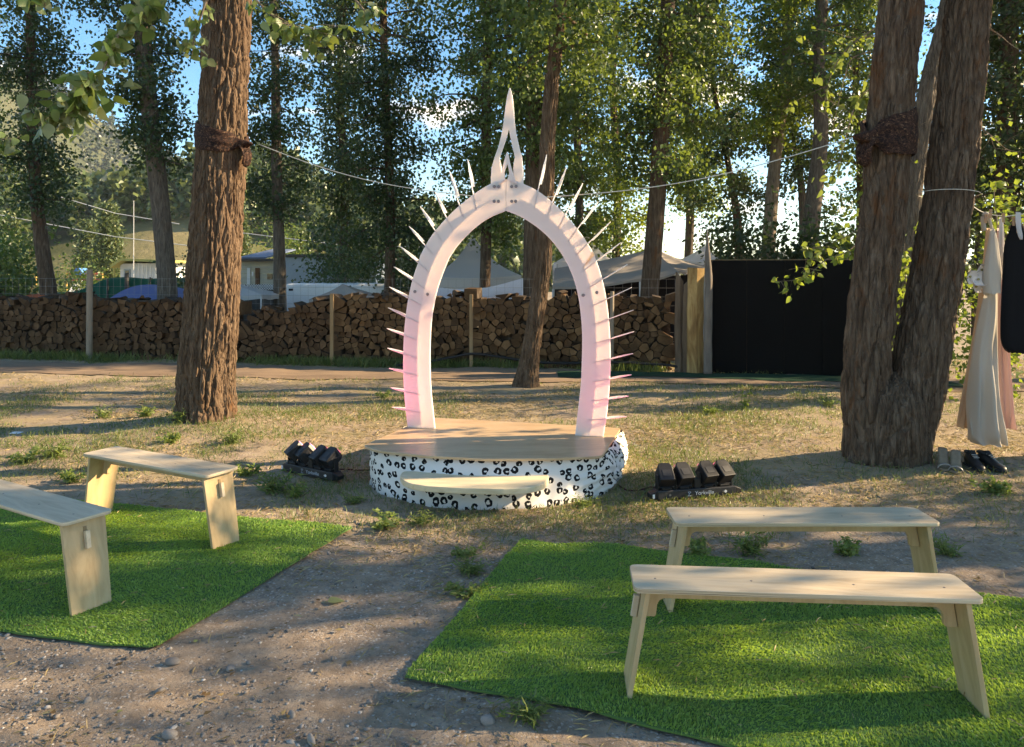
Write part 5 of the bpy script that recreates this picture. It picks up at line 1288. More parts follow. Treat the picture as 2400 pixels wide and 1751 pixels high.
plate_with_hole('spire', [AP(*z2(p)) for p in so], [AP(*z2(p)) for p in si], TH+0.001, TH+0.013, M['arch'])
po = [(1020, 1190), (1030, 1150), (1040, 1090), (1053, 1040), (1064, 1000), (1072, 980), (1080, 1002), (1090, 1050), (1103, 1100), (1118, 1145), (1135, 1190)]
pi_ = [(1058, 1165), (1056, 1140), (1054, 1115), (1062, 1090), (1070, 1070), (1075, 1060), (1078, 1072), (1082, 1092), (1086, 1118), (1080, 1142), (1072, 1160)]
plate_with_hole('inner_spire', [AP(*z2(p)) for p in po], [AP(*z2(p)) for p in pi_], -0.012, -0.001, M['arch'])
for p in [z2(q) for q in ((988, 1205), (1015, 1205), (1100, 1205), (1128, 1203), (987, 1300), (1014, 1300), (1100, 1300), (1125, 1300))] + [z5(q) for q in ((407, 315), (477, 330), (1338, 335), (1413, 320))]:
    s, z = AP(*p); add('bolt', MB().cyl((s, -0.007, z), (s, 0.0, z), 0.0135, 14).mesh('bolt', 0.002, 1), M['bolt'], ar)

# guy lines from the arch head to the trees
M['rope'] = mat_plain('pale_cord', (0.55, 0.53, 0.47), 0.7)
def apw(x, y, back=0.03):
    s, z = AP(x, y); return Lf + U*s + Vector((0, 0, z)) + NB*back
YL = LT.y
ends = [(apw(1140, 462), PX(606, 338, YL-0.12), 'pale cord from the arch head to the wrapped left trunk'), (apw(1268, 462), PX(1998, 322, RT.y-0.25), 'pale cord from the arch head to the dark twin tree')]
for a, b, lab in ends:
    pts = [a.lerp(b, t_) - Vector((0, 0, 0.10*math.sin(math.pi*t_))) for t_ in np.linspace(0, 1, 24)]
    tag(add('guy_cord', MB().tube(pts, 0.0042, 6).mesh('guy_cord', smooth_shade=True), M['rope']), lab, 'cord')

# cloth bands round the trunks
M['band'] = mat_noise('brown_wrap_cloth', [(0.40, (0.010, 0.006, 0.005)), (0.50, (0.032, 0.015, 0.011)), (0.60, (0.07, 0.032, 0.02)), (0.70, (0.22, 0.14, 0.08))], 42, 3, 'World', (1, 1, 1.3), 0.8, 0.6, 60, 0.01, 0.2, 0.0, 0.7, 0.8)
def wrap_band(name, label, c, r, tilt, h0, knot_az, knot_len, seed):
    """gathered cloth wound round a trunk with a knot pulled out to one side"""
    rng = np.random.default_rng(seed); n, k = 96, 22; V = []; Fc = []
    for i in range(n):
        a = 2*math.pi*i/n; d = Vector((math.cos(a), math.sin(a), 0))
        da = abs((a-knot_az+math.pi) % (2*math.pi) - math.pi)
        pull = knot_len*math.exp(-(da/0.17)**2); hh = h0*(0.6 + 0.4*abs(math.cos((a-knot_az)/2+1.6)))*(1-0.62*math.exp(-(da/0.3)**2))
        zc = tilt*math.cos(a-knot_az)
        for q in range(k):
            t_ = q/(k-1); bulge = math.sin(math.pi*t_)**0.6
            fold = 0.006*math.sin(t_*15+4*float(vnoise(i*0.06, 0, 0, seed))) + 0.010*float(vnoise(i*0.14, t_*5, 0, seed+1))
            rr = r*0.97 + pull*bulge + (0.014+fold*0.8)*bulge
            V.append(tuple(d*rr + Vector((0, 0, zc + hh*(t_-0.5) + 0.012*float(vnoise(i*0.25, 3.3, 0, seed+2))))))
    for i in range(n):
        j = (i+1) % n
        for q in range(k-1): Fc.append((i*k+q, j*k+q, j*k+q+1, i*k+q+1))
    t = thing(name, label, 'cloth band', tuple(c))
    add('wrap', mesh_np('wrap', V, Fc, True), M['band'], t)
    # hanging tail of cloth below the knot
    kd = Vector((math.cos(knot_az), math.sin(knot_az), 0)); td = Vector((-kd.y, kd.x, 0)); V = []; Fc = []
    for i in range(12):
        f = i/11
        for q in range(9):
            g = (q/8-0.5); p = kd*(r+0.028+0.05*math.sin(f*2.6)+0.012*math.sin(q*2.1)) + td*g*(0.16-0.05*f) + Vector((0, 0, tilt-0.02-0.23*f*(1-0.3*abs(g))))
            V.append(tuple(p))
    for i in range(11):
        for q in range(8): b = i*9+q; Fc.append((b, b+1, b+10, b+9))
    tail = add('tail', mesh_np('tail', V, Fc, True), M['band'], t)
    md = tail.modifiers.new('thickness', 'SOLIDIFY'); md.thickness = 0.008
    return t
cL = PX(521, 330, YL)
wrap_band('cloth_band', 'rumpled brown patterned cloth tied round the thick left trunk', cL, 0.270, -0.055, 0.30, math.radians(-25), 0.14, 3)
cR = PX(2082, 318, RT.y)
wrap_band('cloth_band', 'dark patterned cloth tied round the left stem of the twin tree', cR, 0.212, -0.03, 0.40, math.radians(205), 0.20, 5)

# ------------------------------------------------------------------ benches
def make_bench(label, c, ang, L=1.27, W=0.25, Hb=0.45):
    zb = gz(c[0], c[1]) + 0.012
    t = thing('bench', label, 'bench', (c[0], c[1], zb), ang, 'plywood benches on the turf')
    th = 0.019
    poly = round_poly([(-L/2, -W/2), (L/2, -W/2), (L/2, W/2), (-L/2, W/2)], 0.035, 5)
    seat = MB().prism(poly, Hb-th, Hb).mesh('seat', 0.003, 2)
    s = add('seat', seat, [M['ply'], M['ply_edge']], t)
    for p in seat.polygons:
        if abs(p.normal.z) < 0.5: p.material_index = 1
    for (sx, sy) in ((-L/2+0.09, -0.02), (-L*0.14, -0.015), (L*0.16, -0.02), (L/2-0.10, -0.02)):
        add('screw', MB().cyl((sx, sy, Hb-0.002), (sx, sy, Hb+0.0008), 0.0045, 8).mesh('screw'), M['bolt'], s)
    lean = 0.075
    for sg in (-1, 1):
        xt = sg*(L/2-0.055); xb = xt + sg*lean; wt_, wb = 0.108, 0.098
        P = []
        for (x, z, w) in ((xb, -0.012, wb), (xt, Hb-th, wt_)):
            P += [Vector((x-sg*th/2, -w, z)), Vector((x+sg*th/2, -w, z)), Vector((x+sg*th/2, w, z)), Vector((x-sg*th/2, w, z))]
        leg = add('leg', MB().quadbox(P).mesh('leg', 0.0015, 1), M['ply_leg'], t)
        # wedge through the tenon outside the leg
        zz = Hb-0.115; xw = xt + sg*(lean*(Hb-zz)/Hb) + sg*(th/2+0.012)
        rot = Matrix.Rotation(-sg*math.atan2(lean, Hb)*1.0, 3, 'Y')
        add('wedge', MB().box((xw, 0.0, zz), (0.024, 0.022, 0.085), rot).mesh('wedge', 0.003, 2), M['ply'], leg)
        xs_ = xt + sg*(lean*(0.062)/Hb) + sg*(th/2)
        add('slot', MB().box((xs_, 0.0, Hb-0.068), (0.003, 0.016, 0.028), rot).mesh('slot'), M['post_brown'], leg)
    # lengthwise rail with brackets at each end
    a = L/2-0.055-0.012; zt = Hb-th; hr = 0.062
    prof = [(-a, zt), (a, zt), (a+0.022, zt-0.135), (a-0.022, zt-0.135), (a-0.028, zt-0.127), (a-0.032, zt-hr-0.026), (a-0.040, zt-hr-0.010), (a-0.058, zt-hr), (-a+0.058, zt-hr), (-a+0.040, zt-hr-0.010), (-a+0.032, zt-hr-0.026), (-a+0.028, zt-0.127), (-a+0.022, zt-0.135), (-a-0.022, zt-0.135)]
    xf = Matrix.Rotation(math.pi/2, 4, 'X')
    add('rail', MB().prism(prof, -0.0095, 0.0095, xf=xf).mesh('rail', 0.0015, 1), M['ply_leg'], t)
    return t
def bench_at(label, A, B, W=0.25):
    """A, B: middle of the seat's two ends"""
    A = Vector(A); B = Vector(B); d = B-A; c = (A+B)/2
    return make_bench(label, (c.x, c.y), math.atan2(d.y, d.x), d.length, W)
bench_at('plywood bench nearest the camera on the right-hand turf', (0.471, 2.995), (1.742, 2.895), 0.245)
bench_at('plywood bench behind the front one on the right-hand turf', (0.782, 3.757), (2.057, 3.757))
bench_at('plywood bench at the back of the left-hand turf, whole in view', (-2.77, 5.10), (-1.728, 4.55))
bench_at('plywood bench cut off by the left edge of the picture', (-3.10, 4.315), (-2.06, 3.70))

# ------------------------------------------------------------------ artificial turf
def turf(label, poly, seed, nblade):
    rng = np.random.default_rng(seed); poly = [Vector(p) for p in poly]
    pts = []
    P = np.array([(p.x, p.y) for p in poly])
    lo, hi = P.min(0), P.max(0)
    root = thing('turf_rug', label, 'rug', (P[:, 0].mean(), P[:, 1].mean(), gz(*P.mean(0))))
    o = Vector(root.location)
    # backing: triangulated polygon grid
    mb = bmesh.new()
    dens = resample(np.vstack([P, P[:1]]), 160)[:-1]
    vs_ = [mb.verts.new((x + 0.006*float(vnoise(i*0.5, 0, 0, seed)) - o.x, y + 0.006*float(vnoise(i*0.5, 5, 0, seed)) - o.y, 0)) for i, (x, y) in enumerate(dens)]
    f = mb.faces.new(vs_); bmesh.ops.triangulate(mb, faces=[f])
    for _ in range(3): bmesh.ops.subdivide_edges(mb, edges=[e for e in mb.edges if e.calc_length() > 0.22], cuts=1); bmesh.ops.triangulate(mb, faces=mb.faces[:])
    for v in mb.verts: v.co.z = gz(v.co.x+o.x, v.co.y+o.y) + 0.012 - o.z + 0.008*float(vnoise((v.co.x+o.x)*3, (v.co.y+o.y)*3, 0, 77))
    me = bpy.data.meshes.new('backing'); mb.to_mesh(me); mb.free()
    bk = add('backing', me, M['turf_back'], root); md = bk.modifiers.new('thickness', 'SOLIDIFY'); md.thickness = 0.008; md.offset = -1
    X = rng.uniform(lo[0], hi[0], nblade*2); Y = rng.uniform(lo[1], hi[1], nblade*2)
    ins = np.zeros(len(X), bool); n = len(dens)
    for i in range(n):
        x0, y0 = dens[i]; x1, y1 = dens[(i+1) % n]
        c = ((y0 > Y) != (y1 > Y)) & (X < (x1-x0)*(Y-y0)/(y1-y0+1e-12)+x0); ins ^= c
    X, Y = X[ins][:nblade], Y[ins][:nblade]; m = len(X)
    Z = gh(X, Y) + 0.013 + 0.008*vnoise(X*3, Y*3, 0, 77)
    # the pile lies over in brushed swathes
    la = 2.2*vnoise(X*1.1, Y*1.1, 0, seed+1) + 1.2*vnoise(X*4, Y*4, 0, seed+2) + rng.normal(0, 0.55, m) + 1.57
    tl = np.clip(0.45 + 0.25*vnoise(X*2.1, Y*2.1, 0, seed+3) + rng.normal(0, 0.22, m), 0.05, 1.1)
    h = rng.uniform(0.013, 0.022, m); w = rng.uniform(0.0021, 0.0036, m)
    D = np.stack([np.cos(la)*np.sin(tl), np.sin(la)*np.sin(tl), np.cos(tl)], 1)
    wa = rng.uniform(0, 6.28, m); S = np.stack([np.cos(wa), np.sin(wa), 0*wa], 1)*w[:, None]
    Bp = np.stack([X-o.x, Y-o.y, Z-o.z], 1)
    mid = Bp + D*(h*0.55)[:, None] + np.array([0, 0, 0.003]); tip = Bp + D*h[:, None] + np.stack([np.cos(la), np.sin(la), -0.5+0*la], 1)*0.004
    V = np.stack([Bp-S, Bp+S, mid+S, tip], 1).reshape(-1, 3)
    b = np.arange(m)[:, None]*4
    Fq = np.concatenate([b+[[0, 1, 2]], b+[[0, 2, 3]]], 1).reshape(-1, 3)
    add('pile', mesh_np('pile', V, Fq), M['turf'], root, kind='stuff')
    return dens
RUGS = []
RUGS.append(turf('bright green artificial turf rug on the left, under two benches', [(-1.03, 4.86), (-1.22, 4.28), (-1.40, 3.75), (-1.555, 3.31), (-1.75, 3.34), (-2.33, 3.46), (-3.2, 3.63), (-4.1, 3.82), (-3.7, 5.60), (-2.83, 5.38), (-2.3, 5.21), (-1.816, 5.07), (-1.3, 4.96)], 5, 100000))
RUGS.append(turf('bright green artificial turf rug on the right, under the front benches', [(0.065, 4.66), (0.25, 4.58), (0.5, 4.60), (0.883, 4.48), (1.47, 4.27), (2.57, 3.82), (3.3, 3.5), (3.0, 2.35), (1.6, 2.36), (0.9, 2.56), (0.55, 2.70), (0.25, 2.83), (-0.014, 2.925), (-0.18, 2.96), (-0.436, 3.06), (-0.33, 3.42), (-0.13, 4.05)], 6, 130000))

# ------------------------------------------------------------------ light bars with four moving heads
def text_mesh(body, size):
    cu = bpy.data.curves.new('lettering', 'FONT'); cu.body = body; cu.size = size; cu.extrude = 0.0006; cu.align_x = 'CENTER'; cu.align_y = 'CENTER'
    ob = bpy.data.objects.new('tmp_text', cu); COL.objects.link(ob)
    bpy.context.view_layer.update()
    me = bpy.data.meshes.new_from_object(ob.evaluated_get(bpy.context.evaluated_depsgraph_get()))
    bpy.data.objects.remove(ob, do_unlink=True); me.name = 'lettering'; return me
TXT = text_mesh('Yorkville', 0.042)
def light_bar(label, c, ang, heads, L=0.72, tilt=0.0):
    zb = gz(c[0], c[1])
    t = thing('light_bar', label, 'light bar', (c[0], c[1], zb), ang, 'stage light bars'); t.rotation_euler.y = tilt; t.scale = (1.0, 0.92, 0.96)
    Wd, Hh = 0.10, 0.068
    body = add('base', MB().box((0, 0, Hh/2+0.012), (L*0.86, Wd, Hh)).mesh('base', 0.006, 2), M['black_metal'], t)
    for sg in (-1, 1):
        P = []
        for (x, w, z0, z1) in ((sg*L*0.43, Wd*0.46, 0.014, Hh+0.008), (sg*L*0.5, Wd*0.34, 0.022, Hh-0.012)): P += [(x, -w, z0), (x, w, z0), (x, w, z1), (x, -w, z1)]
        add('end_cap', MB().quadbox(P).mesh('end_cap', 0.005, 2), M['black_plastic'], t)
    add('handle', MB().tube([(-L*0.40, 0, Hh+0.005), (-L*0.40, 0, Hh+0.035), (-L*0.33, 0, Hh+0.035), (-L*0.33, 0, Hh+0.005)], 0.008, 8).mesh('handle'), M['black_plastic'], t)
    add('power_box', MB().box((0.01, 0.0, Hh+0.045), (0.05, 0.06, 0.075)).mesh('power_box', 0.004, 2), M['black_plastic'], t)
    o = add('lettering', TXT.copy(), M['letter'], body, (0.055, -Wd/2-0.0012, Hh/2+0.012), (math.pi/2, 0, 0))
    # the angular mark before the name
    mb = MB(); x0 = -0.075; z0 = Hh/2-0.004
    for (p, q) in (((x0, z0+0.03), (x0+0.022, z0+0.03)), ((x0+0.022, z0+0.03), (x0, z0)), ((x0, z0), (x0+0.026, z0)), ((x0, z0+0.03), (x0+0.010, z0+0.016))): mb.tube([(p[0], -Wd/2-0.001, p[1]), (q[0], -Wd/2-0.001, q[1])], 0.0018, 4)
    add('emblem', mb.mesh('emblem'), M['letter'], body)
    for (x, r, m) in ((L*0.31, 0.0105, M['white_paint']), (L*0.285, 0.006, M['steel']), (-L*0.30, 0.009, M['steel'])):
        add('knob', MB().cyl((x, -Wd/2-0.004, Hh/2+0.012), (x, -Wd/2, Hh/2+0.012), r, 12).mesh('knob'), m, body)
    add('sticker', MB().box((-L*0.465, -Wd*0.41, Hh/2+0.006), (0.024, 0.003, 0.03), Matrix.Rotation(0.22, 3, 'Z')).mesh('sticker'), M['white_paint'], t)
    for (x, pan, tl, lens) in heads:
        yk = add('yoke', (MB().box((x, 0, Hh+0.020), (0.075, 0.075, 0.016)).box((x-0.061, 0, Hh+0.065), (0.012, 0.05, 0.12)).box((x+0.061, 0, Hh+0.065), (0.012, 0.05, 0.12)).box((x, 0, Hh+0.029), (0.134, 0.05, 0.012))).mesh('yoke', 0.004, 1), M['black_plastic'], t)
        # head: a chamfered block, pivoting between the yoke arms
        R = Matrix.Translation((x, 0, Hh+0.115)) @ Matrix.Rotation(pan, 4, 'Z') @ Matrix.Rotation(tl, 4, 'X')
        prof = [(-0.055, -0.070), (0.055, -0.070), (0.055, 0.050), (0.038, 0.078), (-0.038, 0.078), (-0.055, 0.050)]
        hd = add('head', MB().prism(prof, -0.052, 0.052, xf=R).mesh('head', 0.006, 2), M['black_plastic'], t)
        add('vent_panel', MB().box((0, -0.012, 0.0535), (0.062, 0.055, 0.003)).mesh('vent_panel', 0.001, 1), M['black_metal'], hd).matrix_local = R
        add('vent_panel', MB().box((0.0565, 0.0, 0.0), (0.003, 0.055, 0.055)).mesh('vent_panel', 0.001, 1), M['black_metal'], hd).matrix_local = R
        add('lens', MB().cyl((0, 0.078, 0), (0, 0.082, 0), 0.036, 20).mesh('lens'), lens, hd).matrix_local = R
    return t
lp, ld = M['lens_pink'], M['lens']
g = GX(1632, 1172)
heads_r = [(-0.235, -0.10, 0.75, ld), (-0.095, 0.12, 0.72, ld), (0.095, 0.18, 0.70, ld), (0.225, 0.25, 0.72, ld)]
light_bar('black four-head light bar on the ground right of the stage', (g.x, g.y+0.05), math.radians(13), heads_r, tilt=0.0)
g = GX(728, 1122)
heads_l = [(-0.20, -0.5, 0.72, lp), (-0.075, -0.45, 0.72, lp), (0.095, -0.35, 0.70, ld), (0.215, -0.2, 0.70, ld)]
light_bar('black four-head light bar on the ground left of the stage', (g.x, g.y+0.04), math.radians(-33), heads_l, L=0.66)
# their pink beams on the foot of the arch
for k, (p, tgt, e_) in enumerate([((-1.62, 6.35, 0.22), (-0.72, 6.60, 0.90), 24), ((1.42, 5.72, 0.22), (0.66, 6.25, 0.85), 24)]):
    ld_ = bpy.data.lights.new('head_beam', 'SPOT'); ld_.energy = e_; ld_.color = (1.0, 0.16, 0.36); ld_.spot_size = math.radians(62); ld_.spot_blend = 0.9; ld_.shadow_soft_size = 0.10
    lo = bpy.data.objects.new('head_beam', ld_); COL.objects.link(lo); lo.location = p
    lo.rotation_euler = (Vector(tgt)-Vector(p)).to_track_quat('-Z', 'Y').to_euler()
M['cable'] = mat_plain('red_cable', (0.10, 0.015, 0.015), 0.6)
def cable(label, pts):
    P = catmull(pts, 40); P3 = [(p[0], p[1], gz(p[0], p[1])+0.012) for p in P]
    tag(add('power_cable', MB().tube(P3, 0.006, 6).mesh('power_cable', smooth_shade=True), M['cable']), label, 'cable')
cable('dark red cable between the left light bar and the stage', [tuple(GX(x, y))[:2] for (x, y) in ((795, 1104), (815, 1103), (840, 1104), (866, 1103))])
cable('dark red cable between the stage and the right light bar', [tuple(GX(x, y))[:2] for (x, y) in ((1448, 1140), (1470, 1152), (1500, 1152), (1525, 1146), (1545, 1150))])

# ------------------------------------------------------------------ clothes line at the right
M['dress_cream'] = mat_cloth('cream_linen', (0.52, 0.485, 0.43), (0.46, 0.42, 0.36), 0.3)
M['dress_peach'] = mat_cloth('peach_chiffon', (0.58, 0.435, 0.31), (0.62, 0.47, 0.33), 0.45)
M['dress_pink'] = mat_cloth('pink_chiffon', (0.58, 0.435, 0.42), (0.62, 0.47, 0.45), 0.45)
M['dress_white'] = mat_cloth('white_cotton', (0.70, 0.68, 0.68), (0.6, 0.57, 0.56), 0.4)
M['black_cloth'] = mat_cloth('black_jersey', (0.006, 0.006, 0.007))
M['peg'] = mat_noise('wooden_peg', [(0.3, (0.42, 0.24, 0.13)), (0.7, (0.56, 0.36, 0.22))], 12, 4, rough=0.7)
YC = 6.42
def garment(parent, name, rows, Y, m, folds=7, amp=0.02, depth=0.10, seed=0, n=72):
    """flattened cloth tube; rows: (y px, left px, right px) from top to hem"""
    rows = catmull(rows, 46); V = []; Fc = []; o = Vector(parent.location)
    for j, (y, xl, xr) in enumerate(rows):
        f = j/45; a = PX(xl, y, Y); b = PX(xr, y, Y); c = (a+b)/2; w = max(0.008, (b.x-a.x)/2)
        dd = min(depth*(0.25+0.75*f), w*0.9)
        for i in range(n):
            th = 2*math.pi*i/n
            k = 1 + min(0.55, amp*14)*(0.25+0.75*f)*math.sin(folds*th + 1.3*seed + 0.9*math.sin(3*f+th))*(0.5+0.5*abs(math.sin(th)))
            px_ = c.x + w*math.cos(th)*(1+0.015*math.sin(9*f+th)); py_ = c.y + dd*math.sin(th)*k + amp*f*float(vnoise(math.cos(th)*3, f*5, math.sin(th)*2, seed))
            pz_ = c.z + 0.008*f*float(vnoise(math.cos(th)*4, math.sin(th)*4, f*2, seed+3))
            V.append((px_-o.x, py_-o.y, pz_-o.z))
    for j in range(45):
        for i in range(n): q = (i+1) % n; Fc.append((j*n+i, j*n+q, (j+1)*n+q, (j+1)*n+i))
    return add(name, mesh_np(name, V, Fc, True), m, parent)
z6 = lambda x, y: (1600+x/2.36, 450+y/2.36)
def R6(*rows): return [(450+y/2.36, 1600+a/2.36, 1600+b/2.36) for (y, a, b) in rows]
dr = thing('hanging_dress', 'long cream halter dress hanging on the clothesline', 'dress', tuple(PX(2310, 640, YC)))
garment(dr, 'bodice', R6((205, 1702, 1726), (260, 1692, 1740), (340, 1678, 1752), (430, 1664, 1762), (500, 1660, 1758), (562, 1662, 1754)), YC-0.05, M['dress_cream'], 3, 0.008, 0.05, 2)
garment(dr, 'skirt', R6((555, 1672, 1742), (600, 1662, 1740), (700, 1640, 1738), (850, 1614, 1738), (1000, 1598, 1742), (1150, 1586, 1752), (1280, 1580, 1768), (1350, 1588, 1774), (1388, 1612, 1776)), YC, M['dress_cream'], 6, 0.05, 0.11, 3)
V = [PX(*z6(1668, 215), YC), PX(*z6(1660, 150), YC), PX(*z6(1672, 122), YC), PX(*z6(1690, 128), YC), PX(*z6(1700, 165), YC), PX(*z6(1712, 210), YC)]
add('neck_tie', MB().tube(catmull([tuple(v-Vector(dr.location)) for v in V], 24), list(np.linspace(0.020, 0.012, 24)), 8).mesh('neck_tie', smooth_shade=True), M['dress_cream'], dr)
d2 = thing('hanging_skirt', 'sheer peach skirt hanging behind the left side of the cream dress', 'skirt', tuple(PX(2270, 720, YC+0.16)))
garment(d2, 'skirt', R6((200, 1680, 1705), (400, 1660, 1720), (560, 1638, 1712), (700, 1618, 1700), (900, 1590, 1690), (1100, 1552, 1668), (1230, 1530, 1650), (1300, 1522, 1640)), YC+0.17, M['dress_peach'], 7, 0.03, 0.07, 5)
d3 = thing('hanging_skirt', 'sheer pink skirt hanging behind the right side of the cream dress', 'skirt', tuple(PX(2350, 720, YC+0.16)))
garment(d3, 'skirt', R6((200, 1740, 1775), (400, 1736, 1782), (600, 1730, 1790), (780, 1728, 1802), (950, 1732, 1812), (1100, 1742, 1820), (1220, 1755, 1826), (1308, 1772, 1830)), YC+0.18, M['dress_pink'], 8, 0.03, 0.07, 6)
d4 = thing('white_drape', 'narrow white cloth pegged between the cream dress and the black garment', 'cloth', tuple(PX(2352, 560, YC)))
garment(d4, 'cloth', R6((140, 1752, 1772), (220, 1748, 1776), (320, 1744, 1778), (400, 1752, 1784), (450, 1762, 1784), (480, 1766, 1772)), YC+0.03, M['dress_white'], 3, 0.008, 0.02, 7)
d5 = thing('black_garment', 'black sleeveless garment hanging at the right edge of the picture', 'garment', tuple(PX(2380, 600, YC)))
garment(d5, 'body', R6((175, 1822, 1880), (215, 1806, 1905), (262, 1786, 1930), (330, 1776, 1942), (450, 1772, 1946), (600, 1764, 1950), (750, 1758, 1950), (830, 1762, 1948), (872, 1782, 1930), (890, 1812, 1900)), YC-0.10, M['black_cloth'], 3, 0.01, 0.06, 8)
d6 = thing('white_strap', 'white strap looped over the line in front of the black garment', 'strap', tuple(PX(2390, 520, YC)))
garment(d6, 'strap', R6((112, 1842, 1868), (150, 1840, 1872), (200, 1846, 1874), (240, 1856, 1880), (262, 1868, 1880)), YC-0.19, M['dress_white'], 2, 0.004, 0.012, 9)
# line, pegs
la, lb = PX(2260, 468, RT.y-0.12), Vector((5.35, 6.3, 2.32))
pts = [la] + [PX(2300, 496, YC), PX(2345, 506, YC), PX(2395, 502, YC)] + [lb]
cl = thing('clothesline', 'thin grey line tied round the right stem of the twin tree', 'line', tuple(la))
mb = MB().tube([tuple(Vector(p)-la) for p in catmull([tuple(p) for p in pts], 40)], 0.004, 6)
add('line', mb.mesh('line', smooth_shade=True), M['rope'], cl)
cs_ = PX(2222, 455, RT.y); V = []
for i in range(49):
    a = 2*math.pi*i/48; r = 0.232; V.append((cs_.x + r*math.cos(a) - la.x, cs_.y + r*math.sin(a) - la.y, cs_.z - la.z + 0.02*math.cos(a*1.0+2.5)))
add('loop', MB().tube(V, 0.0030, 6).mesh('loop', smooth_shade=True), M['rope'], cl)
for k, (x, y) in enumerate(((2311, 512), (2352, 510), (2376, 518), (2386, 535), (2322, 500))):
    p = PX(x, y, YC-0.035 - (0.13 if k in (2, 3) else 0.0))
    pg_ = thing('clothes_peg', ['wooden peg holding the cream dress', 'wooden peg holding the narrow white cloth', 'wooden peg on the left of the black garment', 'wooden peg on the white strap', 'wooden peg at the neck tie of the cream dress'][k], 'clothes peg', tuple(p), group='wooden clothes pegs')
    for sg in (-1, 1): add('prong', MB().quadbox([(sg*0.001, -0.005, -0.04), (sg*0.008, -0.005, -0.04), (sg*0.008, 0.005, -0.04), (sg*0.001, 0.005, -0.04), (sg*0.003, -0.005, 0.035), (sg*0.011, -0.005, 0.035), (sg*0.011, 0.005, 0.035), (sg*0.003, 0.005, 0.035)]).mesh('prong'), M['peg'], pg_)
    add('spring', MB().cyl((-0.011, 0, 0.006), (0.011, 0, 0.006), 0.005, 8).mesh('spring'), M['steel'], pg_)
# white flowers tied to the tree
M['petal'] = mat_cloth('white_petal', (0.78, 0.74, 0.72), (0.7, 0.64, 0.6), 0.3); M['stamen'] = mat_plain('stamen', (0.32, 0.28, 0.12), 0.7)
fb = thing('flower_bunch', 'bunch of large white artificial flowers beside the cream dress', 'flowers', tuple(PX(2286, 655, YC-0.02))); o = Vector(fb.location)
rng = np.random.default_rng(4)
for k, (x, y, r) in enumerate(((2272, 648, 0.062), (2292, 655, 0.066), (2300, 632, 0.055), (2286, 672, 0.058))):
    c = PX(x, y, YC-0.05+0.02*k) - o; q = Quaternion((rng.uniform(-0.4, 0.4), rng.uniform(-0.4, 0.4), 1)).normalized()
    face = Vector((rng.uniform(-0.5, 0.5), -1, rng.uniform(-0.3, 0.4))).to_track_quat('Z', 'Y').to_matrix()
    fl = add('flower', MB().tube([c, c + face @ Vector((0, 0, 0.012))], [0.008, 0.011], 8).mesh('flower'), M['stamen'], fb)
    for p_ in range(6):
        a = p_*math.pi/3 + rng.uniform(-0.15, 0.15); V = []; Fc = []
        for i in range(6):
            f = i/5; wd = r*0.52*math.sin(math.pi*(0.12+0.8*f))
            for g_ in (-1, -0.5, 0, 0.5, 1):
                lx = r*(0.1+0.95*f); ly = wd*g_; lz = 0.35*r*f*f + 0.18*r*g_*g_*f
                V.append(tuple(c + face @ Vector((lx*math.cos(a)-ly*math.sin(a), lx*math.sin(a)+ly*math.cos(a), lz))))
        for i in range(5):
            for g_ in range(4): b = i*5+g_; Fc.append((b, b+1, b+6, b+5))
        pe = add('petal', mesh_np('petal', V, Fc, True), M['petal'], fl)

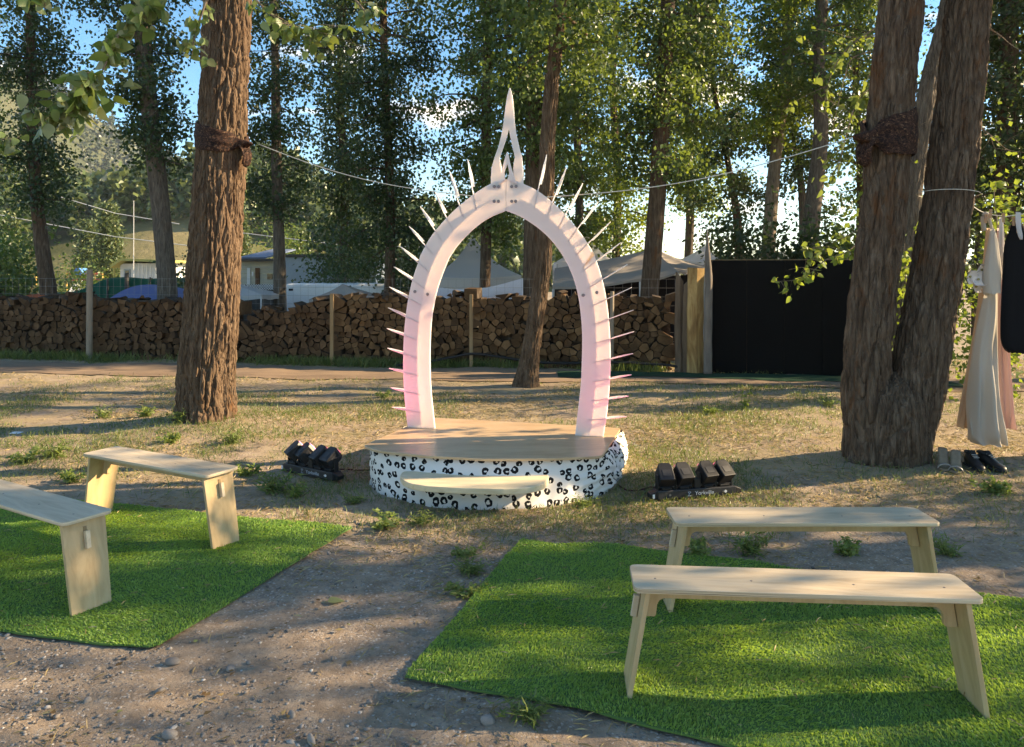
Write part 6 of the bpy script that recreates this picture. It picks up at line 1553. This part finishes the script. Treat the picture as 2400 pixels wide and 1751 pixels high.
# ------------------------------------------------------------------ shoes at the foot of the tree
M['sandal'] = mat_noise('beige_leather', [(0.3, (0.20, 0.145, 0.095)), (0.7, (0.28, 0.21, 0.145))], 20, 4, rough=0.5)
M['sandal_strap'] = mat_plain('silver_strap', (0.34, 0.31, 0.28), 0.35, 0.5, 0.2)
M['shoe'] = mat_noise('black_leather', [(0.3, (0.008, 0.008, 0.008)), (0.7, (0.018, 0.017, 0.017))], 20, 4, rough=0.4)
def GG(x, y):
    g = GX(x, y)
    for _ in range(6): g = GX(x, y, gz(g.x, g.y))
    return g
def sandal(label, x, y, ang, s=1.0):
    g = GG(x, y); zb = gz(g.x, g.y); t = thing('sandal', label, 'sandal', (g.x, g.y, zb), ang, 'pair of beige heeled sandals')
    n = 18; V = []; Fc = []
    def prof(f): return -0.12 + 0.235*f, 0.012 + 0.095*float(smooth(0.35, 0.92, f))       # along (toe to heel), height
    for i in range(n):
        f = i/(n-1); l, z = prof(f); w = 0.041*(1-0.28*float(smooth(0.3, 0.65, f)))*math.sqrt(max(0.02, 1-(2*f-1)**6))
        for (sx, dz) in ((-1, 0), (-0.5, -0.003), (0, -0.004), (0.5, -0.003), (1, 0)): V.append((sx*w, l, z+dz))
    N = n*5
    V += [(v[0]*0.95, v[1], v[2]-0.013) for v in V]
    for i in range(n-1):
        for q in range(4): b = i*5+q; Fc += [(b, b+1, b+6, b+5), (N+b, N+b+5, N+b+6, N+b+1)]
        Fc += [(i*5, (i+1)*5, N+(i+1)*5, N+i*5), (i*5+4, N+i*5+4, N+(i+1)*5+4, (i+1)*5+4)]
    Fc += [tuple(range(4, -1, -1)) + tuple(N+q for q in range(5)), tuple((n-1)*5+q for q in range(5)) + tuple(N+(n-1)*5+q for q in range(4, -1, -1))]
    add('sole', mesh_np('sole', V, Fc, True), M['sandal'], t)
    add('heel', MB().quadbox([(-0.013, 0.070, -0.004), (0.013, 0.070, -0.004), (0.013, 0.098, -0.004), (-0.013, 0.098, -0.004), (-0.025, 0.055, 0.087), (0.025, 0.055, 0.087), (0.027, 0.112, 0.093), (-0.027, 0.112, 0.093)]).mesh('heel', 0.004, 2), M['sandal'], t)
    for (l0, l1, hh) in ((-0.095, -0.06, 0.036),):
        V = []; Fc = []
        for i in range(13):
            a = math.pi*i/12
            for l in (l0, l1): V.append((0.044*math.cos(a), l, 0.004+hh*math.sin(a)))
        for i in range(12): Fc.append((2*i, 2*i+1, 2*i+3, 2*i+2))
        so_ = add('toe_strap', mesh_np('toe_strap', V, Fc, True), M['sandal_strap'], t); so_.modifiers.new('thickness', 'SOLIDIFY').thickness = 0.003
    t.scale = (s, s, s)
sandal('left one of the beige heeled sandals by the twin tree', 2212, 1094, math.radians(-24), 1.2)
sandal('right one of the beige heeled sandals by the twin tree', 2240, 1100, math.radians(-30), 1.2)
def shoe(label, x, y, ang):
    g = GG(x, y); zb = gz(g.x, g.y); t = thing('shoe', label, 'shoe', (g.x, g.y, zb), ang, 'pair of black shoes'); n, k = 22, 16
    def loft(name, m, z0, hf, wf, l0, l1):
        V = []; Fc = []
        for i in range(n):
            f = i/(n-1); l = l0+(l1-l0)*f; w = wf(f); h = hf(f)
            for q in range(k):
                a = 2*math.pi*q/k; V.append((w*math.cos(a), l, z0 + h*0.5 + h*0.5*math.sin(a)))
        for i in range(n-1):
            for q in range(k): q2 = (q+1) % k; Fc.append((i*k+q, i*k+q2, (i+1)*k+q2, (i+1)*k+q))
        Fc += [tuple(range(k-1, -1, -1)), tuple((n-1)*k+q for q in range(k))]
        return add(name, mesh_np(name, V, Fc, True), m, t)
    e = lambda f: max(0.06, 1-abs(2*f-1)**5)**0.5
    loft('sole', M['rubber'], 0.0, lambda f: 0.026, lambda f: 0.046*(1-0.2*math.sin(math.pi*f*0.9)*0.5)*e(f), -0.145, 0.145)
    loft('upper', M['shoe'], 0.014, lambda f: (0.045+0.058*float(smooth(0.15, 0.75, f)))*e(f), lambda f: 0.043*(1-0.18*f)*e(f), -0.14, 0.14)
    add('collar', MB().tube([(0.030*math.cos(a), 0.075+0.048*math.sin(a), 0.112) for a in np.linspace(0, 6.283, 20)], 0.009, 8, cap=False).mesh('collar', smooth_shade=True), M['shoe'], t)
    add('tongue', MB().box((0, 0.02, 0.118), (0.042, 0.05, 0.012), Matrix.Rotation(0.7, 3, 'X')).mesh('tongue', 0.004, 2), M['shoe'], t)
    mb = MB()
    for i in range(4): mb.cyl((-0.022, -0.045+0.02*i, 0.094+0.007*i), (0.022, -0.038+0.02*i, 0.094+0.007*i), 0.003, 6)
    add('laces', mb.mesh('laces'), M['sandal_strap'], t)
    add('stripe', MB().box((0.037, 0.06, 0.060), (0.010, 0.045, 0.028), Matrix.Rotation(0.2, 3, 'Z')).mesh('stripe', 0.002, 1), M['sandal_strap'], t)
shoe('left one of the black shoes beside the sandals', 2283, 1098, math.radians(-8))
shoe('right one of the black shoes beside the sandals', 2322, 1099, math.radians(12))

# ------------------------------------------------------------------ leafy branches close by
def leaf_mesh(s, m, seed):
    rng = np.random.default_rng(seed); V = []; n = 9
    for i in range(n):
        f = i/(n-1); w = s*0.36*(math.sin(math.pi*min(1, f**0.62)))**0.85*(1.0 if f < 0.98 else 0.1)
        bend = -0.14*s*f*f
        V += [(-w, f*s, bend+0.10*w*2), (0, f*s, bend), (w, f*s, bend+0.10*w*2)]
    Fc = []
    for i in range(n-1): b = i*3; Fc += [(b, b+1, b+4, b+3), (b+1, b+2, b+5, b+4)]
    # leaf stalk
    k = len(V); V += [(-0.0012, -0.35*s, 0.02*s), (0.0012, -0.35*s, 0.02*s), (0.001, 0, 0), (-0.001, 0, 0)]; Fc.append((k, k+1, k+2, k+3))
    me = mesh_np('leaf', V, Fc, True); me.materials.append(m); return me
LEAVES = [leaf_mesh(0.085, M['leaf_near'], 1), leaf_mesh(0.07, M['leaf_near'], 2), leaf_mesh(0.075, M['leaf_pale'], 3), leaf_mesh(0.06, M['leaf_sunny'], 4), leaf_mesh(0.05, M['leaf_sunny'], 5)]
def leafy_branch(label, pts, n, kinds, seed, spread=0.09, r0=0.012, scale=1.0, droop=0.7):
    """twig through pts (px, py, Y) with single leaves hanging from it"""
    rng = np.random.default_rng(seed)
    W = [PX(*p) for p in pts]; o = W[0]
    t = thing('leafy_branch', label, 'branch', tuple(o))
    C = catmull([tuple(p-o) for p in W], 60)
    mb = MB().tube(C, list(np.linspace(r0, 0.002, 60)), 6)
    tw = []
    for i in range(max(6, n//6)):
        k = int(rng.uniform(8, 58)); d = rng.normal(size=3)*spread*1.3; d[2] = d[2]*0.5-0.05
        e = C[k] + d; mb.tube([C[k], (C[k]+e)/2+np.array([0, 0, 0.02]), e], [0.003, 0.002, 0.0012], 4, cap=False); tw.append((C[k], e))
    add('twig', mb.mesh('twig', smooth_shade=True), M['bark_pale'], t)
    for i in range(n):
        if rng.random() < 0.75: a, e = tw[int(rng.integers(len(tw)))]; p = a + (e-a)*rng.uniform(0.3, 1.05) + rng.normal(size=3)*0.018
        else: p = C[int(rng.uniform(10, 60))] + rng.normal(size=3)*0.02
        d = Vector((rng.normal()*0.6, rng.normal()*0.6, -droop+rng.normal()*0.5)).normalized()
        me = LEAVES[kinds[int(rng.integers(len(kinds)))]]
        L = add('leaf', me, None, t, tuple(p)); q = d.to_track_quat('Y', 'Z') @ Quaternion((0, 1, 0), rng.uniform(0, 6.28))
        L.rotation_mode = 'QUATERNION'; L.rotation_quaternion = q; s = rng.uniform(0.75, 1.25)*scale; L.scale = (s, s, s)
    return t
leafy_branch('long drooping branch of pale leaves hanging across the upper left sky', [(430, -90, 4.9), (350, 10, 4.85), (290, 60, 4.8), (262, 120, 4.75), (225, 190, 4.7), (170, 240, 4.65), (110, 290, 4.6)], 285, [0, 0, 1, 2, 2], 21, 0.10, scale=1.12)
leafy_branch('short leafy sprig hanging at the top left corner', [(130, -60, 4.9), (108, -10, 4.9), (105, 20, 4.9)], 22, [0, 1, 2], 22, 0.06)
leafy_branch('dark leafy sprig beside the thick left trunk at the top', [(560, -50, 6.4), (620, 20, 6.4), (680, 60, 6.35), (740, 70, 6.3), (800, 60, 6.3)], 120, [0, 1, 0], 23, 0.13)
leafy_branch('sprig of leaves hanging left of the thick trunk', [(500, -40, 6.2), (470, 40, 6.2), (455, 90, 6.2), (450, 130, 6.2)], 60, [0, 1, 2], 24, 0.10)
leafy_branch('leafy twig tip hanging above the left side of the arch', [(800, -40, 6.0), (850, 20, 6.0), (880, 50, 6.0), (905, 70, 6.0)], 34, [0, 1, 2], 25, 0.08)
leafy_branch('yellow-green twig reaching out in front of the black wall', [(2020, 560, 6.55), (1985, 590, 6.5), (1935, 610, 6.5), (1900, 640, 6.5), (1862, 656, 6.5), (1812, 660, 6.5)], 62, [3, 4, 4], 26, 0.05, 0.006)
leafy_branch('yellow-green twig over the right part of the black wall', [(2010, 540, 6.9), (1970, 560, 6.9), (1920, 575, 6.9), (1880, 590, 6.9)], 60, [3, 4, 1], 27, 0.11, 0.006)
leafy_branch('leafy twigs hanging left of the dark twin tree', [(2060, 60, 7.4), (1990, 110, 7.4), (1950, 170, 7.4), (1930, 240, 7.4)], 90, [0, 1, 3], 28, 0.2, 0.01)
leafy_branch('dangling twigs left of the twin tree above the cloth band', [(2070, 180, 7.2), (2010, 240, 7.2), (1980, 330, 7.2), (1960, 420, 7.2)], 80, [0, 1, 3], 29, 0.2, 0.01)
leafy_branch('bright sprig rising above the hanging dress', [(2340, 560, 7.0), (2335, 500, 7.0), (2330, 460, 7.0), (2334, 425, 7.0)], 46, [3, 4], 30, 0.09, 0.006, 1.0, -0.2)
leafy_branch('bright leaves between the two dark stems', [(2128, 760, 7.6), (2124, 690, 7.6), (2122, 630, 7.6), (2120, 570, 7.6)], 60, [3, 4], 31, 0.07, 0.006)
leafy_branch('leafy sprig at the upper left edge of the picture', [(-60, 300, 5.6), (-10, 320, 5.6), (25, 330, 5.6), (45, 320, 5.6)], 26, [0, 2], 32, 0.08)
# bare dead twigs on the twin tree
def dead_twig(label, pts, r=0.006):
    W = [PX(*p) for p in pts]; C = catmull([tuple(p) for p in W], 40)
    mb = MB().tube(C, list(np.linspace(r, 0.0015, 40)), 5); rng = np.random.default_rng(int(pts[0][0]))
    for i in range(5):
        k = int(rng.uniform(10, 38)); e = C[k]+rng.normal(size=3)*0.13; mb.tube([C[k], (C[k]+e)/2+rng.normal(size=3)*0.02, e], [0.003, 0.002, 0.001], 4)
    tag(add('dead_twig', mb.mesh('dead_twig', smooth_shade=True), M['bark_pale']), label, 'twig')
dead_twig('bare twig hanging down the front of the left dark stem', [(2140, 90, 6.4), (2150, 240, 6.42), (2155, 350, 6.45), (2138, 440, 6.47)])
dead_twig('bare twig sticking out right of the right dark stem, high up', [(2300, 60, 6.6), (2340, 80, 6.5), (2370, 105, 6.5), (2405, 125, 6.4)])
dead_twig('bare twig curving right of the right dark stem at band height', [(2290, 290, 6.5), (2325, 320, 6.4), (2360, 350, 6.4), (2400, 358, 6.4)])
dead_twig('bare twigs hanging left of the left dark stem', [(2040, 120, 6.8), (1995, 140, 6.9), (1975, 200, 6.9), (1945, 330, 6.9)])
# overhead wires
def sky_wire(label, a, b, sag, r=0.008):
    a, b = Vector(a), Vector(b); pts = [a.lerp(b, t_)-Vector((0, 0, sag*4*t_*(1-t_))) for t_ in np.linspace(0, 1, 20)]
    tag(add('overhead_wire', MB().tube(pts, r, 5).mesh('overhead_wire'), M['near_black']), label, 'wire')
sky_wire('dark overhead wire crossing the upper left sky', PX(-40, 125, 15), PX(1220, 80, 15), 0.15)
sky_wire('dark overhead wire rising to the top right', PX(1180, 70, 14), PX(1700, -25, 14), 0.05)
for (p, q, lab) in (((-20, 500), (560, 590), 'pale wire strung across the lower left hillside'), ((120, 455), (420, 525), 'pale wire above the white shed'), ((560, 545), (1010, 580), 'pale wire above the mobile home')):
    a, b = PX(*p, 27), PX(*q, 27); tag(add('overhead_wire', MB().tube([a, (a+b)/2-Vector((0, 0, 0.15)), b], 0.014, 5).mesh('overhead_wire'), M['pole_white']), lab, 'wire')

# ------------------------------------------------------------------ ground cover
def in_poly(X, Y, D):
    ins = np.zeros(len(X), bool); n = len(D)
    for i in range(n):
        x0, y0 = D[i]; x1, y1 = D[(i+1) % n]; ins ^= ((y0 > Y) != (y1 > Y)) & (X < (x1-x0)*(Y-y0)/(y1-y0+1e-12)+x0)
    return ins
SKB = [(GX(x, y).x, GX(x, y).y) for (x, y) in ((860, 1140), (902, 1165), (1000, 1190), (1140, 1200), (1290, 1190), (1410, 1168), (1450, 1136), (1468, 1095), (1462, 1050), (1351, 1028), (1015, 1006), (885, 1070))]
def free_points(n, xr, yr, seed, dens=None, avoid_road=True):
    rng = np.random.default_rng(seed)
    # sample uniformly in view angle so that near ground is as full as far ground
    Y = np.exp(rng.uniform(math.log(yr[0]), math.log(yr[1]), n)); X = rng.uniform(xr[0], xr[1], n)*Y
    k = np.ones(n, bool)
    for R in RUGS: k &= ~in_poly(X, Y, R)
    k &= ~in_poly(X, Y, SKB)
    if avoid_road:
        yr0 = np.interp(X, [-26, -9, 0, 6.5, 16], [14.6, 12.5, 11.6, 10.5, 8.6]); yr1 = np.interp(X, [-26, -9, 0, 6.5, 16], [16.8, 14.0, 13.0, 11.9, 10.6])
        k &= ~((Y > yr0-0.05) & (Y < yr1+0.05))
    if dens is not None: k &= rng.uniform(0, 1, n) < dens(X, Y)
    return X[k], Y[k], rng
def blades(name, label, X, Y, rng, h, w, tilt, m):
    n = len(X); hh = rng.uniform(h[0], h[1], n)*(0.6+0.05*Y); az = rng.uniform(0, 6.28, n); tl = np.clip(rng.normal(tilt[0], tilt[1], n), 0, 1.55)
    D = np.stack([np.cos(az)*np.sin(tl), np.sin(az)*np.sin(tl), np.cos(tl)], 1); ww = rng.uniform(w[0], w[1], n)*(0.6+0.07*Y)
    S = np.stack([-np.sin(az), np.cos(az), 0*az], 1)*ww[:, None]
    B = np.stack([X, Y, gh(X, Y)+0.002], 1); T = B + D*hh[:, None]; Mi = B + D*(hh*0.5)[:, None] + np.array([0, 0, 1])*(hh*0.10)[:, None]
    V = np.stack([B-S, B+S, Mi+S, T], 1).reshape(-1, 3); b = np.arange(n)[:, None]*4
    Fq = np.concatenate([b+[[0, 1, 2]], b+[[0, 2, 3]]], 1).reshape(-1, 3)
    o = add(name, mesh_np(name, V, Fq), m, kind='stuff'); o['label'] = label; return o
def dens_straw(X, Y): return np.clip(0.35 + 0.9*vnoise(X*0.9, Y*0.9, 0, 61) + 0.35*vnoise(X*3, Y*3, 0, 62), 0.06, 1)*(0.18+0.82*smooth(3.8, 5.6, Y))
def dens_green(X, Y):
    d = np.clip(0.10 + 1.1*vnoise(X*0.8+5, Y*0.8, 0, 71) + 0.7*vnoise(X*2.6, Y*2.6, 0, 72), 0, 1)*smooth(4.3, 5.6, Y)
    d = d + 0.5*np.exp(-((X-LT.x)**2+(Y-LT.y+0.3)**2)/0.5)*np.clip(vnoise(X*4, Y*4, 0, 73)+0.3, 0, 1) + 0.35*np.exp(-((X-RT.x)**2+(Y-RT.y+0.3)**2)/0.5)
    d = d + 0.55*np.exp(-((X+3.4)/1.3)**2-((Y-6.6)/0.7)**2)*np.clip(0.5+vnoise(X*3, Y*3, 0, 74), 0, 1) + 0.3*np.exp(-((X-2.2)/1.2)**2-((Y-8.3)/1.0)**2)
    return np.clip(d, 0, 1)
X, Y, rng = free_points(150000, (-0.78, 0.78), (2.4, 15.2), 81, dens_straw)
blades('straw_litter', 'dry straw and dead grass lying on the dirt', X, Y, rng, (0.03, 0.085), (0.0012, 0.0022), (1.35, 0.22), M['straw'])
X, Y, rng = free_points(230000, (-0.78, 0.78), (3.6, 15.2), 82, dens_green)
blades('thin_grass', 'thin short green grass growing in patches on the dirt', X, Y, rng, (0.025, 0.075), (0.0013, 0.0024), (0.6, 0.35), M['grass'])
# grass along the foot of the logs
rng = np.random.default_rng(83); t_ = rng.uniform(0, 1, 16000); Xw = WA.x + (WB.x-WA.x)*t_; Yw_ = WA.y + (WB.y-WA.y)*t_ - np.abs(rng.normal(0.05, 0.16, 16000))
kk = rng.uniform(0, 1, 16000) < np.clip(0.35+1.1*vnoise(Xw*1.4, Yw_*1.4, 0, 84), 0, 1)
blades('verge_grass', 'green grass growing along the foot of the woodpile', Xw[kk], Yw_[kk], rng, (0.05, 0.17), (0.002, 0.0035), (0.4, 0.3), M['grass'])

# gravel
M['gravel'] = mat_leaf('gravel', [(0.0, (0.12, 0.105, 0.095)), (0.35, (0.20, 0.175, 0.155)), (0.7, (0.27, 0.23, 0.20)), (0.93, (0.34, 0.31, 0.28)), (1.0, (0.52, 0.49, 0.46))], (0, 0, 0), 0.0, 0.85, 0.2)
def stone_template(seed):
    bm = bmesh.new(); bmesh.ops.create_icosphere(bm, subdivisions=1, radius=1.0)
    rng = np.random.default_rng(seed)
    for v in bm.verts: v.co *= 1 + rng.uniform(-0.22, 0.22)
    V = np.array([v.co[:] for v in bm.verts]); Fc = np.array([[v.index for v in f.verts] for f in bm.faces]); bm.free(); return V, Fc
TPL = [stone_template(k) for k in range(6)]
def dens_gravel(X, Y): return np.clip(0.42 + 0.85*vnoise(X*0.9+2, Y*0.9, 0, 91) + 0.4*vnoise(X*3, Y*3, 0, 92), 0.05, 1)*(1-0.80*smooth(3.5, 5.0, Y))
X, Y, rng = free_points(26000, (-0.72, 0.72), (2.35, 9.5), 85, dens_gravel)
R = np.clip(rng.lognormal(-5.35, 0.42, len(X)), 0.002, 0.015)
Vs, Fs = [], []; base = 0
for k in range(6):
    idx = np.arange(len(X)) % 6 == k; V0, F0 = TPL[k]; n = idx.sum(); a = rng.uniform(0, 6.28, n)
    sc = np.stack([R[idx]*rng.uniform(0.8, 1.5, n), R[idx]*rng.uniform(0.7, 1.1, n), R[idx]*rng.uniform(0.4, 0.75, n)], 1)
    P = V0[None]*sc[:, None, :]; ca, sa = np.cos(a)[:, None], np.sin(a)[:, None]
    P = np.stack([P[..., 0]*ca-P[..., 1]*sa, P[..., 0]*sa+P[..., 1]*ca, P[..., 2]], 2)
    P += np.stack([X[idx], Y[idx], gh(X[idx], Y[idx])+R[idx]*0.25], 1)[:, None, :]
    Vs.append(P.reshape(-1, 3)); Fs.append((F0[None] + (np.arange(n)*len(V0))[:, None, None] + base).reshape(-1, 3)); base += n*len(V0)
o = add('gravel', mesh_np('gravel', np.concatenate(Vs), np.concatenate(Fs)), M['gravel'], kind='stuff'); o['label'] = 'loose gravel strewn over the dirt path'
# larger stones one by one
M['stone'] = mat_noise('field_stone', [(0.3, (0.15, 0.135, 0.125)), (0.55, (0.24, 0.215, 0.195)), (0.8, (0.33, 0.30, 0.275))], 18, 6, 'Object', (1, 1, 1), 0.85, 0.3, 60, 0.004, 0.2, 0.25)
def stone_mesh(seed):
    bm = bmesh.new(); bmesh.ops.create_icosphere(bm, subdivisions=2, radius=1.0); rng = np.random.default_rng(seed); s = rng.uniform(0, 50)
    for v in bm.verts: v.co *= 1 + 0.28*float(vnoise(v.co.x*1.3+s, v.co.y*1.3, v.co.z*1.3, seed))
    me = bpy.data.meshes.new('stone'); bm.to_mesh(me); bm.free(); me.materials.append(M['stone'])
    for p in me.polygons: p.use_smooth = True
    return me
SM = [stone_mesh(k) for k in range(5)]
def stone(label, x, y, r, k, group=None):
    g = GX(x, y); o = add('stone', SM[k % 5], None, None, (g.x, g.y, gz(g.x, g.y)+r*0.25), (0.2*k, 0.1*k, k*1.3)); r *= 0.72; o.scale = (r*1.25, r, r*0.7)
    return tag(o, label, 'stone', group)
for k, (x, y, r, lab) in enumerate([(404, 1560, 0.034, 'dark angular stone just below the tip of the left turf rug'), (542, 1574, 0.026, 'rounded grey stone in the middle of the path'), (398, 1730, 0.036, 'pale grey stone at the bottom edge of the picture, left of centre'), (376, 1625, 0.024, 'grey flat stone below the dark angular one'),
                                    (683, 1682, 0.022, 'bluish stone near the bottom of the path'), (1143, 1703, 0.032, 'smooth tan stone before the near edge of the right turf'), (780, 1550, 0.018, 'pale pebble in the middle of the path'), (865, 1652, 0.017, 'white pebble left of the right turf corner'),
                                    (205, 1648, 0.020, 'grey stone in the lower left gravel'), (730, 1745, 0.028, 'dark stone at the bottom edge of the path'), (770, 1302, 0.017, 'small stone on the path by the left turf tip'), (1000, 1665, 0.020, 'pale stone below the corner of the right turf'), (185, 1022, 0.05, 'brown stone on the ground left of the thick trunk')]):
    stone(lab, x, y, r, k)
g = GX(37, 1018); tag(add('paper_scrap', MB().quadbox([(-0.05, -0.035, 0), (0.05, -0.03, 0), (0.055, 0.04, 0.004), (-0.045, 0.035, 0.008), (-0.05, -0.035, 0.002), (0.05, -0.03, 0.002), (0.055, 0.04, 0.006), (-0.045, 0.035, 0.010)]).mesh('paper_scrap'), M['white_paint'], None, (g.x, g.y, gz(g.x, g.y)+0.006)), 'small white paper scrap on the ground at the left edge', 'paper')
g = GX(768, 1419); o = add('fallen_leaf', leaf_mesh(0.085, M['leaf_pale'], 9), None, None, (g.x, g.y, gz(g.x, g.y)+0.012), (0, 0.1, -1.2)); tag(o, 'single pale green leaf fallen on the path', 'leaf')

# dead leaves
M['dead_leaf'] = mat_leaf('dead_leaf', [(0.0, (0.10, 0.06, 0.03)), (0.5, (0.22, 0.14, 0.065)), (0.85, (0.33, 0.25, 0.12)), (1.0, (0.24, 0.27, 0.10))], (0.2, 0.14, 0.05), 0.2, 0.7, 0.2)
X, Y, rng = free_points(5200, (-0.74, 0.74), (2.4, 12.5), 87, lambda X, Y: np.clip(0.4+0.8*vnoise(X*0.7, Y*0.7, 0, 98), 0.1, 1)*(0.2+0.8*smooth(3.6, 5.5, Y)), False)
Vl, Fl = leaf_arrays(np.stack([X, Y, gh(X, Y)+0.012], 1), 0.034, rng, 0.0, 0.34, 0.2)
c0 = np.repeat(Vl.reshape(-1, 4, 3)[:, :1], 4, 1).reshape(-1, 3); Vl[:, 2] = c0[:, 2] + (Vl[:, 2]-c0[:, 2])*0.22
o = add('leaf_litter', mesh_np('leaf_litter', Vl, Fl), M['dead_leaf'], kind='stuff'); o['label'] = 'small dead leaves scattered over the dirt'
# bits of straw and leaf fallen on the turf
rng = np.random.default_rng(88); XL, YL_ = rng.uniform(-3.6, 2.6, 900), rng.uniform(2.5, 5.2, 900)
kk = in_poly(XL, YL_, RUGS[0]) | in_poly(XL, YL_, RUGS[1]); XL, YL_ = XL[kk], YL_[kk]
o = blades('turf_litter', 'a few bits of straw fallen on the turf rugs', XL, YL_, rng, (0.03, 0.07), (0.0014, 0.0024), (1.45, 0.1), M['straw']); o.location.z = 0.036

# weeds
def weed_meshes(seed, kind):
    rng = np.random.default_rng(seed); mb = MB(); P = []; D = []
    st_n = 9 if kind == 0 else 14
    for s in range(st_n):
        a = rng.uniform(0, 6.28); ln = rng.uniform(0.06, 0.15); d = np.array([math.cos(a)*0.6, math.sin(a)*0.6, rng.uniform(0.5, 1.3)]); d /= np.linalg.norm(d)
        path = [d*ln*f + np.array([0, 0, -0.15*ln*f*f]) for f in np.linspace(0, 1, 4)]
        mb.tube(path, [0.0025, 0.002, 0.0015, 0.001], 4, cap=False)
        for f in np.linspace(0.2, 1, 9 if kind == 0 else 5): P += [d*ln*f + rng.normal(size=3)*0.012 for _ in range(3)]
    P = np.array(P); V, Fc = leaf_arrays(P, 0.032 if kind == 0 else 0.05, rng, -0.25, 0.26 if kind == 0 else 0.06)
    V[:, 2] = np.maximum(V[:, 2], 0.001)
    return mb.mesh('stems'), mesh_np('foliage', V, Fc)
WM = [weed_meshes(k, k % 2) for k in range(4)]
def weed(label, x, y, s, k):
    g = GX(x, y); t = thing('weed', label, 'weed', (g.x, g.y, gz(g.x, g.y)), k*1.1); s *= 0.62; t.scale = (s*1.5, s*1.5, s*(0.7 if 'tuft' in label else 1.0))
    add('stems', WM[k % 4][0], M['grass'], t); add('foliage', WM[k % 4][1], M['weed'], t)
wd = [(60, 1085, 1.5, 'leafy weed at the left edge above the cut-off bench'), (130, 1075, 1.8, 'tallest leafy weed left of the back left bench'), (170, 1130, 1.5, 'leafy weed close to the left end of the back left bench'), (250, 1125, 1.3, 'weed seen through the back left bench, beside its far leg'), (345, 985, 1.6, 'weed at the left foot of the thick trunk'),
      (425, 1015, 1.7, 'low weed right at the thick trunk\'s foot'), (400, 1050, 1.4, 'sunlit weed just above the back left bench seat'), (545, 1050, 1.5, 'weed between the thick trunk and the left light bar'), (575, 1120, 1.4, 'sunlit weed right of the back left bench top'), (640, 1155, 1.9, 'big sunlit weed between bench and left light bar'), (690, 1165, 1.4, 'weed below the left light bar'),
      (830, 1180, 1.2, 'dark tuft in front of the stage\'s left corner'), (900, 1235, 1.6, 'wide dark tuft below the stage skirt'), (985, 1225, 1.2, 'small tuft below the middle of the skirt'), (1090, 1305, 1.2, 'upper of the tufts on the path left of the right turf'), (1100, 1345, 1.3, 'middle tuft on the path by the right turf edge'), (1090, 1395, 1.2, 'lower tuft touching the right turf edge'),
      (1240, 1690, 1.3, 'tuft at the near edge of the right turf'), (1640, 1300, 1.4, 'weed seen under the back right bench, left one'), (1760, 1296, 1.6, 'brightest weed seen under the back right bench'), (1990, 1300, 1.3, 'weed under the right end of the back right bench'), (2215, 1300, 1.3, 'weed beside the right leg of the back right bench'), (2330, 1180, 1.6, 'scrubby weed at the right edge of the picture'),
      (1370, 1185, 1.2, 'tuft at the right front corner of the stage skirt'), (1660, 970, 1.3, 'sunlit weed on the grass right of the arch'), (1940, 960, 1.3, 'sunlit weed left of the twin tree'), (2120, 1085, 1.6, 'dark weed at the foot of the twin tree'), (240, 980, 1.5, 'grass clump left of the thick trunk by the shade edge'), (900, 930, 1.3, 'grass clump left of the arch foot'), (1060, 1000, 1.2, 'weed beside the left foot of the arch behind the stage')]
for k, (x, y, s, lab) in enumerate(wd): weed(lab, x, y, s, k)
# tall flowering weed
g = GX(1745, 962); t = thing('tall_weed', 'tall thin yellow-flowered weed on the sunlit grass', 'weed', (g.x, g.y, gz(g.x, g.y)))
mb = MB(); P = []; rng = np.random.default_rng(3)
for (dx, h) in ((-0.05, 0.27), (0.0, 0.18), (0.07, 0.24), (0.03, 0.13)):
    mb.tube([(dx*0.3, 0, 0), (dx*0.8, 0, h*0.5), (dx, 0, h)], [0.004, 0.003, 0.002], 5); P += [np.array([dx*(0.3+0.7*f), 0, h*f])+rng.normal(size=3)*0.012 for f in np.linspace(0.15, 1, 10)]
add('stems', mb.mesh('stems'), M['grass'], t); add('foliage', mesh_np('foliage', *leaf_arrays(np.array(P), 0.05, rng, 0.0, 0.25)), M['leaf_sunny'], t)
for _o in list(bpy.data.objects):
    if _o.parent is None and _o.get('category') and not _o.get('kind'): _o['kind'] = 'thing'

# ------------------------------------------------------------------ the air
m, nt, b = new_mat('haze'); nt.nodes.remove(b)
pv = nt.nodes.new('ShaderNodeVolumePrincipled'); pv.inputs['Density'].default_value = 0.00022; pv.inputs['Color'].default_value = (0.80, 0.88, 1.0, 1); pv.inputs['Anisotropy'].default_value = 0.2
nt.links.new(pv.outputs['Volume'], nt.nodes['Material Output'].inputs['Volume'])
hz = add('haze', MB().box((0, 700, 70), (2200, 1900, 150)).mesh('haze'), m, kind='stuff'); hz['label'] = 'thin pale haze in the valley air'

for _o in list(bpy.data.objects):
    if _o.parent is not None and _o.name.split('.')[0] == 'branches': _o['kind'] = 'stuff'
